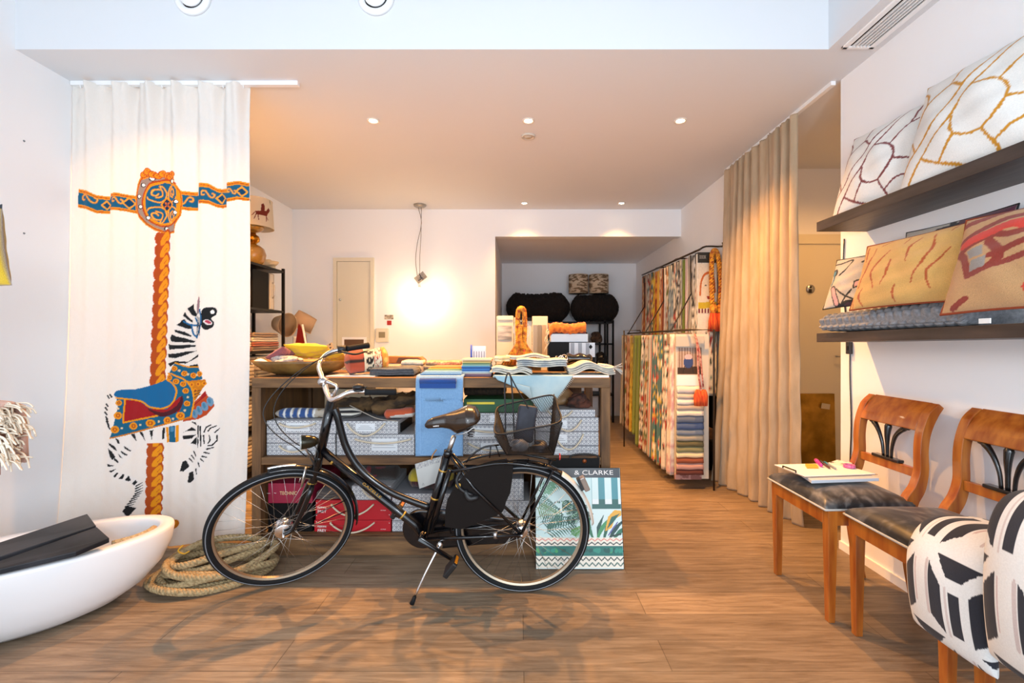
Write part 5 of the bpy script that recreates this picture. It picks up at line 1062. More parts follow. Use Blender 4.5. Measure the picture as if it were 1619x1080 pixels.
B('bell_base', M().lathe([(.022, -.014), (.022, -.004)], bc, (0, 0, 1), 14), m_pla, bl); B('bell_clamp', M().tube([bc - [0, 0, .012], W(567, 622, 2.06)], .006, 6), m_pla, bl)
B('bell_striker', M().tube([bc + [.02, 0, 0], bc + [.038, -.005, .008]], .004, 6), m_pla, bl)
for P in ([(545, 556, 2.47), (520, 562, 2.42), (480, 582, 2.32), (440, 615, 2.24), (418, 645, 2.2), (420, 668, 2.18), (440, 690, 2.17), (466, 707, 2.18), (484, 722, 2.22)], [(538, 553, 2.48), (505, 568, 2.4), (465, 598, 2.3), (440, 628, 2.24), (433, 655, 2.2), (443, 678, 2.19), (465, 699, 2.19), (492, 716, 2.24), (498, 735, 2.28)]):
    B('control_cable', M().tube([W(*p) for p in P], .0026, 6, smooth_path=6), m_pla)
for P in ([(495, 700), (503, 716), (499, 735)], [(486, 716), (496, 724), (497, 745)]): B('short_cable', M().tube([bp(*p, .025) for p in P], .0025, 5, smooth_path=4), m_pla)
# saddle
B('seat_post', M().tube([bp(718, 690), bp(709, 715)], .0125, 10), m_steel)
oS = bp(716, 676); ex = bp(760, 664) - bp(672, 674); Ls = np.linalg.norm(ex); ex /= Ls; ez = np.cross(latB, ex); ez = ez if ez[2] > 0 else -ez
noseP = bp(672, 672)
S_ = np.linspace(0, 1, 40); n_ = 28
hw = np.interp(S_, [0, .04, .15, .4, .6, .8, .95, 1], [.008, .018, .025, .035, .068, .092, .075, .02]); topz = np.interp(S_, [0, .05, .15, .4, .6, .8, .93, 1], [.004, .022, .034, .045, .058, .075, .062, .025])
lowz = np.interp(S_, [0, .05, .3, .45, .55, .75, .95, 1], [-.012, -.02, -.022, -.035, -.062, -.045, -.012, .0])
G = []
for s, h, tz, lz in zip(S_, hw, topz, lowz):
    row = []
    for q in np.linspace(0, 2 * pi, n_, endpoint=False):
        y = h * np.sign(cos(q)) * abs(cos(q)) ** .8; z = (tz if sin(q) > 0 else -lz) * sin(q) * (abs(sin(q)) ** .3 if sin(q) < 0 else 1)
        row.append(noseP + ex * s * Ls + latB * y + ez * z)
    G.append(row)
sd = B('saddle', M().grid(np.array(G), wrap=True, caps=True), mat('saddle_leather', '#2a1d14', .26, coat=.35, bump=.05, bscale=120))
lettering('wittkop', noseP + ex * .062 + latB * .031 - ez * .002, .009, ex, ez - latB * .1, m_white, sd, .02, depth=.002)
B('saddle_trim', M().tube([noseP + ex * Ls * .52 + latB * .052 - ez * .052, noseP + ex * Ls * .75 + latB * .075 - ez * .04, noseP + ex * Ls * .95 + latB * .05 - ez * .012], .0025, 5, smooth_path=3), m_steel, sd)
for s in (1, -1): B('saddle_spring', M().tube([noseP + ex * (Ls * .8) + latB * .035 * s - ez * z + np.array([.012 * cos(z * 500), .012 * sin(z * 500), 0]) for z in np.linspace(.03, .075, 26)], .003, 5), m_pla, sd)
# rear rack
for s in (1, -1):
    B('rack_rail', M().tube([bp(716, 742) + latB * .03 * s, bp(740, 734) + latB * .06 * s, bp(800, 724) + latB * .07 * s, bp(880, 735) + latB * .06 * s], .0065, 8, smooth_path=4), m_fr)
    B('rack_stay', M().tube([bp(873, 735) + latB * .062 * s, AXR + latB * .068 * s + upB * .01], .0075, 8), m_fr)
B('rack_clamp', M().tube([bp(737, 731, .04), bp(748, 718, .045), bp(766, 707, .045), bp(786, 704, .045), bp(786, 704, -.045), bp(766, 707, -.045), bp(748, 718, -.045), bp(737, 731, -.04)], .005, 6, smooth_path=3), m_fr)
for x in (800, 835, 868): B('rack_bar', M().tube([bp(x, 726, .065), bp(x, 726, -.065)], .0045, 6), m_fr)
B('rack_bar', M().tube([bp(776, 705, .04), bp(774, 724, .05)], .0035, 5), m_fr); B('rack_bar', M().tube([bp(784, 704, .04), bp(790, 722, .05)], .0035, 5), m_fr)
# coat guards
sg = [(250, 640), (252, 560), (262, 510), (300, 440), (350, 385), (400, 350), (440, 335), (480, 325), (530, 318), (575, 330), (572, 400), (560, 480), (540, 520), (535, 550), (520, 572), (490, 590), (440, 605), (380, 632), (330, 650), (300, 648)]
for off in (.045, -.05): B('coat_guard', M().prism([bp(620 + x / 3, 620 + y / 3, off) for x, y in sg], -latB * .003), mat('coat_guard_vinyl', '#15100e', .65, spec=.15))
# ring lock, heart tag, cable
B('ring_lock', M().tube([bp(735, 775, .05), bp(742, 788, .055), bp(756, 786, .05)], [.012, .018, .012], 10, smooth_path=3), m_pla)
B('lock_shackle', M().tube([bp(728, 745, .04), bp(722, 760, .05), bp(730, 775, .055), bp(748, 783, .05)], .009, 8, smooth_path=4), m_pla)
hc2 = bp(724.5, 768, .055); g = M(); hp = [(0, -.014), (.012, -.002), (.013, .008), (.006, .013), (0, .008), (-.006, .013), (-.013, .008), (-.012, -.002)]
g.prism([hc2 + np.array([x, 0, z]) for x, z in hp], (0, -.003, 0)); B('heart_charm', g, m_gold2)
B('charm_chain', M().tube([hc2 + [0, 0, .01], bp(722, 748, .04)], .0015, 4), m_gold2)
B('stay_clamp', M().tube([bp(783, 846, .055) + [0, 0, .014], bp(783, 846, .055) - [0, 0, .016]], .011, 8), m_steel)
# tail light
tl = bp(924, 762, 0); g = M().box(tl - [.014, .024, .045], tl + [.014, .024, .03], Matrix.Rotation(radians(-24), 3, 'Y'))
B('tail_light', g, mat('clear_lens', '#8a7a70', .15, .3, coat=1), bevel=.006); B('tail_light_base', M().box(tl - [.03, .02, .04], tl - [.012, -.02, -.02], Matrix.Rotation(radians(-24), 3, 'Y')), m_pla)
# ---------------- basket ----------------
rim = [W(781.7, 689, 2.13), W(889, 668, 2.13), W(876, 623, 2.47), W(785, 643, 2.45)]
base = [W(801, 719, 2.18), W(875, 719, 2.18), W(868, 707, 2.42), W(806, 707, 2.42)]
bk = thing('basket', 'black wire mesh basket strapped on the bicycle rear rack', 'basket', np.mean(base, 0))
m_wire = mat('basket_wire', '#1c1a1a', .4, .5)
rn = []
for i in range(4):
    a, b_ = rim[i], rim[(i + 1) % 4]; rn += [a + (b_ - a) * q for q in (.12, .5, .88)]
make('rim_wire', M().tube(rn, .0045, 8, closed=True, smooth_path=5), m_wire, bk)
for i in range(4):
    a0, a1, b0, b1 = rim[i], rim[(i + 1) % 4], base[i], base[(i + 1) % 4]; g = M(); nu, nv = (26, 16) if i % 2 == 0 else (22, 15)
    pt = lambda u, v: (a0 + (a1 - a0) * u) * (1 - v) + (b0 + (b1 - b0) * u) * v
    for k_ in range(-nv, nu):     # diagonal lattice
        for s in (1, -1):
            u0, u1 = k_ / nu, (k_ + nv) / nu; v0, v1 = 0., 1.
            if u0 < 0: v0 = -u0 / (u1 - u0); u0 = 0
            if u1 > 1: v1 = v0 + (1 - v0) * (1 - u0) / (u1 - u0) if u0 > 0 or v0 > 0 else (1 - u0) / (u1 - u0); u1 = 1
            if v1 <= v0: continue
            if s < 0: u0_, u1_ = 1 - u0, 1 - u1
            else: u0_, u1_ = u0, u1
            g.tube([pt(u0_, v0), pt(u1_, v1)], .0011, 3, caps=False)
    make('mesh_wall', g, m_wire, bk)
g = M()
for k_ in range(17): q = k_ / 16; g.tube([base[0] + (base[1] - base[0]) * q, base[3] + (base[2] - base[3]) * q], .0013, 4); g.tube([base[0] + (base[3] - base[0]) * q, base[1] + (base[2] - base[1]) * q], .0013, 4)
make('mesh_floor', g, m_wire, bk)
make('base_wire', M().tube(base, .0035, 6, closed=True), m_wire, bk)
for i in range(4): make('corner_wire', M().tube([rim[i], base[i]], .003, 6), m_wire, bk)
# things in the basket
ms = mat('strap_black', '#17171b', .55)
bc = np.mean(base, 0)
t = thing('shoulder_bag', 'dark grey folded bag standing inside the wire basket with its straps up', 'bag', bc)
g = M(); lo = W(806, 726, 2.3) ; 
g.box(W(816, 700, 2.34), W(846, 640, 2.375), Matrix.Rotation(.15, 3, 'Y')); make('body', g, mat('bag_cloth', '#202028', .7, col2='#34343e', scale=12), t, bevel=.012)
make('strap', M().tube([W(799, 690, 2.28), W(799, 650, 2.28), W(798, 610, 2.28), W(803, 590, 2.28), W(808, 600, 2.28), W(811, 640, 2.29), W(813, 690, 2.3)], .009, 8, smooth_path=5, flat=.45), ms, t)
make('strap', M().tube([W(806, 592, 2.3), W(816, 612, 2.31), W(828, 632, 2.33), W(840, 655, 2.35)], .0035, 6, smooth_path=4), ms, t)
blob(W(822, 705, 2.25), .035, .03, .03, mat('grey_rag', '#8f9094', .9, col2='#5a5a60', scale=30), 'grey_rag', 'crumpled grey cloth at the front of the wire basket', 'cloth', 12, .3)
blob(W(852, 706, 2.27), .03, .035, .03, mat('rain_cover', '#15131a', .5, col2='#3a3a44', scale=26), 'rain_cover', 'crumpled dark rain cover at the bottom of the wire basket', 'cover', 15, .3)
B('red_reflector', M().lathe([(.018, 0), (.016, .006), (0, .009)], bp(884, 722, .03), tuple(-dF), 14), mat('red_lens', '#c01a10', .2, coat=1))
# ---------------- on the counter top ----------------
# wooden bowl with cushions
bx0 = nrm(478, 3.08); bwl = thing('wooden_bowl', 'wide shallow oval wooden bowl holding small cushions at the left end of the counter', 'bowl', (bx0, 3.08, CT))
make('shell', M().lathe([(.0, 0), (.16, .0), (.25, .03), (.31, .075), (.325, .095), (.315, .095), (.30, .078), (.24, .04), (.15, .012), (0, .011)], (bx0, 3.08, CT + .001), n=40, sy=.72), mat('bowl_wood', '#6b4a22', .45, col2='#8c6a36', scale=14, bump=.2), bwl)
zc0 = CT + .03
one('striped_rag', blob((bx0 - .02, 2.98, CT + .095), .11, .07, .03, fabmat('striped_rag_m', '#8f8f92', '#c9c4bb', 40), 'x', 'x', 'x', 21, .2).data and M().box((0, 0, 0), (.001, .001, .001)), m_white, 'x', 'x') if False else blob((bx0 - .06, 2.99, CT + .098), .11, .055, .03, fabmat('striped_rag_m', '#77777b', '#cfc9bf', 40), 'grey_cloth', 'crumpled grey and white cloth at the front of the wooden bowl', 'cloth', 21, .2)
c = Canvas(0, 0, 1, 1, 60, '#d8b414'); cushion((nrm(490, 3.1), 3.1, CT + .158), (1, 0, -.04), (0, -.9, .5), .30, .15, .085, cfun(c), m_emb, 'yellow_cushion', 'bright yellow cushion lying uppermost in the wooden bowl', n=60)
c = Canvas(0, 0, 1, 1, 60, '#c79c12'); cushion((nrm(530, 3.12), 3.1, CT + .115), (1, 0, -.1), (0, -.9, .5), .17, .14, .07, cfun(c), m_emb, 'ochre_cushion', 'small ochre cushion at the right side of the wooden bowl', n=60)
c = Canvas(0, 0, 1, 1, 60, '#8a4f55'); cushion((nrm(448, 3.05), 3.02, CT + .13), (.8, 0, .5), (0, -.9, .5), .14, .13, .06, cfun(c), m_emb, 'mauve_cushion', 'dusty mauve cushion tilted at the left side of the wooden bowl', n=60)
one('white_rag', M().tube([W(398, 574, 2.98), W(412, 572, 2.98), W(428, 577, 3.0)], [.008, .022, .01], 8, smooth_path=4), m_pap, 'small white cloth hanging at the left rim of the wooden bowl', 'cloth')
# patterned bolster cushion
c = Canvas(0, 0, 1, 1, 300, '#a8482c')
for k_ in range(6): c.line([(0, k_ / 5.), (.45, k_ / 5. + .02)], .045, '#2a1712')
c.poly([(.42, 0), (.8, 0), (.8, 1), (.42, 1)], '#e2d3b4')
for k_ in range(8): c.ell(.53, k_ / 7., .075, .048, '#17130f'); c.ell(.53, k_ / 7. + .01, .022, .012, '#d8c8a8')
for k_ in range(170): c.ell(.64 + rnd.random() * .17, rnd.random(), .009, .012, rnd.choice(['#b52a1c', '#8c1f18', '#c24a20']))
for k_ in range(10): c.line([(.60, k_ / 9.), (.62, k_ / 9. + .05)], .03, '#1a1512')
c.poly([(.82, 0), (1, 0), (1, 1), (.82, 1)], '#d98a2a')
for k_ in range(9): c.ell(.9, k_ / 8., .05, .035, '#e8c060')
one_ = rollcol((nrm(549, 2.98), 2.93, CT + .088), (nrm(615, 3.06), 3.05, CT + .105), .077, c, 'patterned_bolster', 'bolster cushion with terracotta panel, black ovals and orange end', 'cushion', 1.0, n=120)
# flat goods
m_g1, m_g2, m_g3 = fabmat('charcoal_wool', '#3e4146', '#55595f'), fabmat('taupe_wool', '#a3978a', '#8b8075'), fabmat('cream_wool', '#ded5c4', '#cfc4b0')
one('paper_sheet', M().box((nrm(520, 2.9), 2.86, CT + .0008), (nrm(597, 2.9), 3.05, CT + .006), Matrix.Rotation(-.05, 3, 'Z')), m_pap, 'white paper sheets lying on the counter edge below the bolster', 'paper')
folded(583, 652, 2.88, CT + .007, .045, .25, m_g1, 'folded_blanket', 'dark charcoal folded blanket at the front of the counter', 'blanket', 'folded blankets', 3, 2, .05)
folded(592, 668, 3.02 + .14, CT + .001, .055, .22, m_g2, 'folded_blanket', 'taupe grey folded blanket behind the charcoal one', 'blanket', 'folded blankets', 2, 4, -.05)
folded(632, 666, 2.97 + .2, CT + .057, .03, .2, m_g3, 'folded_blanket', 'cream folded blanket on top of the taupe one', 'blanket', 'folded blankets', 1, 6, .1)
folded(668, 728, 3.2, CT + .001, .05, .24, fabmat('sand_wool', '#b59f82', '#97826a'), 'folded_blanket', 'sand brown folded blanket left of the coloured swatch stack', 'blanket', 'folded blankets', 2, 7)
folded(672, 726, 3.22, CT + .052, .03, .2, fabmat('brown_check', '#8c6a4c', '#c6b090', 60), 'folded_blanket', 'brown checked folded blanket topmost left of the swatch stack', 'blanket', 'folded blankets', 1, 8, .04)
for i, (z, l) in enumerate(((CT + .001, 'lower'), (CT + .03, 'upper'))):
    folded(600, 665, 3.38, z + .0, .028, .1, m_g3 if i else m_g2, 'folded_sheet', f'{l} pale folded sheet at the rear edge under the leather tray', 'cloth', None, 1, i + 12)
t = thing('leather_tray', 'tan leather tray with a dark front standing at the rear of the counter', 'tray', (nrm(640, 3.4), 3.43, CT + .06))
xa, xb = nrm(610, 3.4), nrm(668, 3.4); pr = [(xa, 3.385, CT + .06), (xb + .01, 3.385, CT + .06), (xb + .01, 3.385, CT + .085), (xb - .02, 3.385, CT + .108), (xa, 3.385, CT + .112)]
make('body', M().prism(pr, (0, .11, 0)), mat('tan_leather', '#b06a2c', .45), t, bevel=.004); make('dark_panel', M().prism([(xa + .08, 3.383, CT + .063), (xb + .0, 3.383, CT + .063), (xb - .0, 3.383, CT + .08), (xb - .03, 3.383, CT + .1), (xa + .1, 3.383, CT + .1)], (0, .004, 0)), mat('brown_leather', '#5c3a26', .45), t)
# stack of coloured swatches
cs = ['#7a5a6a', '#8a6c7a', '#b9b4a6', '#a9c3d2', '#2f5fa0', '#3a78b8', '#1f4a86', '#5a94b8', '#8fae9a', '#5a7a5a', '#c9b06a', '#a98a5a', '#d2c6a6']
nm_ = ['plum', 'mauve', 'stone', 'pale blue', 'royal blue', 'bright blue', 'navy', 'lake blue', 'sage', 'moss', 'straw', 'khaki', 'cream']
z = CT + .0008; rr_ = random.Random(5)
for i, c_ in enumerate(cs):
    h = .0085; x0 = nrm(731, 2.9) + rr_.uniform(-.006, .006); one('fabric_swatch', M().box((x0, 2.87 + rr_.uniform(0, .008), z), (nrm(776, 2.9) + rr_.uniform(-.006, .006), 3.1, z + h - .0006)), fabmat('stack_%d' % i, c_), f'{nm_[i]} swatch in the square colour stack right of the light blue panel', 'swatch', 'square stack of coloured swatches', bevel=.0015); z += h
# brochure holder and pen
t = thing('brochure_holder', 'clear acrylic brochure holder with white leaflets and a blue pen behind the swatch stack', 'holder', (nrm(757, 3.3), 3.3, CT))
make('leaflet', M().box((nrm(744, 3.3), 3.3, CT + .001), (nrm(768, 3.3), 3.32, EYE - (547 - CY) / F * 3.3)), m_pap, t)
g = M(); 
for k_ in range(5): g.box((nrm(749 + k_ * 4, 3.3), 3.298, CT + .10), (nrm(750 + k_ * 4, 3.3), 3.3, CT + .15))
make('print_lines', g, m_ink, t)
make('blue_pen', M().tube([(nrm(745, 3.28), 3.28, CT + .04), (nrm(745, 3.28), 3.28, EYE - (545 - CY) / F * 3.28)], .0065, 8), mat('pen_blue', '#1f4fb8', .3), t)
# ---------------- pale denim cloth and stack at the right ----------------
m_den = mat('pale_denim', '#8aabb8', .85, col2='#b4c3c2', scale=5, bump=.25, bscale=260, sheen=.1)
m_chk = fabmat('striped_towel', '#c9c6bb', '#8f959a', 30); m_flo = fabmat('faded_floral', '#cfc8ba', '#a8a49a', 18); m_bw = fabmat('white_cotton', '#c6c4bc', '#aeaca4', 40)
A_ = [(779, 590, 2.84), (905, 590, 2.84)]
n = 50; u, v = np.meshgrid(np.linspace(0, 1, n), np.linspace(0, 1, n))
yb_ = 612 + 38 * np.clip(u, 0, 1) ** .6 ; xl_ = 781 + 15 * v + 60 * np.maximum(v - .3, 0) ; xr_ = 906 - 42 * v ** 1.1
PXg = xl_ + (xr_ - xl_) * u; PYg = 594 + (yb_ - 594) * v + 10 * v * np.sin(u * 3.1)
Yg = 2.752 - .016 * np.sin(u * 9 + v * 2) * v ** .5 - .01 * v
X = (PXg - CX) / F * Yg; Z = EYE - (PYg - CY) / F * Yg
top = np.stack([nrm(779, 2.75) + (nrm(906, 2.75) - nrm(779, 2.75)) * np.linspace(0, 1, n), np.full(n, 3.05), np.full(n, CT + .012)], 1)
mid = top.copy(); mid[:, 1] = 2.80; mid2 = top.copy(); mid2[:, 1] = 2.765; mid2[:, 2] = CT + .006
G = np.concatenate([[top, mid, mid2], np.stack([X, Yg, Z], 2)])
t = thing('denim_cloth', 'pale blue washed denim cloth hanging over the counter front above the basket', 'cloth', (nrm(842, 2.8), 2.8, 1.0))
make('cloth', M().grid(G), m_den, t, solid=.007)
for k_ in range(24):
    q = k_ / 23; p = W(905 - 42 * q ** 1.1, 596 + 52 * q, 2.745); make('fringe', M().tube([p, p + [.010, -.004, -.009]], .0014, 4, caps=False), m_bw, t)
def scroll(px0, px1, y0, z0, h, dep, mt, name, label, seed, n_l=3, curl=0.0, wv=.014, thick=.009, slope=0.0):
    """loose folded cloth seen on its folded edges: wavy stacked sheets running across"""
    t = thing(name, label, 'cloth', ((nrm(px0, y0) + nrm(px1, y0)) / 2, y0 + dep / 2, z0), 'folded cloths heaped at the right end of the counter'); r = random.Random(seed); x0, x1 = nrm(px0, y0), nrm(px1, y0)
    for l in range(n_l):
        q = np.linspace(0, 1, 40); zz = z0 + .006 + l * thick * 1.3 + np.maximum(0, (h - n_l * thick) * (np.sin(q * pi) ** 1.2) * (.6 + .4 * np.sin(q * 7 + seed))) + wv * (1 + np.sin(q * 8 + seed * 1.7)) * .5 + slope * q
        xx = x0 + (x1 - x0) * q + r.uniform(-.008, .008); G = np.stack([np.stack([xx, np.full(40, y), zz + dzz], 1) for y, dzz in ((y0 + .004 * l, -.003), (y0 + .02, 0), (y0 + dep * .5, .003), (y0 + dep, 0))], 0)
        make('layer', M().grid(G), mt, t, solid=thick * .75)
    return t
scroll(776, 840, 2.79, CT + .016, .055, .3, m_bw, 'folded_cloth', 'white folded cloth with dark edges at the left of the right-hand heap', 1, 3, slope=-.01)
scroll(818, 898, 2.80, CT + .05, .05, .24, m_chk, 'folded_cloth', 'grey striped folded cloth in the middle of the right-hand heap', 4, 4, wv=.02)
scroll(898, 972, 2.82, CT + .014, .05, .26, m_flo, 'folded_cloth', 'faded floral folded cloth at the right end of the counter', 6, 4, wv=.03)
scroll(800, 870, 3.0, CT + .10, .03, .2, m_bw, 'folded_cloth', 'thin white cloth lying topmost on the right-hand heap', 9, 2, wv=.01)
t = thing('fringed_scarf', 'white fringed scarf end sticking out over the right end of the counter', 'scarf', (.6, 2.9, CT))
make('cloth', M().tube([(.50, 2.9, CT + .075), (.56, 2.9, CT + .065), (.60, 2.9, CT + .055)], [.02, .026, .02], 8, smooth_path=4, flat=.5), m_bw, t)
for k_ in range(14): a = rnd.uniform(-.9, .7); make('fringe', M().tube([(.59, 2.9 + rnd.uniform(-.02, .02), CT + .055), (.62, 2.89, CT + .055 + .02 * a), (.645 + rnd.uniform(0, .02), 2.89, CT + .05 + .05 * a)], .0013, 4, caps=False, smooth_path=3), m_bw, t)
one('white_papers', M().box((nrm(898, 2.82), 2.80, CT + .0008), (nrm(962, 2.82), 3.1, CT + .013)), m_pap, 'stack of white papers under the floral cloth at the counter end', 'paper', bevel=.001)
folded(781, 806, 2.97, CT + .09, .035, .2, fabmat('cream_flower', '#dcd2b4', '#c9b27a', 20), 'folded_cloth', 'cream cloth with yellow print behind the white folded one', 'cloth', None, 2, 15)
# black bag with steel rings
t = thing('black_pouch', 'shiny black pouch with steel rings lying on the cloths', 'pouch', (nrm(915, 3.1), 3.12, CT + .05))
x0, x1 = nrm(893, 3.08), nrm(938, 3.08)
S, Aa = np.meshgrid(np.linspace(0, 1, 40), np.linspace(0, 2 * pi, 28, endpoint=False), indexing='ij'); e = np.clip(np.minimum(S, 1 - S) * 9, .03, 1) ** .5
make('body', M().grid(np.stack([x0 + (x1 - x0) * S, 3.12 + .06 * np.cos(Aa) * e, CT + .105 + (.034 + .006 * np.sin(S * 14)) * e * np.sin(Aa)], 2), wrap=True, caps=True), mat('black_patent', '#0e0e10', .15, coat=.6), t)
for x, r_, a in ((887, .018, 0), (892, .026, .5), (880, .016, 1.0)):
    c = W(x, 567, 3.05); make('ring', M().tube([c + [r_ * cos(q) * cos(a), r_ * cos(q) * sin(a), r_ * sin(q)] for q in np.linspace(0, 2 * pi, 20)[:-1]], .0035, 6, closed=True), m_chrome, t)
# black box with trays and orange throw
zb0 = CT + .001; a, b_ = W(867, 0, 3.36), W(941, 0, 3.36)
t = thing('black_box', 'black storage box with striped grey label at the rear right of the counter', 'box', ((a[0] + b_[0]) / 2, 3.4, CT)); z1 = EYE - (541 - CY) / F * 3.36
make('body', M().box((a[0], 3.36, zb0), (b_[0], 3.51, z1)), m_blk, t, bevel=.002); lb = make('label', M().box((nrm(900, 3.36), 3.357, z1 - .11), (b_[0] - .002, 3.36, z1 - .004)), mat('label_stripes', '#c3c6c9', .5), t)
g = M()
for x in (902, 914, 926): g.box((nrm(x, 3.36), 3.3555, z1 - .108), (nrm(x + 6, 3.36), 3.357, z1 - .006))
make('stripe', g, mat('stripe_grey', '#84888e', .5), lb); make('diamond', M().prism([(nrm(934, 3.35), 3.354, z1 - .035 + .018), (nrm(937, 3.35), 3.354, z1 - .035), (nrm(934, 3.35), 3.354, z1 - .053), (nrm(931, 3.35), 3.354, z1 - .035)], (0, .002, 0)), m_blk, lb)
t2 = one('white_carton', M().box((nrm(871, 3.36), 3.37, z1 + .001), (nrm(930, 3.36), 3.5, z1 + .062)), mat('carton_white', '#bfc2c6', .5), 'flat white carton on top of the black storage box', 'carton', bevel=.003)
z2 = z1 + .063
folded(872, 926, 3.37, z2, .028, .12, fabmat('folk_cloth', '#2c2018', '#7a2a22', 25), 'folded_cloth', 'dark multicoloured folded cloth under the orange throw', 'cloth', None, 2, 30)
t = thing('orange_throw', 'orange throw with cream tassels folded on the white carton', 'throw', (nrm(898, 3.4), 3.42, z2 + .03))
q = np.linspace(0, 1, 40); G = []
for j, (dy, dz_) in enumerate(((-.012, -.025), (-.018, .005), (-.01, .03), (.02, .045), (.1, .045), (.13, .02))):
    zz = z2 + .03 + dz_ + .004 * np.sin(q * 41 + j * 2) + .006 * np.sin(q * 8) - .035 * np.maximum(0, .12 - q) / .12 * (1 if j < 4 else 0); G.append(np.stack([nrm(868, 3.37) + (nrm(926, 3.37) - nrm(868, 3.37)) * q, 3.37 + dy + .006 * np.sin(q * 17 + j), zz], 1))
make('cloth', M().grid(np.array(G)), fabmat('orange_wool', '#d9731c', '#a8480f', 40), t, solid=.006)
for k_ in range(12):
    q0 = k_ / 11; p = np.array([nrm(866, 3.36) + .01 * sin(k_), 3.345, z2 + .03 - .012 * k_]); make('tassel', M().tube([p, p + [-.012, -.004, -.014], p + [-.016, -.004, -.034]], [.004, .003, .002], 5), mat('tassel_cream', '#dcc49a', .9) if k_ == 0 else bpy.data.materials['tassel_cream'], t)
# rope tie-backs hung in front of the boards with a golden fan below
m_or = mat('orange_cord', '#8f3a12', .8, col2='#e0a02e', scale=38, bump=.3); m_rd = mat('maroon_cord', '#8a1f2c', .8, col2='#c9861e', scale=50)
t = thing('rope_tieback', 'twisted orange and gold curtain tie-back rope hung upright with a fan of cords', 'tie-back', (nrm(824, 3.42), 3.42, CT))
def twist(P, r, rr, mt, name, par, turns=22, n=150, strands=3):
    P, _ = spline(np.array(P, float), 24); ld = np.linspace(0, len(P) - 1, n); P = np.stack([np.interp(ld, np.arange(len(P)), P[:, k]) for k in range(3)], 1); T = np.gradient(P, axis=0); T /= np.linalg.norm(T, axis=1)[:, None] + 1e-9
    e1 = np.cross(T, [0, 1, 0.001]); e1 /= np.linalg.norm(e1, axis=1)[:, None]; e2 = np.cross(T, e1); g = M()
    for s in range(strands):
        a = np.linspace(0, turns * 2 * pi, n) + s * 2 * pi / strands; g.tube(P + r * (np.cos(a)[:, None] * e1 + np.sin(a)[:, None] * e2), rr, 5)
    return make(name, g, mt, par)
zt_ = EYE - (486 - CY) / F * 3.42; xk = nrm(824, 3.42)
twist([(xk - .022, 3.40, CT + .2), (xk - .026, 3.40, zt_ - .12), (xk - .02, 3.40, zt_ - .03), (xk, 3.40, zt_ - .01), (xk + .02, 3.40, zt_ - .03), (xk + .026, 3.40, zt_ - .12), (xk + .022, 3.40, CT + .2)], .0105, .0105, m_or, 'rope', t)
twist([(xk - .005, 3.37, zt_ - .14), (xk - .01, 3.372, CT + .25), (xk - .0, 3.37, CT + .17)], .010, .0095, m_or, 'rope', t, 9, 70)
g = M(); n = 14
for k_ in range(n): q = k_ / (n - 1) * 2 - 1; g.tube([(xk + .02 * q, 3.39, CT + .24), (xk + .06 * q, 3.38, CT + .16), (xk + .13 * q, 3.35, CT + .05)], [.006, .007, .006], 5, smooth_path=3)
make('cord_fan', g, m_or, t); g = M()
for k_ in range(7): q = k_ / 6 * 2 - 1; g.tube([(xk + .02 * q, 3.375, CT + .16), (xk + .06 * q, 3.345, CT + .05)], .006, 5)
make('cord_fan', g, m_rd, t)
make('gold_backing', M().prism([(xk, 3.43, CT + .26), (xk - .15, 3.43, CT + .05), (xk - .15, 3.43, CT + .002), (xk + .15, 3.43, CT + .002), (xk + .15, 3.43, CT + .05)], (0, .006, 0)), mat('gold_fabric', '#8a7018', .6, col2='#5e4a14', scale=30), t)
c = W(825, 522, 3.44); make('hoop', M().tube([c + [.062 * cos(q), 0, .068 * sin(q)] for q in np.linspace(0, 2 * pi, 30)[:-1]], .003, 5, closed=True), m_steel, t)
make('hook_strip', M().box((xk - .008, 3.425, zt_ - .09), (xk + .008, 3.43, zt_ - .01)), m_blk, t)
make('stand_rod', M().tube([(xk, 3.445, CT), (xk, 3.445, zt_ - .02)], .006, 6), m_blk, t)
# sample boards standing behind the counter
def board(px0, px1, py0, Y, mt, label, extra=None):
    t = thing('sample_board', label, 'board', (nrm((px0 + px1) / 2, Y), Y, 0), 'sample boards standing behind the counter'); zt = EYE - (py0 - CY) / F * Y
    make('panel', M().box((nrm(px0, Y), Y, 0), (nrm(px1, Y), Y + .02, zt)), mt, t, bevel=.003)
    return t, zt
m_bd = mat('board_cream', '#c9bda9', .7); m_bd2 = mat('board_taupe', '#ab9d8b', .7)
t, zt = board(785, 812, 500, 3.9, m_bd, 'cream sample board with a small wave picture, leftmost behind the counter')
p = mat('photo_wave', '#6b6a68', .5, col2='#b8b4ae', scale=14, stretch=(.4, 1, 2)); a = W(787, 515, 3.897); b_ = W(809, 537, 3.897); make('picture', M().box((a[0], 3.894, b_[2]), (b_[0], 3.899, a[2])), p, t)
make('clip_tab', M().box((W(787, 0, 3.9)[0], 3.892, zt - .03), (W(811, 0, 3.9)[0], 3.899, zt + .004)), mat('linen_tab', '#d8cfc0', .8), t)
t, zt = board(812.5, 841, 502, 3.92, m_bd, 'cream sample board in the middle, behind the rope tie-back')
a = W(826, 502, 3.9); make('bracket', M().box((a[0], 3.905, zt - .03), (a[0] + .08, 3.918, zt)), m_blk, t)
t, zt = board(841.5, 866, 500, 3.9, m_bd, 'cream sample board with grey and brown swatch strips, rightmost')
for x, c_ in ((843, '#8b8a88'), (850, '#77746f'), (857, '#a08f7c')):
    a = W(x, 514, 3.897); b_ = W(x + 6.5, 575, 3.897); make('swatch_strip', M().box((a[0], 3.893, b_[2]), (b_[0], 3.899, a[2])), mat('strip_%d' % x, c_, .8), t)
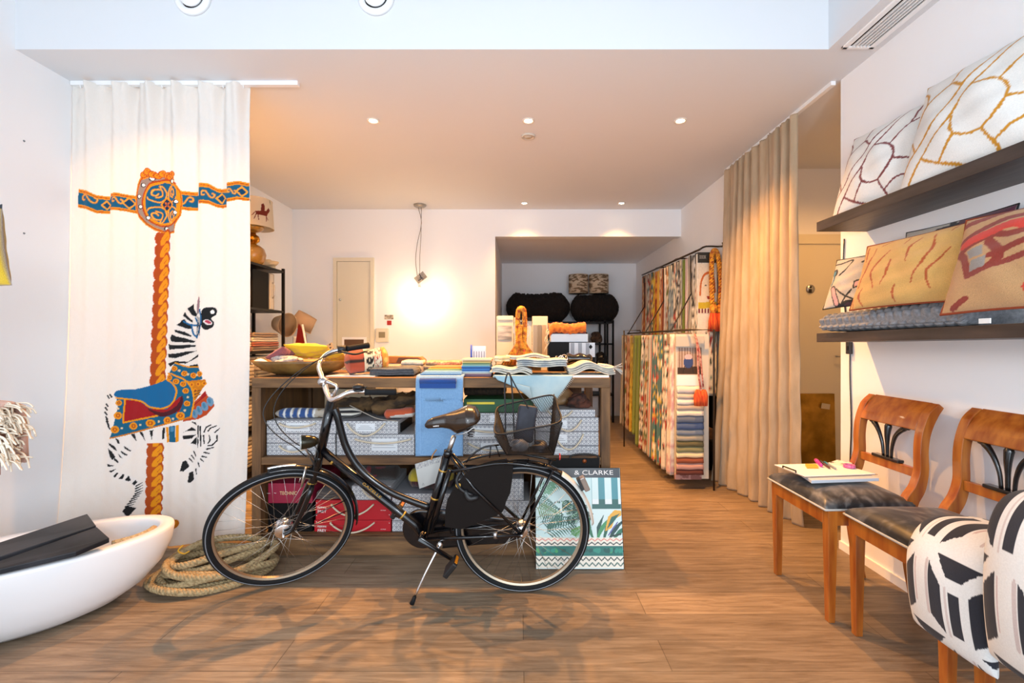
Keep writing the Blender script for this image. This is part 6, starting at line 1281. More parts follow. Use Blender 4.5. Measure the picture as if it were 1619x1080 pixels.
# ---------------- leaning pattern books ----------------
a, b_ = nrm(847, 2.69), nrm(982, 2.69); w = b_ - a; H = .56; tilt = atan2(.115, H)
c = Canvas(0, 0, 1, 1.13, 420, '#cfe0dc')
c.poly([(0, 0), (1, 0), (1, .11), (0, .11)], '#17171c')
for k_ in range(9): c.poly([(k_ * .152 - .02, .11), (k_ * .152 + .055, .11), (k_ * .152 + .055, .36), (k_ * .152 - .02, .36)], '#3d8790')
c.poly([(0, .36), (1, .36), (1, .47), (0, .47)], '#15564e')
for k_ in range(9): c.poly([(k_ * .152 + .055, .36), (k_ * .152 + .132, .36), (k_ * .152 + .132, .415), (k_ * .152 + .055, .415)], '#dfe4e2')
c.poly([(0, .11), (.66, .11), (.66, .8), (0, .8)], '#bfd8d6'); rg = random.Random(11)
def frond(x, y, a, L, col, k=11, w=.016):
    for i in range(k):
        q = (i + 1) / k; px_, py_ = x + L * q * cos(a) , y + L * q * sin(a) + .08 * L * q * q
        for s in (1, -1): an = a + s * 1.0; l = L * .42 * (1 - .6 * q); c.line([(px_, py_), (px_ + l * .5 * cos(an), py_ + l * .5 * sin(an)), (px_ + l * cos(an), py_ + l * sin(an) + .02)], [w * .5, w, w * .2], col)
    c.line([(x, y), (x + L * cos(a), y + L * sin(a))], .006, col)
for x, y, a_, L, cl in ((.0, .25, -.3, .3, '#3c7d58'), (.02, .34, .5, .26, '#1f5f4a'), (.1, .3, -.9, .2, '#58946a'), (.0, .45, .25, .3, '#6a8a52'), (.3, .38, .6, .22, '#2a5a44'), (.45, .5, .1, .2, '#1e3f34'), (.32, .55, 2.6, .2, '#2e6b4e'), (.05, .62, -.2, .3, '#165248'), (.35, .62, -.5, .22, '#244c38'), (.1, .74, -.35, .36, '#14503f'), (.4, .76, -.6, .2, '#4a8a3a'), (.52, .3, 1.9, .2, '#1c4a3c')): frond(x, y, a_, L, cl)
for k_ in range(90): c.ell(.22 + rg.random() * .4, .38 + rg.random() * .25, .014, .008, rg.choice(['#1d3d34', '#33604a', '#5d8a66', '#8fb49a']), rg.random() * 3)
for x, y, a_, L, cl in ((.72, .82, -1.5, .28, '#12453a'), (.78, .82, -1.25, .34, '#1c5a44'), (.84, .82, -1.0, .3, '#0f3d3a'), (.66, .8, -1.9, .26, '#2a6a4a'), (.9, .8, -.8, .22, '#2a6b52'), (.7, .82, -1.1, .32, '#3b8a55')): c.line([(x, y), (x + L * .5 * cos(a_), y + L * .5 * sin(a_)), (x + L * cos(a_) + .05, y + L * sin(a_))], [.02, .05, .006], cl, 4)
c.poly([(.8, .72), (.84, .56), (.92, .48), (1, .49), (1, .54), (.92, .58), (.88, .68)], '#e0a52e'); c.poly([(.82, .7), (.88, .56), (.98, .52), (.9, .62)], '#1b5a4c'); c.line([(.84, .76), (.9, .68), (.95, .62)], .014, '#5a5a9a', 3); c.line([(.88, .77), (.98, .75)], .02, '#203830')
def zig(y, h, c1, c2, n_=28):
    c.poly([(0, y), (1, y), (1, y + h), (0, y + h)], '#e8dfcf')
    for r_, cl in ((0, c1), (1, c2)): c.line([(i / n_, y + h * (.25 + .45 * r_ + (.14 if i % 2 else -.14))) for i in range(n_ + 1)], .012, cl)
zig(.79, .09, '#d88a7a', '#3d4a48'); c.poly([(0, .88), (1, .88), (1, .99), (0, .99)], '#1f6b62')
for k_ in range(26): c.ell(rg.random(), .93, .03, .02, rg.choice(['#2e8a78', '#17544e', '#4a9a60']), rg.random() * 3)
zig(.99, .13, '#2a3d3a', '#4a6a62')
t = thing('pattern_book', 'tall pattern book with palm leaf cover and black title band leaning on the counter', 'book', ((a + b_) / 2, 2.69, 0))
u, v = np.meshgrid(np.linspace(0, 1, 240), np.linspace(0, 1, 270)); up_ = np.array([0, sin(tilt), cos(tilt)]) * H; o_ = np.array([a, 2.62, .004])
Pg = o_ + u[..., None] * np.array([w, 0, 0]) + (1 - v)[..., None] * up_
nb = np.array([0, -cos(tilt), sin(tilt)])
make('spine_board', M().prism([o_ - [.003, 0, 0], o_ + [w + .003, 0, 0], o_ + up_ + [w + .003, 0, 0], o_ + up_ - [.003, 0, 0]], -nb * .028), m_blk, t)
cvp = make('cover_print', M().grid(Pg[::-1] + nb * .0012, c.samp(u, v * 1.13)[::-1], smooth=False), mat('glossy_print', (1, 1, 1), .3, attr=True), t)
lettering('& CLARKE', o_ + np.array([w * .69, 0, 0]) + up_ * .952 + nb * .002, .026, (1, 0, 0), up_, m_white, t, width=w * .46)
t = thing('black_folder', 'black folder with a carrying handle leaning behind the palm leaf book', 'folder', (nrm(905, 2.74), 2.745, 0))
x0, x1 = nrm(868, 2.74), nrm(949, 2.74); make('body', M().prism([(x0, 2.705, .0), (x1, 2.705, .0), (x1, 2.772, .6), (x0, 2.772, .6)], (0, .012, 0)), m_blk, t)
xm = nrm(924, 2.77); make('handle', M().tube([(xm - .09, 2.778, .595), (xm - .08, 2.778, .615), (xm - .03, 2.778, .625), (xm + .03, 2.778, .625), (xm + .08, 2.778, .615), (xm + .09, 2.778, .595)], .006, 7, smooth_path=3), m_pla, t)
make('button', M().lathe([(.014, 0), (.012, .006), (0, .008)], (xm, 2.768, .585), (0, -1, 0), 14), mat('button_copper', '#8a4a24', .4, .5), t)
# ---------------- black shelving on the left ----------------
m_bs = mat('black_metal', '#110e0d', .5, .2, spec=.25)
SX0, SX1, SY0, SY1 = LX + .02, -2.5, 3.75, 4.86
t = thing('shelving_unit', 'tall black metal shelving unit against the left wall behind the white curtain', 'shelf', ((SX0 + SX1) / 2, (SY0 + SY1) / 2, 0))
for x in (SX0, SX1 - .025):
    for y in (SY0, SY1 - .025): make('upright', M().box((x, y, 0), (x + .025, y + .025, 2.08)), m_bs, t)
LV = [.12, .5, .88, 1.21, 1.63, 2.055]
for z in LV: make('shelf_board', M().box((SX0, SY0 + .001, z - .022), (SX1, SY1, z)), m_bs, t)
# lamp on top
lx, ly, lz = -2.6, 4.45, 2.056
t = thing('table_lamp', 'glass table lamp with a drum shade printed with red horse riders', 'lamp', (lx, ly, lz))
m_gl = mat('amber_glass', '#c99a4a', .08, coat=.5); m_gl.node_tree.nodes['Principled BSDF'].inputs['Transmission Weight'].default_value = .75
make('glass_base', M().lathe([(.06, 0), (.075, .004), (.105, .05), (.115, .1), (.1, .155), (.06, .19), (.03, .2)], (lx, ly, lz), n=28), m_gl, t)
make('brass_knob', M().lathe([(.03, .198), (.03, .21), (.055, .23), (.06, .255), (.05, .28), (.028, .295), (.024, .31)], (lx, ly, lz), n=20), mat('brass', '#b07820', .25, .9), t)
make('glass_dish', M().lathe([(.022, .31), (.07, .33), (.1, .36), (.098, .375), (.05, .385), (.02, .39)], (lx, ly, lz), n=28), m_gl, t)
c = Canvas(0, 0, 1, 1, 260, '#e4dac6'); BR = '#7a2a1c'
for ox in (.15, .45, .69, .9):
    f_ = lambda P: [(ox + x * .085, .25 + y * .55) for x, y in P]
    c.poly(f_([(-.6, .5), (0, .42), (.5, .35), (.8, .1), (1, .25), (.9, .35), (.65, .55), (.55, .7), (-.5, .7)]), BR); c.poly(f_([(-.1, .45), (.0, .0), (.2, -.1), (.35, .05), (.3, .45)]), BR)
    for x0 in ((-.5, .65, -.7, 1.0), (-.35, .65, -.3, 1.05), (.4, .65, .7, .95), (.5, .65, .45, 1.05), (-.6, .55, -.9, .8)): c.line(f_([(x0[0], x0[1]), (x0[2], x0[3])]), .007, BR)
    c.line([(ox + .09, .0), (ox + .11, .3), (ox + .12, .15)], .008, '#4a6a3a', 3)
S, Aa = np.meshgrid(np.linspace(0, 1, 60), np.linspace(0, 2 * pi, 260, endpoint=False), indexing='ij')
r_ = .165 + .015 * (1 - S); Pz = lz + .36 + .27 * S
make('shade', M().grid(np.stack([lx + r_ * np.cos(Aa), ly + r_ * np.sin(Aa), Pz], 2), c.samp((Aa / 2 / pi), 1 - S), wrap=True), mat('shade_print', (1, 1, 1), .8, attr=True, trans=.3), t, solid=.002)
for z, r0 in ((lz + .36, .181), (lz + .63, .166)): make('shade_ring', M().tube([(lx + r0 * cos(q), ly + r0 * sin(q), z) for q in np.linspace(0, 2 * pi, 48)[:-1]], .0035, 6, closed=True), mat('trim_cream', '#d9ccb4', .7) if 'trim_cream' not in bpy.data.materials else bpy.data.materials['trim_cream'], t)
blob((-2.68, 4.05, 2.056 + .08), .11, .12, .09, mat('grey_bundle', '#3a3b40', .8, col2='#5a5b60', scale=20, bump=.5), 'cloth_bundle', 'dark grey bundle beside the glass lamp on top of the shelving', 'bundle', 5)
blob((-2.6, 4.72, 2.056 + .045), .09, .07, .055, mat('cream_paper', '#d9c7a2', .7), 'paper_bundle', 'crumpled cream paper beside the glass lamp', 'paper', 6, .25)
t = thing('lever_box', 'large black file box with a metal handle on the top bay of the shelving', 'file box', (-2.66, 4.5, 1.631))
make('body', M().box((SX0 + .03, 4.32, 1.631), (-2.53, 4.6, 2.0)), m_blk, t, bevel=.004)
make('label', M().box((-2.531, 4.62, 1.64), (-2.527, 4.68, 1.99)), mat('label_white', '#cfc7b8', .6), t)
make('divider', M().box((SX0 + .03, 4.61, 1.631), (-2.53, 4.70, 2.0)), mat('divider_grey', '#a59a88', .6), t)
make('handle', M().tube([(-2.525, 4.66, 1.75), (-2.505, 4.66, 1.78), (-2.505, 4.66, 1.88), (-2.525, 4.66, 1.91)], .006, 6), m_steel, t)
g = M()
for k_ in range(3): g.tube([(-2.56 + .0 * k_, 4.12 + .07 * cos(q) + .01 * k_, 1.74 + .08 * sin(q)) for q in np.linspace(0, 2 * pi, 24)[:-1]], .006, 6, closed=True)
one('cable_coil', g, m_pap, 'coil of white cable hanging at the front of the top bay', 'cable')
t = thing('equipment_case', 'grey equipment case behind the coil of white cable', 'case', (-2.68, 4.1, 1.631)); make('body', M().box((SX0 + .03, 3.9, 1.631), (-2.575, 4.24, 1.83)), mat('case_grey', '#8c8a88', .5), t, bevel=.01); make('lid', M().box((SX0 + .03, 3.9, 1.832), (-2.575, 4.24, 1.86)), m_blk, t, bevel=.006)
fc_ = [('#b9a890', 'beige'), ('#8e7a68', 'brown'), ('#cfc0a8', 'cream'), ('#a05a48', 'brick'), ('#7f7a72', 'grey'), ('#d8ccb6', 'ivory')]
def sidefold(y0, y1, z, h, x1, dep, colr, label, seed, group):
    # folded cloth on the left shelves, fold facing the aisle
    n = 24; lay = 2; pts = []
    for i in range(lay):
        th = h / lay * .46; zc = (i + .5) * h / lay
        for q in np.linspace(-pi / 2, pi / 2, 7): pts.append((x1 + th * cos(q) - th, z + zc + th * sin(q)))
        pts.append((x1 - th - .01, z + zc + h / lay * .48))
    pts += [(x1 - dep, z + h), (x1 - dep, z)]; P = np.array(pts); G = []
    for u in np.linspace(0, 1, n): w = .006 * sin(u * 9 + seed); G.append(np.stack([P[:, 0] + w, np.full(len(P), y0 + (y1 - y0) * u), np.maximum(P[:, 1] + w * .2, z + .0005)], 1))
    one('folded_textile', M().grid(np.array(G), wrap=True, caps=True), fabmat('ft%d' % seed, colr[0], None), label, 'cloth', group)
sd_ = 100; G2 = 'folded textiles on the black shelving'
for lv, y0, y1, k0 in ((1.21, 3.98, 4.3, 5), (1.21, 4.34, 4.78, 4), (.88, 4.0, 4.35, 4), (.88, 4.4, 4.8, 4), (.5, 4.0, 4.8, 4), (.12, 4.0, 4.8, 4)):
    z = lv + .001
    for k_ in range(k0):
        h = .045 if lv > 1 else .07; cc_ = fc_[(k_ * 2 + int(y0 * 10)) % 6]
        sidefold(y0, y1, z, h, -2.53 + .01 * sin(k_ * 3), .27, cc_, f'{cc_[1]} folded textile on the shelving, {["bottom", "second", "third", "fourth", "fifth"][k_]} layer of the {"nearer" if y0 < 4.2 else "farther"} pile at {["floor", "knee", "waist", "chest"][[.12, .5, .88, 1.21].index(lv)]} height', sd_, G2); sd_ += 1; z += h + .001
# low cabinet with lampshades behind the counter
t = thing('low_cabinet', 'low cream cabinet against the rear wall behind the counter', 'cabinet', (-2.1, 5.3, 0)); make('body', M().box((-2.6, 5.05, 0), (-1.5, 5.6, 1.02)), m_door, t, bevel=.004); make('top', M().box((-2.63, 5.02, 1.02), (-1.47, 5.62, 1.05)), m_door, t, bevel=.003)
def shade(ctr, axis, r0, r1, h, mt, name, label):
    a = Vector(axis).normalized(); t = thing(name, label, 'lampshade', ctr)
    make('shell', M().lathe([(r0, 0), (r1, h), (r1 - .004, h), (r0 - .004, 0), (r0, 0)][:4], ctr, tuple(a), 30), mt, t)
    q = a.to_track_quat('Z', 'Y'); make('rim', M().tube([np.array(ctr) + np.array(q @ Vector((r0 * cos(w), r0 * sin(w), 0))) for w in np.linspace(0, 2 * pi, 30)[:-1]], .005, 5, closed=True), mt, t)
m_sh = mat('lampshade_beige', '#c9a988', .8, trans=.2); m_sh2 = mat('lampshade_sand', '#d3b896', .8, trans=.2)
shade(tuple(W(474, 518, 5.25)), (.5, .1, .85), .13, .11, .17, m_sh, 'lampshade', 'beige drum lampshade tilted on the cabinet behind the wooden bowl')
shade(tuple(W(455, 514, 5.0)), (-.75, .25, .1), .13, .08, .15, m_sh2, 'lampshade', 'sand coloured cone lampshade lying beside the black shelving')
p = W(468, 540, 5.15); one('white_stand', M().tube([(p[0], 5.15, 1.055), (p[0], 5.15, 1.25), (p[0] + .02, 5.15, 1.36)], [.06, .03, .05], 12, smooth_path=4), m_pap, 'white lamp foot under the tilted drum shade', 'lamp foot')
g = M().prism([W(462, 552, 5.08), W(487, 552, 5.08), W(483, 530, 5.08), W(472, 512, 5.08)], (0, .02, 0)); g.v[0][:, 2] = np.where(g.v[0][:, 2] < 1.23, 1.052, g.v[0][:, 2])
t = one('leather_folder', g, mat('red_leather', '#7a1414', .4), 'dark red leather panel with pale edge leaning on the cabinet', 'panel')
one('white_frame_edge', M().tube([np.array([W(490, 0, 5.06)[0], 5.05, 1.056]), W(478, 513, 5.06)], .012, 5), m_pap, 'narrow white strip leaning beside the red leather panel', 'strip')
p = W(502, 548, 5.3); g = M()
for k_ in range(7): a = k_ * pi / 7; g.tube([(p[0] + .12 * cos(q) * cos(a), 5.3 + .12 * cos(q) * sin(a), 1.056 + .12 * sin(q)) for q in np.linspace(0, pi, 14)], .003, 5)
one('wire_basket', g, m_spk, 'domed wire basket behind the wooden bowl', 'wire basket')
c = Canvas(0, 0, 1, 1, 120, '#bfae98')
for k_ in range(26): c.ell(rnd.random(), rnd.random(), .05, .05, '#2a2624')
cushion((W(518, 540, 5.12)[0], 5.12, 1.056 + .11), (1, 0, .5), (-.5, .1, 1), .2, .2, .07, cfun(c), m_emb, 'dotted_cushion', 'small beige cushion with dark dots standing on the cabinet', n=60)

# ---------------- niche: rack, fur rolls, drums ----------------
nx0, nx1, ny0, ny1 = nrm(800, 7.3), nrm(971, 7.3), 7.3, 7.8
t = thing('niche_rack', 'black metal rack in the niche carrying dark fur rolls', 'rack', ((nx0 + nx1) / 2, 7.5, 0))
for x in (nx0, nx1 - .03, nx1 - .16):
    for y in (ny0, ny1 - .03): make('upright', M().box((x, y, 0), (x + .03, y + .03, 1.64)), m_bs, t)
NV_ = [.45, .9, 1.27, 1.62]
for z in NV_: make('shelf_board', M().box((nx0, ny0, z - .025), (nx1, ny1, z)), m_bs, t)
def fur(xa, xb, z, r, label, seed):
    n = 70; S, Aa = np.meshgrid(np.linspace(0, 1, n), np.linspace(0, 2 * pi, 60, endpoint=False), indexing='ij'); R = np.random.RandomState(seed)
    e = np.clip(np.minimum(S, 1 - S) * 7, .02, 1) ** .5; rr = r * e * (1 + .05 * np.sin(S * 9 + seed)) + R.uniform(-.018, .022, S.shape)
    one('fur_roll', M().grid(np.stack([xa + (xb - xa) * S, 7.55 + rr * np.cos(Aa), np.maximum(z + rr * np.sin(Aa), 1.6215)], 2), wrap=True, caps=True), m_furr, label, 'fur roll', 'rolled dark fur hides on the niche rack')
m_furr = mat('dark_fur_pile', '#120d0a', 1.0, col2='#241a14', scale=90, bump=1.0, sheen=.0)
fur(nrm(800, 7.45), nrm(902, 7.45), 1.86, .225, 'long roll of dark brown fur at the left of the niche rack', 1); fur(nrm(898, 7.4) + .06, nrm(981, 7.4), 1.85, .215, 'shorter roll of black fur at the right of the niche rack', 2)
m_dr = mat('zebra_drum', '#cbb79c', .8, col2='#7a644c', scale=9, stretch=(1, 1, 3), mixlo=.5, mixhi=.54)
for x, l in ((914.5, 'left'), (946.5, 'right')):
    cx_ = nrm(x, 7.55); one('drum_shade', M().lathe([(.162, 0), (.162, .31), (.155, .31), (.155, .0)], (cx_, 7.55, 2.092), n=32), m_dr, f'cream patterned drum lampshade on the fur rolls, {l} of two', 'lampshade', 'drum lampshades on the fur rolls')
dk = ['#2a2018', '#3b2a20', '#1d1a1c', '#4a3a2a', '#2b3038']
for i in range(7):
    x = nx0 + .16 + i * .22; blob((x, 7.5, 1.271 + .09), .09, .13, .1, mat('dk%d' % i, dk[i % 5], .9, col2='#6a5038', scale=20, bump=.5), 'dark_bundle', f'dark folded bundle on the upper board of the niche rack, {["first", "second", "third", "fourth", "fifth", "sixth", "seventh"][i]} from the left', 'bundle', i + 40, .2, 'dark bundles on the niche rack')
for i in range(4):
    x = nx0 + .9 + i * .22; blob((x, 7.5, .901 + .11), .09, .13, .12, mat('ek%d' % i, dk[(i + 2) % 5], .9, col2='#c2a878', scale=14, bump=.5, mixlo=.6, mixhi=.7), 'dark_bundle', f'patterned dark bundle on the middle board of the niche rack, {["first", "second", "third", "fourth"][i]} from the left', 'bundle', i + 50, .2, 'dark bundles on the niche rack')

# ---------------- fabric hangers on the right wall ----------------
PAL = [['#c9bfae', '#a9764a', '#5a6a3a', '#8a3a2a'], ['#d0b43a', '#b8902a', '#8a7420'], ['#b9b4a8', '#4a5a6a', '#8a3030'], ['#ddd6c8', '#a83a2c', '#3a3f38', '#6a8a8a'], ['#3a6a70', '#c9b04a', '#c24a3a', '#e0d6c0'], ['#cfc6b4', '#7a7268'], ['#e0dace', '#c9a0a0'], ['#7a8a3a', '#6a7a2a'], ['#b88a6a', '#7a3020', '#d8c8a8'], ['#8a9aa0', '#d0c8b8', '#5a6a7a'], ['#a8541c', '#7a2a18', '#c98a3a'], ['#e4ddd0', '#2c2a2a', '#a8a090']]
def floral(pal, seed, kind):
    r = random.Random(seed); c = Canvas(0, 0, 1, 5, 90, pal[0])
    if kind == 0:
        for k_ in range(170):
            x, y = r.random(), r.random() * 5; a = r.random() * 3; s = r.uniform(.05, .16)
            for dx in (-1, 0, 1): c.ell(x + dx, y, s, s * r.uniform(.3, .8), r.choice(pal[1:]), a)
    elif kind == 1:
        for k_ in range(9): x = k_ / 9; c.poly([(x, 0), (x + .05, 0), (x + .05, 5), (x, 5)], r.choice(pal[1:]))
    elif kind == 2:
        for k_ in range(60): y = r.random() * 5; x = r.random(); c.line([(x, y), (x + r.uniform(-.3, .3), y + .2), (x + r.uniform(-.2, .3), y + .45)], .03, r.choice(pal[1:]), 3)
    elif kind == 3:
        for j in range(18):
            for i in range(3): x = i * .34 + (.17 if j % 2 else 0); y = j * .28; c.poly([(x, y), (x + .17, y + .14), (x, y + .28)], pal[1 + (i + j) % (len(pal) - 1)])
    return c
m_hang = mat('hanging_fabric', (1, 1, 1), .85, attr=True, col2=(.9, .9, .9), scale=60, bump=.2, bscale=200, sheen=.1)
m_rod = mat('rack_steel', '#4a423a', .35, .8)
def hanger(x0, x1, y, th, z0, z1, cvs, label, group, seed, header=None, name='hanging_fabric', lean=0.0):
    r = random.Random(seed); n = 40; hz = np.linspace(z1, z0, n)
    per = [(x0, -th / 2), (x0 + .25 * (x1 - x0), -th / 2), (x0 + .5 * (x1 - x0), -th / 2), (x0 + .75 * (x1 - x0), -th / 2), (x1, -th / 2), (x1, th / 2), (x0 + .5 * (x1 - x0), th / 2), (x0, th / 2), (x0 - .006, th / 4), (x0 - .008, 0), (x0 - .006, -th / 4)]
    # finer perimeter
    pp = []
    for i in range(len(per)):
        a, b_ = np.array(per[i]), np.array(per[(i + 1) % len(per)]); k_ = 9 if i < 4 else (8 if i in (4, 5, 6) else 3)
        for q in range(k_): pp.append(a + (b_ - a) * q / k_)
    pp = np.array(pp); m_ = len(pp); sarc = np.concatenate([[0], np.cumsum(np.linalg.norm(np.diff(pp, axis=0), axis=1))]) ; G = []; C_ = []
    for i, z in enumerate(hz):
        q = i / (n - 1); w = .004 * sin(q * 9 + seed) ; fl = 1 + .08 * q
        x = x1 + (pp[:, 0] - x1) * fl + .004 * np.sin(pp[:, 1] * 60 + q * 5 + seed) - lean * q; yy = y + pp[:, 1] * (1 - .1 * q + .1 * sin(q * 5 + seed)) + w
        G.append(np.stack([x, yy, np.full(m_, z)], 1)); C_.append(cvs.samp((sarc * 3.2) % 1.0, np.full(m_, min(4.99, (z1 - z) * 3.2))))
    t = thing(name, label, 'fabric sample', ((x0 + x1) / 2, y, z0), group)
    make('cloth', M().grid(np.array(G)[::-1], np.array(C_)[::-1], wrap=True, caps=True, smooth=True), m_hang, t)
    if header: make('header_card', M().box((x0 - .004, y - th / 2 - .003, z1 - .09), (x1 + .003, y + th / 2, z1 + .015)), header, t)
    return t
m_hd = mat('header_kraft', '#8d7a66', .6); m_hd2 = mat('header_dark', '#2c2a22', .5); m_hd3 = mat('header_pale', '#b8b0a2', .6)
YU0, YU1 = 4.62, 6.62; nU = 23; GU = 'fabric samples on the upper wall rail'; ordw = ['nearest', 'second', 'third', 'fourth', 'fifth', 'sixth', 'seventh', 'eighth', 'ninth', 'tenth', 'eleventh', 'twelfth', 'thirteenth', 'fourteenth', 'fifteenth', 'sixteenth', 'seventeenth', 'eighteenth', 'nineteenth', 'twentieth', 'twenty-first', 'twenty-second', 'farthest']
kindU = [(3, 2), (11, 0), (5, 1), (6, 1), (7, 1), (5, 0), (11, 0), (3, 0), (9, 0), (9, 2), (0, 0), (6, 2), (10, 1), (8, 0), (1, 1), (10, 0), (1, 0), (4, 0), (8, 3), (3, 0), (0, 2), (10, 0), (8, 2)]
r3 = random.Random(3)
for i in range(nU):
    y = YU0 + (YU1 - YU0) * i / (nU - 1); pk, kd = kindU[i]
    hanger(1.80, 1.985, y, .072, .76 if i < 3 else .9, 2.19 + .002 * i, floral(PAL[pk], 60 + i, kd), f'{["striped", "flowered", "white patterned", "mottled"][kd % 4]} fabric sample, {ordw[i]} from the shop on the upper rail', GU, i, header=[m_hd2, None, m_hd3, None, None, m_hd3, m_hd2, m_hd3, m_hd2, None, m_hd][i % 11])
# front banner of the upper rail: header lettering and portrait-like print
yb = YU0 - .0395
lettering('DOOK', (1.845, yb - .001, 2.155), .035, (1, 0, 0), (0, 0, 1), m_hd3, bpy.data.objects['hanging_fabric'], .01, width=.065); lettering('VER', (1.955, yb - .001, 2.145), .035, (1, 0, 0), (0, 0, 1), m_hd3, bpy.data.objects['hanging_fabric'], .01, width=.04)
c = Canvas(0, 0, 1, 1.6, 160, '#d9cdb8'); c.line([(.1, 1), (.15, .6), (.35, .35), (.65, .3), (.85, .5), (.9, .9)], .09, '#b8602a', 4); c.ell(.52, .75, .28, .34, '#d8c8ae'); c.poly([(.45, 1.05), (.65, 1.05), (.6, 1.15), (.5, 1.15)], '#8a2a22'); c.ell(.4, .7, .06, .02, '#3a3a3a'); c.poly([(0, 1.25), (1, 1.22), (1, 1.42), (0, 1.45)], '#c0a82a')
for k_ in range(6): c.poly([(k_ / 6, 1.45), (k_ / 6 + .09, 1.45), (k_ / 6 + .09, 1.6), (k_ / 6, 1.6)], '#6a2238')
u, v = np.meshgrid(np.linspace(0, 1, 50), np.linspace(0, 1, 80)); Pg = np.stack([1.80 + .185 * u, np.full(u.shape, yb - .003), 2.09 - .5 * v], 2)
make('printed_panel', M().grid(Pg[::-1], c.samp(u, v * 1.6)[::-1]), m_hang, bpy.data.objects['hanging_fabric'])
# lower rail
GLW = 'fabric samples on the lower rail'; nL = 13; YL0, YL1 = 4.2, 6.15
kindL = [(6, 0), (3, 0), (4, 0), (4, 0), (3, 1), (0, 0), (3, 0), (7, 1), (7, 2), (1, 0), (8, 3), (0, 0), (5, 1)]
for i in range(nL):
    y = YL0 + (YL1 - YL0) * i / (nL - 1) ; pk, kd = kindL[i]
    hanger(1.40, 1.63, y, .115, .09 + (.1 if i > 7 else 0), 1.375, floral(PAL[pk], 90 + i, kd), f'{["flowered", "striped", "scribbled", "triangle-patterned"][kd]} fabric sample, {(ordw[i + 1] if i < nL - 1 else "farthest")} from the shop on the lower rail', GLW, i + 30, header=[None, m_hd, None, None, None, None, None, None, None, m_hd, m_hd3, m_hd, m_hd3][i], lean=.01)
# front sample ladder with many swatch bands
sp_ = [('#cfc9c0', .06), ('#c4b8a8', .05), ('#e4ddd0', .05), ('#b0a294', .05), ('#e0d6c2', .05), ('#5f6a7c', .06), ('#465a80', .06), ('#707c8c', .05), ('#9a9484', .05), ('#605a3c', .05), ('#7c7c5a', .05), ('#dcc8a0', .045), ('#8a4a30', .05), ('#b88c80', .055), ('#5a2c24', .045)]
fz = thing('swatch_ladder', 'sample hanger with a photo, coloured swatch bands and a patterned mauve end', 'fabric sample', (1.52, 4.08, .08))
x0, x1, yv = 1.405, 1.645, 4.075; zt = 1.375
make('backing', M().box((x0 - .005, yv, .08), (x1 + .05, yv + .03, zt)), mat('ladder_back', '#c9bfae', .8), fz)
make('header_card', M().box((x0 - .01, yv - .02, zt - .11), (x1 + .0, yv, zt - .02)), m_hd3, fz)
c = Canvas(0, 0, 1, 1, 120, '#8c7464'); 
for k_ in range(9): c.poly([(k_ / 9, 0), (k_ / 9 + .05, 0), (k_ / 9 + .05, .8), (k_ / 9, .8)], '#b8a698')
c.poly([(0, .75), (1, .7), (1, 1), (0, 1)], '#3a2c26'); c.ell(.45, .55, .2, .22, '#2f477a'); c.ell(.45, .35, .16, .1, '#c9b0b0'); c.line([(.3, .7), (.22, .95)], .03, '#1a1a20'); c.line([(.6, .7), (.66, .95)], .03, '#1a1a20')
u, v = np.meshgrid(np.linspace(0, 1, 50), np.linspace(0, 1, 50)); make('photo', M().grid(np.stack([x0 + .01 + .215 * u, np.full(u.shape, yv - .004), zt - .12 - .24 * v], 2)[::-1], c.samp(u, v)[::-1]), m_hang, fz)
make('white_panel', M().box((x0, yv - .012, zt - .46), (x1, yv - .001, zt - .365)), m_pap, fz)
z = zt - .465
for i, (cl, h) in enumerate(sp_):
    q = np.linspace(0, 1, 12); G = [np.stack([x0 - .0015 * i + (x1 - x0 + .0) * q, np.full(12, yv - .012 - .006 * i * .5 - dy), z - h * a + .002 * np.sin(q * 9 + i)], 1) for a, dy in ((0, 0), (.5, .008), (.9, .012), (1.02, .004))]
    make('swatch_band', M().grid(np.array(G)), mat('band%d' % i, cl, .85), fz, solid=.004); z -= h
make('patterned_end', M().box((x0 - .025, yv - .045, .085), (x1 - .03, yv - .012, z)), mat('mauve_pattern', '#a07c78', .85, col2='#7c5450', scale=24, bump=.3, mixlo=.47, mixhi=.52), fz, bevel=.004)
# rails and braces
t = thing('fabric_rail', 'upper black steel rail with wall brackets holding the fabric samples', 'rail', (1.9, 5.6, 2.2))
make('rail_bar', M().tube([(1.80, YU0 - .07, 2.225), (1.80, YU1 + .05, 2.275)], .011, 8), m_rod, t)
for y, dz in ((4.56, 0), (5.35, .02), (6.1, .035)):
    make('bracket_arm', M().tube([(1.80, y, 2.225 + dz), (1.87, y - .0, 2.26 + dz), (RX - .01, y, 2.26 + dz), (RX - .004, y, 2.30 + dz)], .009, 7, smooth_path=3), m_rod, t)
t = thing('fabric_rail', 'lower black steel rail hung on slanting rods holding the long fabric samples', 'rail', (1.5, 5.1, 1.4))
make('rail_bar', M().tube([(1.5, 4.0, 1.412), (1.5, 6.3, 1.412)], .01, 8), m_rod, t)
for y in (4.5, 5.4, 6.25): make('slanting_rod', M().tube([(1.5, y, 1.42), (1.775, y + .2, 1.8)], .007, 6), m_rod, t); make('slanting_rod_end', M().tube([(1.775, y + .2, 1.8), (1.775, y + .22, 2.2)], .006, 6), m_rod, t)
make('foot_post', M().tube([(1.30, 5.65, 0), (1.30, 5.65, 1.44), (1.5, 5.65, 1.44), (1.5, 5.65, 1.415)], .009, 6), m_rod, t)
make('foot_post', M().tube([(1.71, 4.0, 0), (1.71, 4.0, 1.412), (1.5, 4.0, 1.412)], .009, 6), m_rod, t)
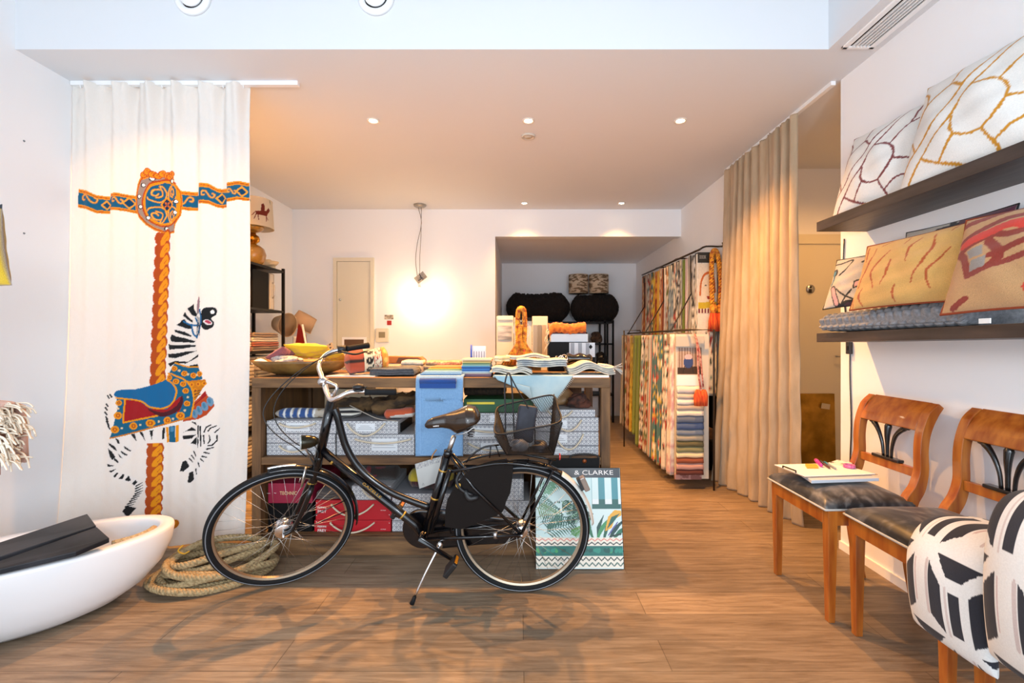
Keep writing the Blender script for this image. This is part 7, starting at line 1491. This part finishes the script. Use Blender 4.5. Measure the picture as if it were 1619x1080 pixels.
# tassels
m_tas = mat('red_tassel', '#b0241a', .85, col2='#d8662a', scale=60, stretch=(1, 1, .1), bump=.4)
t = thing('tassel_tieback', 'orange rope tie-back with two big red tassels hanging on the front bracket', 'tie-back', (1.93, 4.5, 1.6))
xk = W(1133, 0, 4.5)[0]; zz = lambda py: EYE - (py - CY) / F * 4.5
twist([(xk - .045, 4.5, zz(480)), (xk - .05, 4.5, zz(440)), (xk - .045, 4.5, zz(405)), (xk - .02, 4.5, zz(396)), (xk + .01, 4.5, zz(404)), (xk + .04, 4.5, zz(440)), (xk + .035, 4.5, zz(480))], .014, .012, m_or, 'rope', t, 16)
for dx in (-.035, .035):
    make('tassel_head', M().lathe([(.018, .12), (.034, .1), (.038, .07), (.03, .045), (.034, .03)], (xk + dx, 4.49, zz(500)), n=14), m_or, t)
    q = M(); nn_ = 26
    for k_ in range(nn_): a = k_ * 2 * pi / nn_; q.tube([(xk + dx + .026 * cos(a), 4.49 + .026 * sin(a), zz(494)), (xk + dx + .042 * cos(a + .1), 4.49 + .04 * sin(a + .1), zz(508)), (xk + dx + .046 * cos(a), 4.49 + .042 * sin(a), zz(524))], .006, 5)
    make('tassel_skirt', q, m_tas, t)
t = thing('curtain_tassel', 'pink and white cord with a pair of red tassels hanging over the swatch ladder', 'tassel', (1.6, 4.0, .9))
zz = lambda py: EYE - (py - CY) / F * 3.98; X_ = lambda px: nrm(px, 3.98)
make('cord', M().tube([(X_(1099), 3.99, zz(528)), (X_(1102), 3.975, zz(545)), (X_(1104), 3.975, zz(590)), (X_(1108), 3.975, zz(615))], .009, 7, smooth_path=4), mat('pink_cord', '#c99a8a', .8, col2='#8a2a2a', scale=50), t)
make('cord', M().tube([(X_(1099), 3.99, zz(528)), (X_(1106), 3.97, zz(560)), (X_(1111), 3.97, zz(612))], .008, 7, smooth_path=4), bpy.data.materials['pink_cord'], t)
for px in (1102, 1111):
    q = M()
    for k_ in range(20): a = k_ * 2 * pi / 20; q.tube([(X_(px) + .012 * cos(a), 3.96 + .012 * sin(a), zz(616)), (X_(px) + .03 * cos(a), 3.96 + .03 * sin(a), zz(626)), (X_(px) + .026 * cos(a), 3.96 + .026 * sin(a), zz(641))], .006, 5, smooth_path=2)
    make('tassel_skirt', q, m_tas, t)
folded_ = None
t = thing('floor_crate', 'black low crate with folded goods under the upper samples beside the beige curtain', 'crate', (1.85, 4.8, 0)); make('body', M().box((1.70, 4.62, 0), (2.0, 5.3, .3)), m_blk, t, bevel=.004); make('contents', M().box((1.72, 4.65, .3), (1.98, 5.25, .42)), fabmat('brown_goods', '#5a4030', '#3a2a22', 20), t, bevel=.01)
one('dark_gap_sheet', M().box((1.99, 4.5, .002), (2.03, 6.6, .74)), m_blk, 'dark sheet standing in for the shade along the wall beneath the upper fabric samples', 'board')  # black sheet in place of the shaded gap below the samples
# grey rolled fabric right of the counter
rolled((.62, 3.3, .07), (.66, 3.95, .07), .068, fabmat('grey_roll_m', '#8c8478', '#6a645c', 30), 'grey_roll', 'grey rolled fabric lying on the floor at the right end of the counter', 'roll')
# ---------------- white boat-shaped planter ----------------
m_plw = mat('planter_white', '#e6e5e6', .35, coat=.1)
pc = np.array([-2.30, 2.13, 0]); prt = radians(40); La, Lb, H_ = .55, .29, .345
t = thing('white_planter', 'large white boat-shaped planter bowl standing on the floor at the left', 'planter', pc)
def oval(n_, prof):
    G = []
    for a_, b__, z, dx in prof:
        row = []
        for q in np.linspace(0, 2 * pi, n_, endpoint=False):
            x = a_ * np.sign(cos(q)) * abs(cos(q)) ** .92 + dx; y = b__ * np.sign(sin(q)) * abs(sin(q)) ** .95
            row.append((pc[0] + x * cos(prt) - y * sin(prt), pc[1] + x * sin(prt) + y * cos(prt), z))
        G.append(row)
    return np.array(G)
prof = [(.16, .1, .001, 0), (.24, .15, .004, 0), (.34, .2, .035, 0), (.43, .24, .09, 0), (.50, .272, .17, 0), (.54, .287, .26, 0), (.55, .29, .325, 0), (.548, .289, .34, 0), (.54, .283, .345, 0), (.495, .238, .345, 0), (.485, .23, .338, 0), (.475, .222, .30, 0), (.44, .2, .2, 0), (.34, .14, .12, 0)]
make('shell', M().grid(oval(64, prof)[:, ::-1], wrap=True, caps=True), m_plw, t)
make('scuff', M().tube([W(3, 964, 1.985), W(20, 962, 1.985), W(42, 959, 1.99)], .0025, 5), mat('scuff_grey', '#8b8b8d', .8), t)
m_peb = mat('pebbles', '#cfc2ae', .8)
def inb(x, y, z): return np.array([pc[0] + x * cos(prt) - y * sin(prt), pc[1] + x * sin(prt) + y * cos(prt), z])
m_bdk = mat('slate_board', '#131316', .4, spec=.25, col2='#2c2d32', scale=5, stretch=(1, 1, 1), bump=.2)
zB = .365
def brd(P, z0, z1, label, nm='dark_board'):
    g = M(); g.prism([(*p, z) for p, z in P], (0, 0, .022)); return one(nm, g, m_bdk, label, 'board', bevel=.003)
fz2 = lambda px, py, z: tuple(((px - CX) / F * (F * (EYE - z) / (py - CY)), F * (EYE - z) / (py - CY)))
# two boards lying across the planter, far end raised on the rim
def B3(px, py, z): x, y = fz2(px, py, z); return (x, y), z
P1 = [B3(-60, 908, .36), B3(-45, 880, .36), B3(138, 819, .405), B3(152, 838, .40)]
brd([(p, z) for p, z in P1], 0, 0, 'dark slate-look board lying across the white planter, the farther of two')
P2 = [B3(-60, 940, .345), B3(-60, 911, .355), B3(153, 840, .395), B3(173, 858, .385)]
P2 = [B3(-40, 918, .350), B3(-40, 909, .355), B3(153, 840, .395), B3(173, 858, .375), B3(120, 880, .36)]
brd([(p, z) for p, z in P2], 0, 0, 'dark slate-look board lying across the white planter, the nearer of two')
one('beaded_cord', M().tube([inb(.46, -.02, .325), inb(.44, -.09, .335), inb(.38, -.14, .335), inb(.3, -.16, .335)], .016, 8, smooth_path=5), mat('bead_cord', '#c9b28c', .9, col2='#a58c62', scale=120, bump=1.0), 'beige beaded cord lying in the right end of the planter', 'cord')
# ---------------- coil of thick rope ----------------
m_rp = mat('thick_rope', '#b09a72', .95, col2='#8a7450', scale=70, bump=.6, bscale=160)
rc = np.array([-1.71, 2.56, 0]); t = thing('rope_coil', 'heap of thick natural rope coiled on the floor behind the front wheel', 'rope', rc)
r5 = random.Random(4)
def coil(cx_, cy_, a_, b__, z, rot, n=90, r=.019, seed=0, q0=0, q1=2 * pi):
    P = []
    for q in np.linspace(q0, q1, n):
        x = a_ * cos(q) * (1 + .05 * sin(3 * q + seed)); y = b__ * sin(q) * (1 + .06 * sin(2 * q + seed * 2)); P.append((cx_ + x * cos(rot) - y * sin(rot), cy_ + x * sin(rot) + y * cos(rot), max(r, z + .022 * sin(2 * q + seed))))
    P = np.array(P); T = np.gradient(P, axis=0); T /= np.linalg.norm(T, axis=1)[:, None]; N_ = np.cross(T, [0, 0, 1]); N_ /= np.linalg.norm(N_, axis=1)[:, None]; B_ = np.cross(T, N_)
    L = np.concatenate([[0], np.cumsum(np.linalg.norm(np.diff(P, axis=0), axis=1))]); g = M()
    from math import floor
    m = int(L[-1] / .006); s_ = np.linspace(0, L[-1], m); PP = np.stack([np.interp(s_, L, P[:, k]) for k in range(3)], 1); NN = np.stack([np.interp(s_, L, N_[:, k]) for k in range(3)], 1); BB = np.stack([np.interp(s_, L, B_[:, k]) for k in range(3)], 1)
    for k in range(4): a = s_ * 2 * pi / .075 + k * pi / 2; g.tube(PP + r * .5 * (np.cos(a)[:, None] * NN + np.sin(a)[:, None] * BB), r * .56, 6)
    return g
spec = [(0, -.02, .30, .20, .02, .3), (.01, 0, .27, .17, .022, .35), (-.01, .01, .235, .14, .025, .25), (.03, -.01, .29, .18, .058, .4), (0, 0, .25, .155, .062, .2), (.02, .02, .21, .12, .066, .5), (.04, -.01, .26, .17, .098, .45), (0, .02, .22, .13, .102, .3), (.03, .03, .23, .12, .135, .6)]
for i, (dx, dy, a_, b__, z, rot) in enumerate(spec): make('rope_turn', coil(rc[0] + dx, rc[1] + dy, a_, b__, z, rot, seed=i * 1.3), m_rp, t)
m_yw = mat('yellow_twine', '#a8801c', .9)
for px, py in ((203, 905), (190, 928), (215, 896), (290, 868)):
    p = FL(px, min(py + 30, 957)); p = W(px, py, 2.33); make('twine', M().tube([p + [0, 0, .02], p + [-.012, -.02, .0], p + [.01, -.01, -.02], p + [.03, 0, -.012]], .004, 5, smooth_path=4), m_yw, t)
# ---------------- display rack, throw and cushion at the left edge ----------------
m_rk = woodmat('rack_wood', '#7a5a3a', '#8f6d48', 'z')
t = thing('display_rack', 'wooden display rack just outside the left edge carrying the fringed throw', 'rack', (-2.0, 1.5, 0))
for x in (-2.3, -1.98): make('post', M().box((x, 1.485, 0), (x + .035, 1.52, 1.43)), m_rk, t)
for z in (.25, 1.06, 1.3): make('crossbar', M().box((-2.3, 1.487, z), (-1.69 if z == 1.06 else -1.945, 1.518, z + .035)), m_rk, t)
make('top_shelf', M().box((-2.32, 1.43, 1.43), (-1.80, 1.55, 1.45)), m_rk, t)
m_thr = fabmat('pink_knit', '#c9a596', '#b58f80', 30); m_frg = mat('cream_fringe', '#dccfbb', .95)
t = thing('fringed_throw', 'dusty pink throw with shaggy cream fringe hanging at the left edge', 'throw', (-1.8, 1.5, .9))
q = np.linspace(0, 1, 20); G = []
for y, z in ((1.46, .88), (1.458, 1.0), (1.465, 1.09), (1.5, 1.108), (1.54, 1.09), (1.545, 1.0), (1.55, .9)): G.append(np.stack([-1.935 + .26 * q, np.full(20, y) - (.006 * np.sin(q * 12) if y < 1.5 else 0), z + .004 + .008 * np.sin(q * 3)], 1))
make('cloth', M().grid(np.array(G)), m_thr, t, solid=.014)
r7 = random.Random(8); g = M()
for k_ in range(230):
    if r7.random() < .6: z = r7.uniform(.93, 1.115); p = np.array([-1.685, 1.45 + r7.uniform(-.01, .08), z]); d_ = np.array([r7.uniform(.0, .07), r7.uniform(-.02, .02), -r7.uniform(.0, .05)])
    else: x = r7.uniform(-1.93, -1.67); p = np.array([x, 1.45, r7.uniform(.9, 1.0)]); d_ = np.array([r7.uniform(-.03, .03), r7.uniform(-.02, 0), -r7.uniform(.02, .07)])
    g.tube([p, p + d_ * [.7, 1, .25] + [0, 0, r7.uniform(-.008, .01)], p + d_], .0028, 5, caps=False, smooth_path=3)
fr = make('fringe', g, m_frg, t); fr['kind'] = 'stuff'
c = Canvas(0, 0, 1, 1, 100, '#8a7a72'); c.poly([(.5, .2), (1, 0), (1, 1), (.5, 1)], '#c9a422'); c.line([(0, .02), (1, .02)], .1, '#2a2c34')
cushion((-1.875, 1.5, 1.612), (1, 0, .12), (-.3, 0, 1), .38, .27, .11, cfun(c), m_emb, 'corner_cushion', 'grey and yellow cushion whose corner enters at the upper left edge', n=60)
for px, py in ((38, 223), (38, 369)):
    Yw = -LX * F / (CX - px); p = W(px, py, Yw); one('wall_screw', M().lathe([(.006, 0), (.004, .004), (0, .005)], (LX, p[1], p[2]), (1, 0, 0), 10), mat('screw_grey_%d' % py, '#77787a', .5), f'tiny screw head in the left wall, {"upper" if py < 300 else "lower"} of two', 'screw', 'screw heads in the left wall')
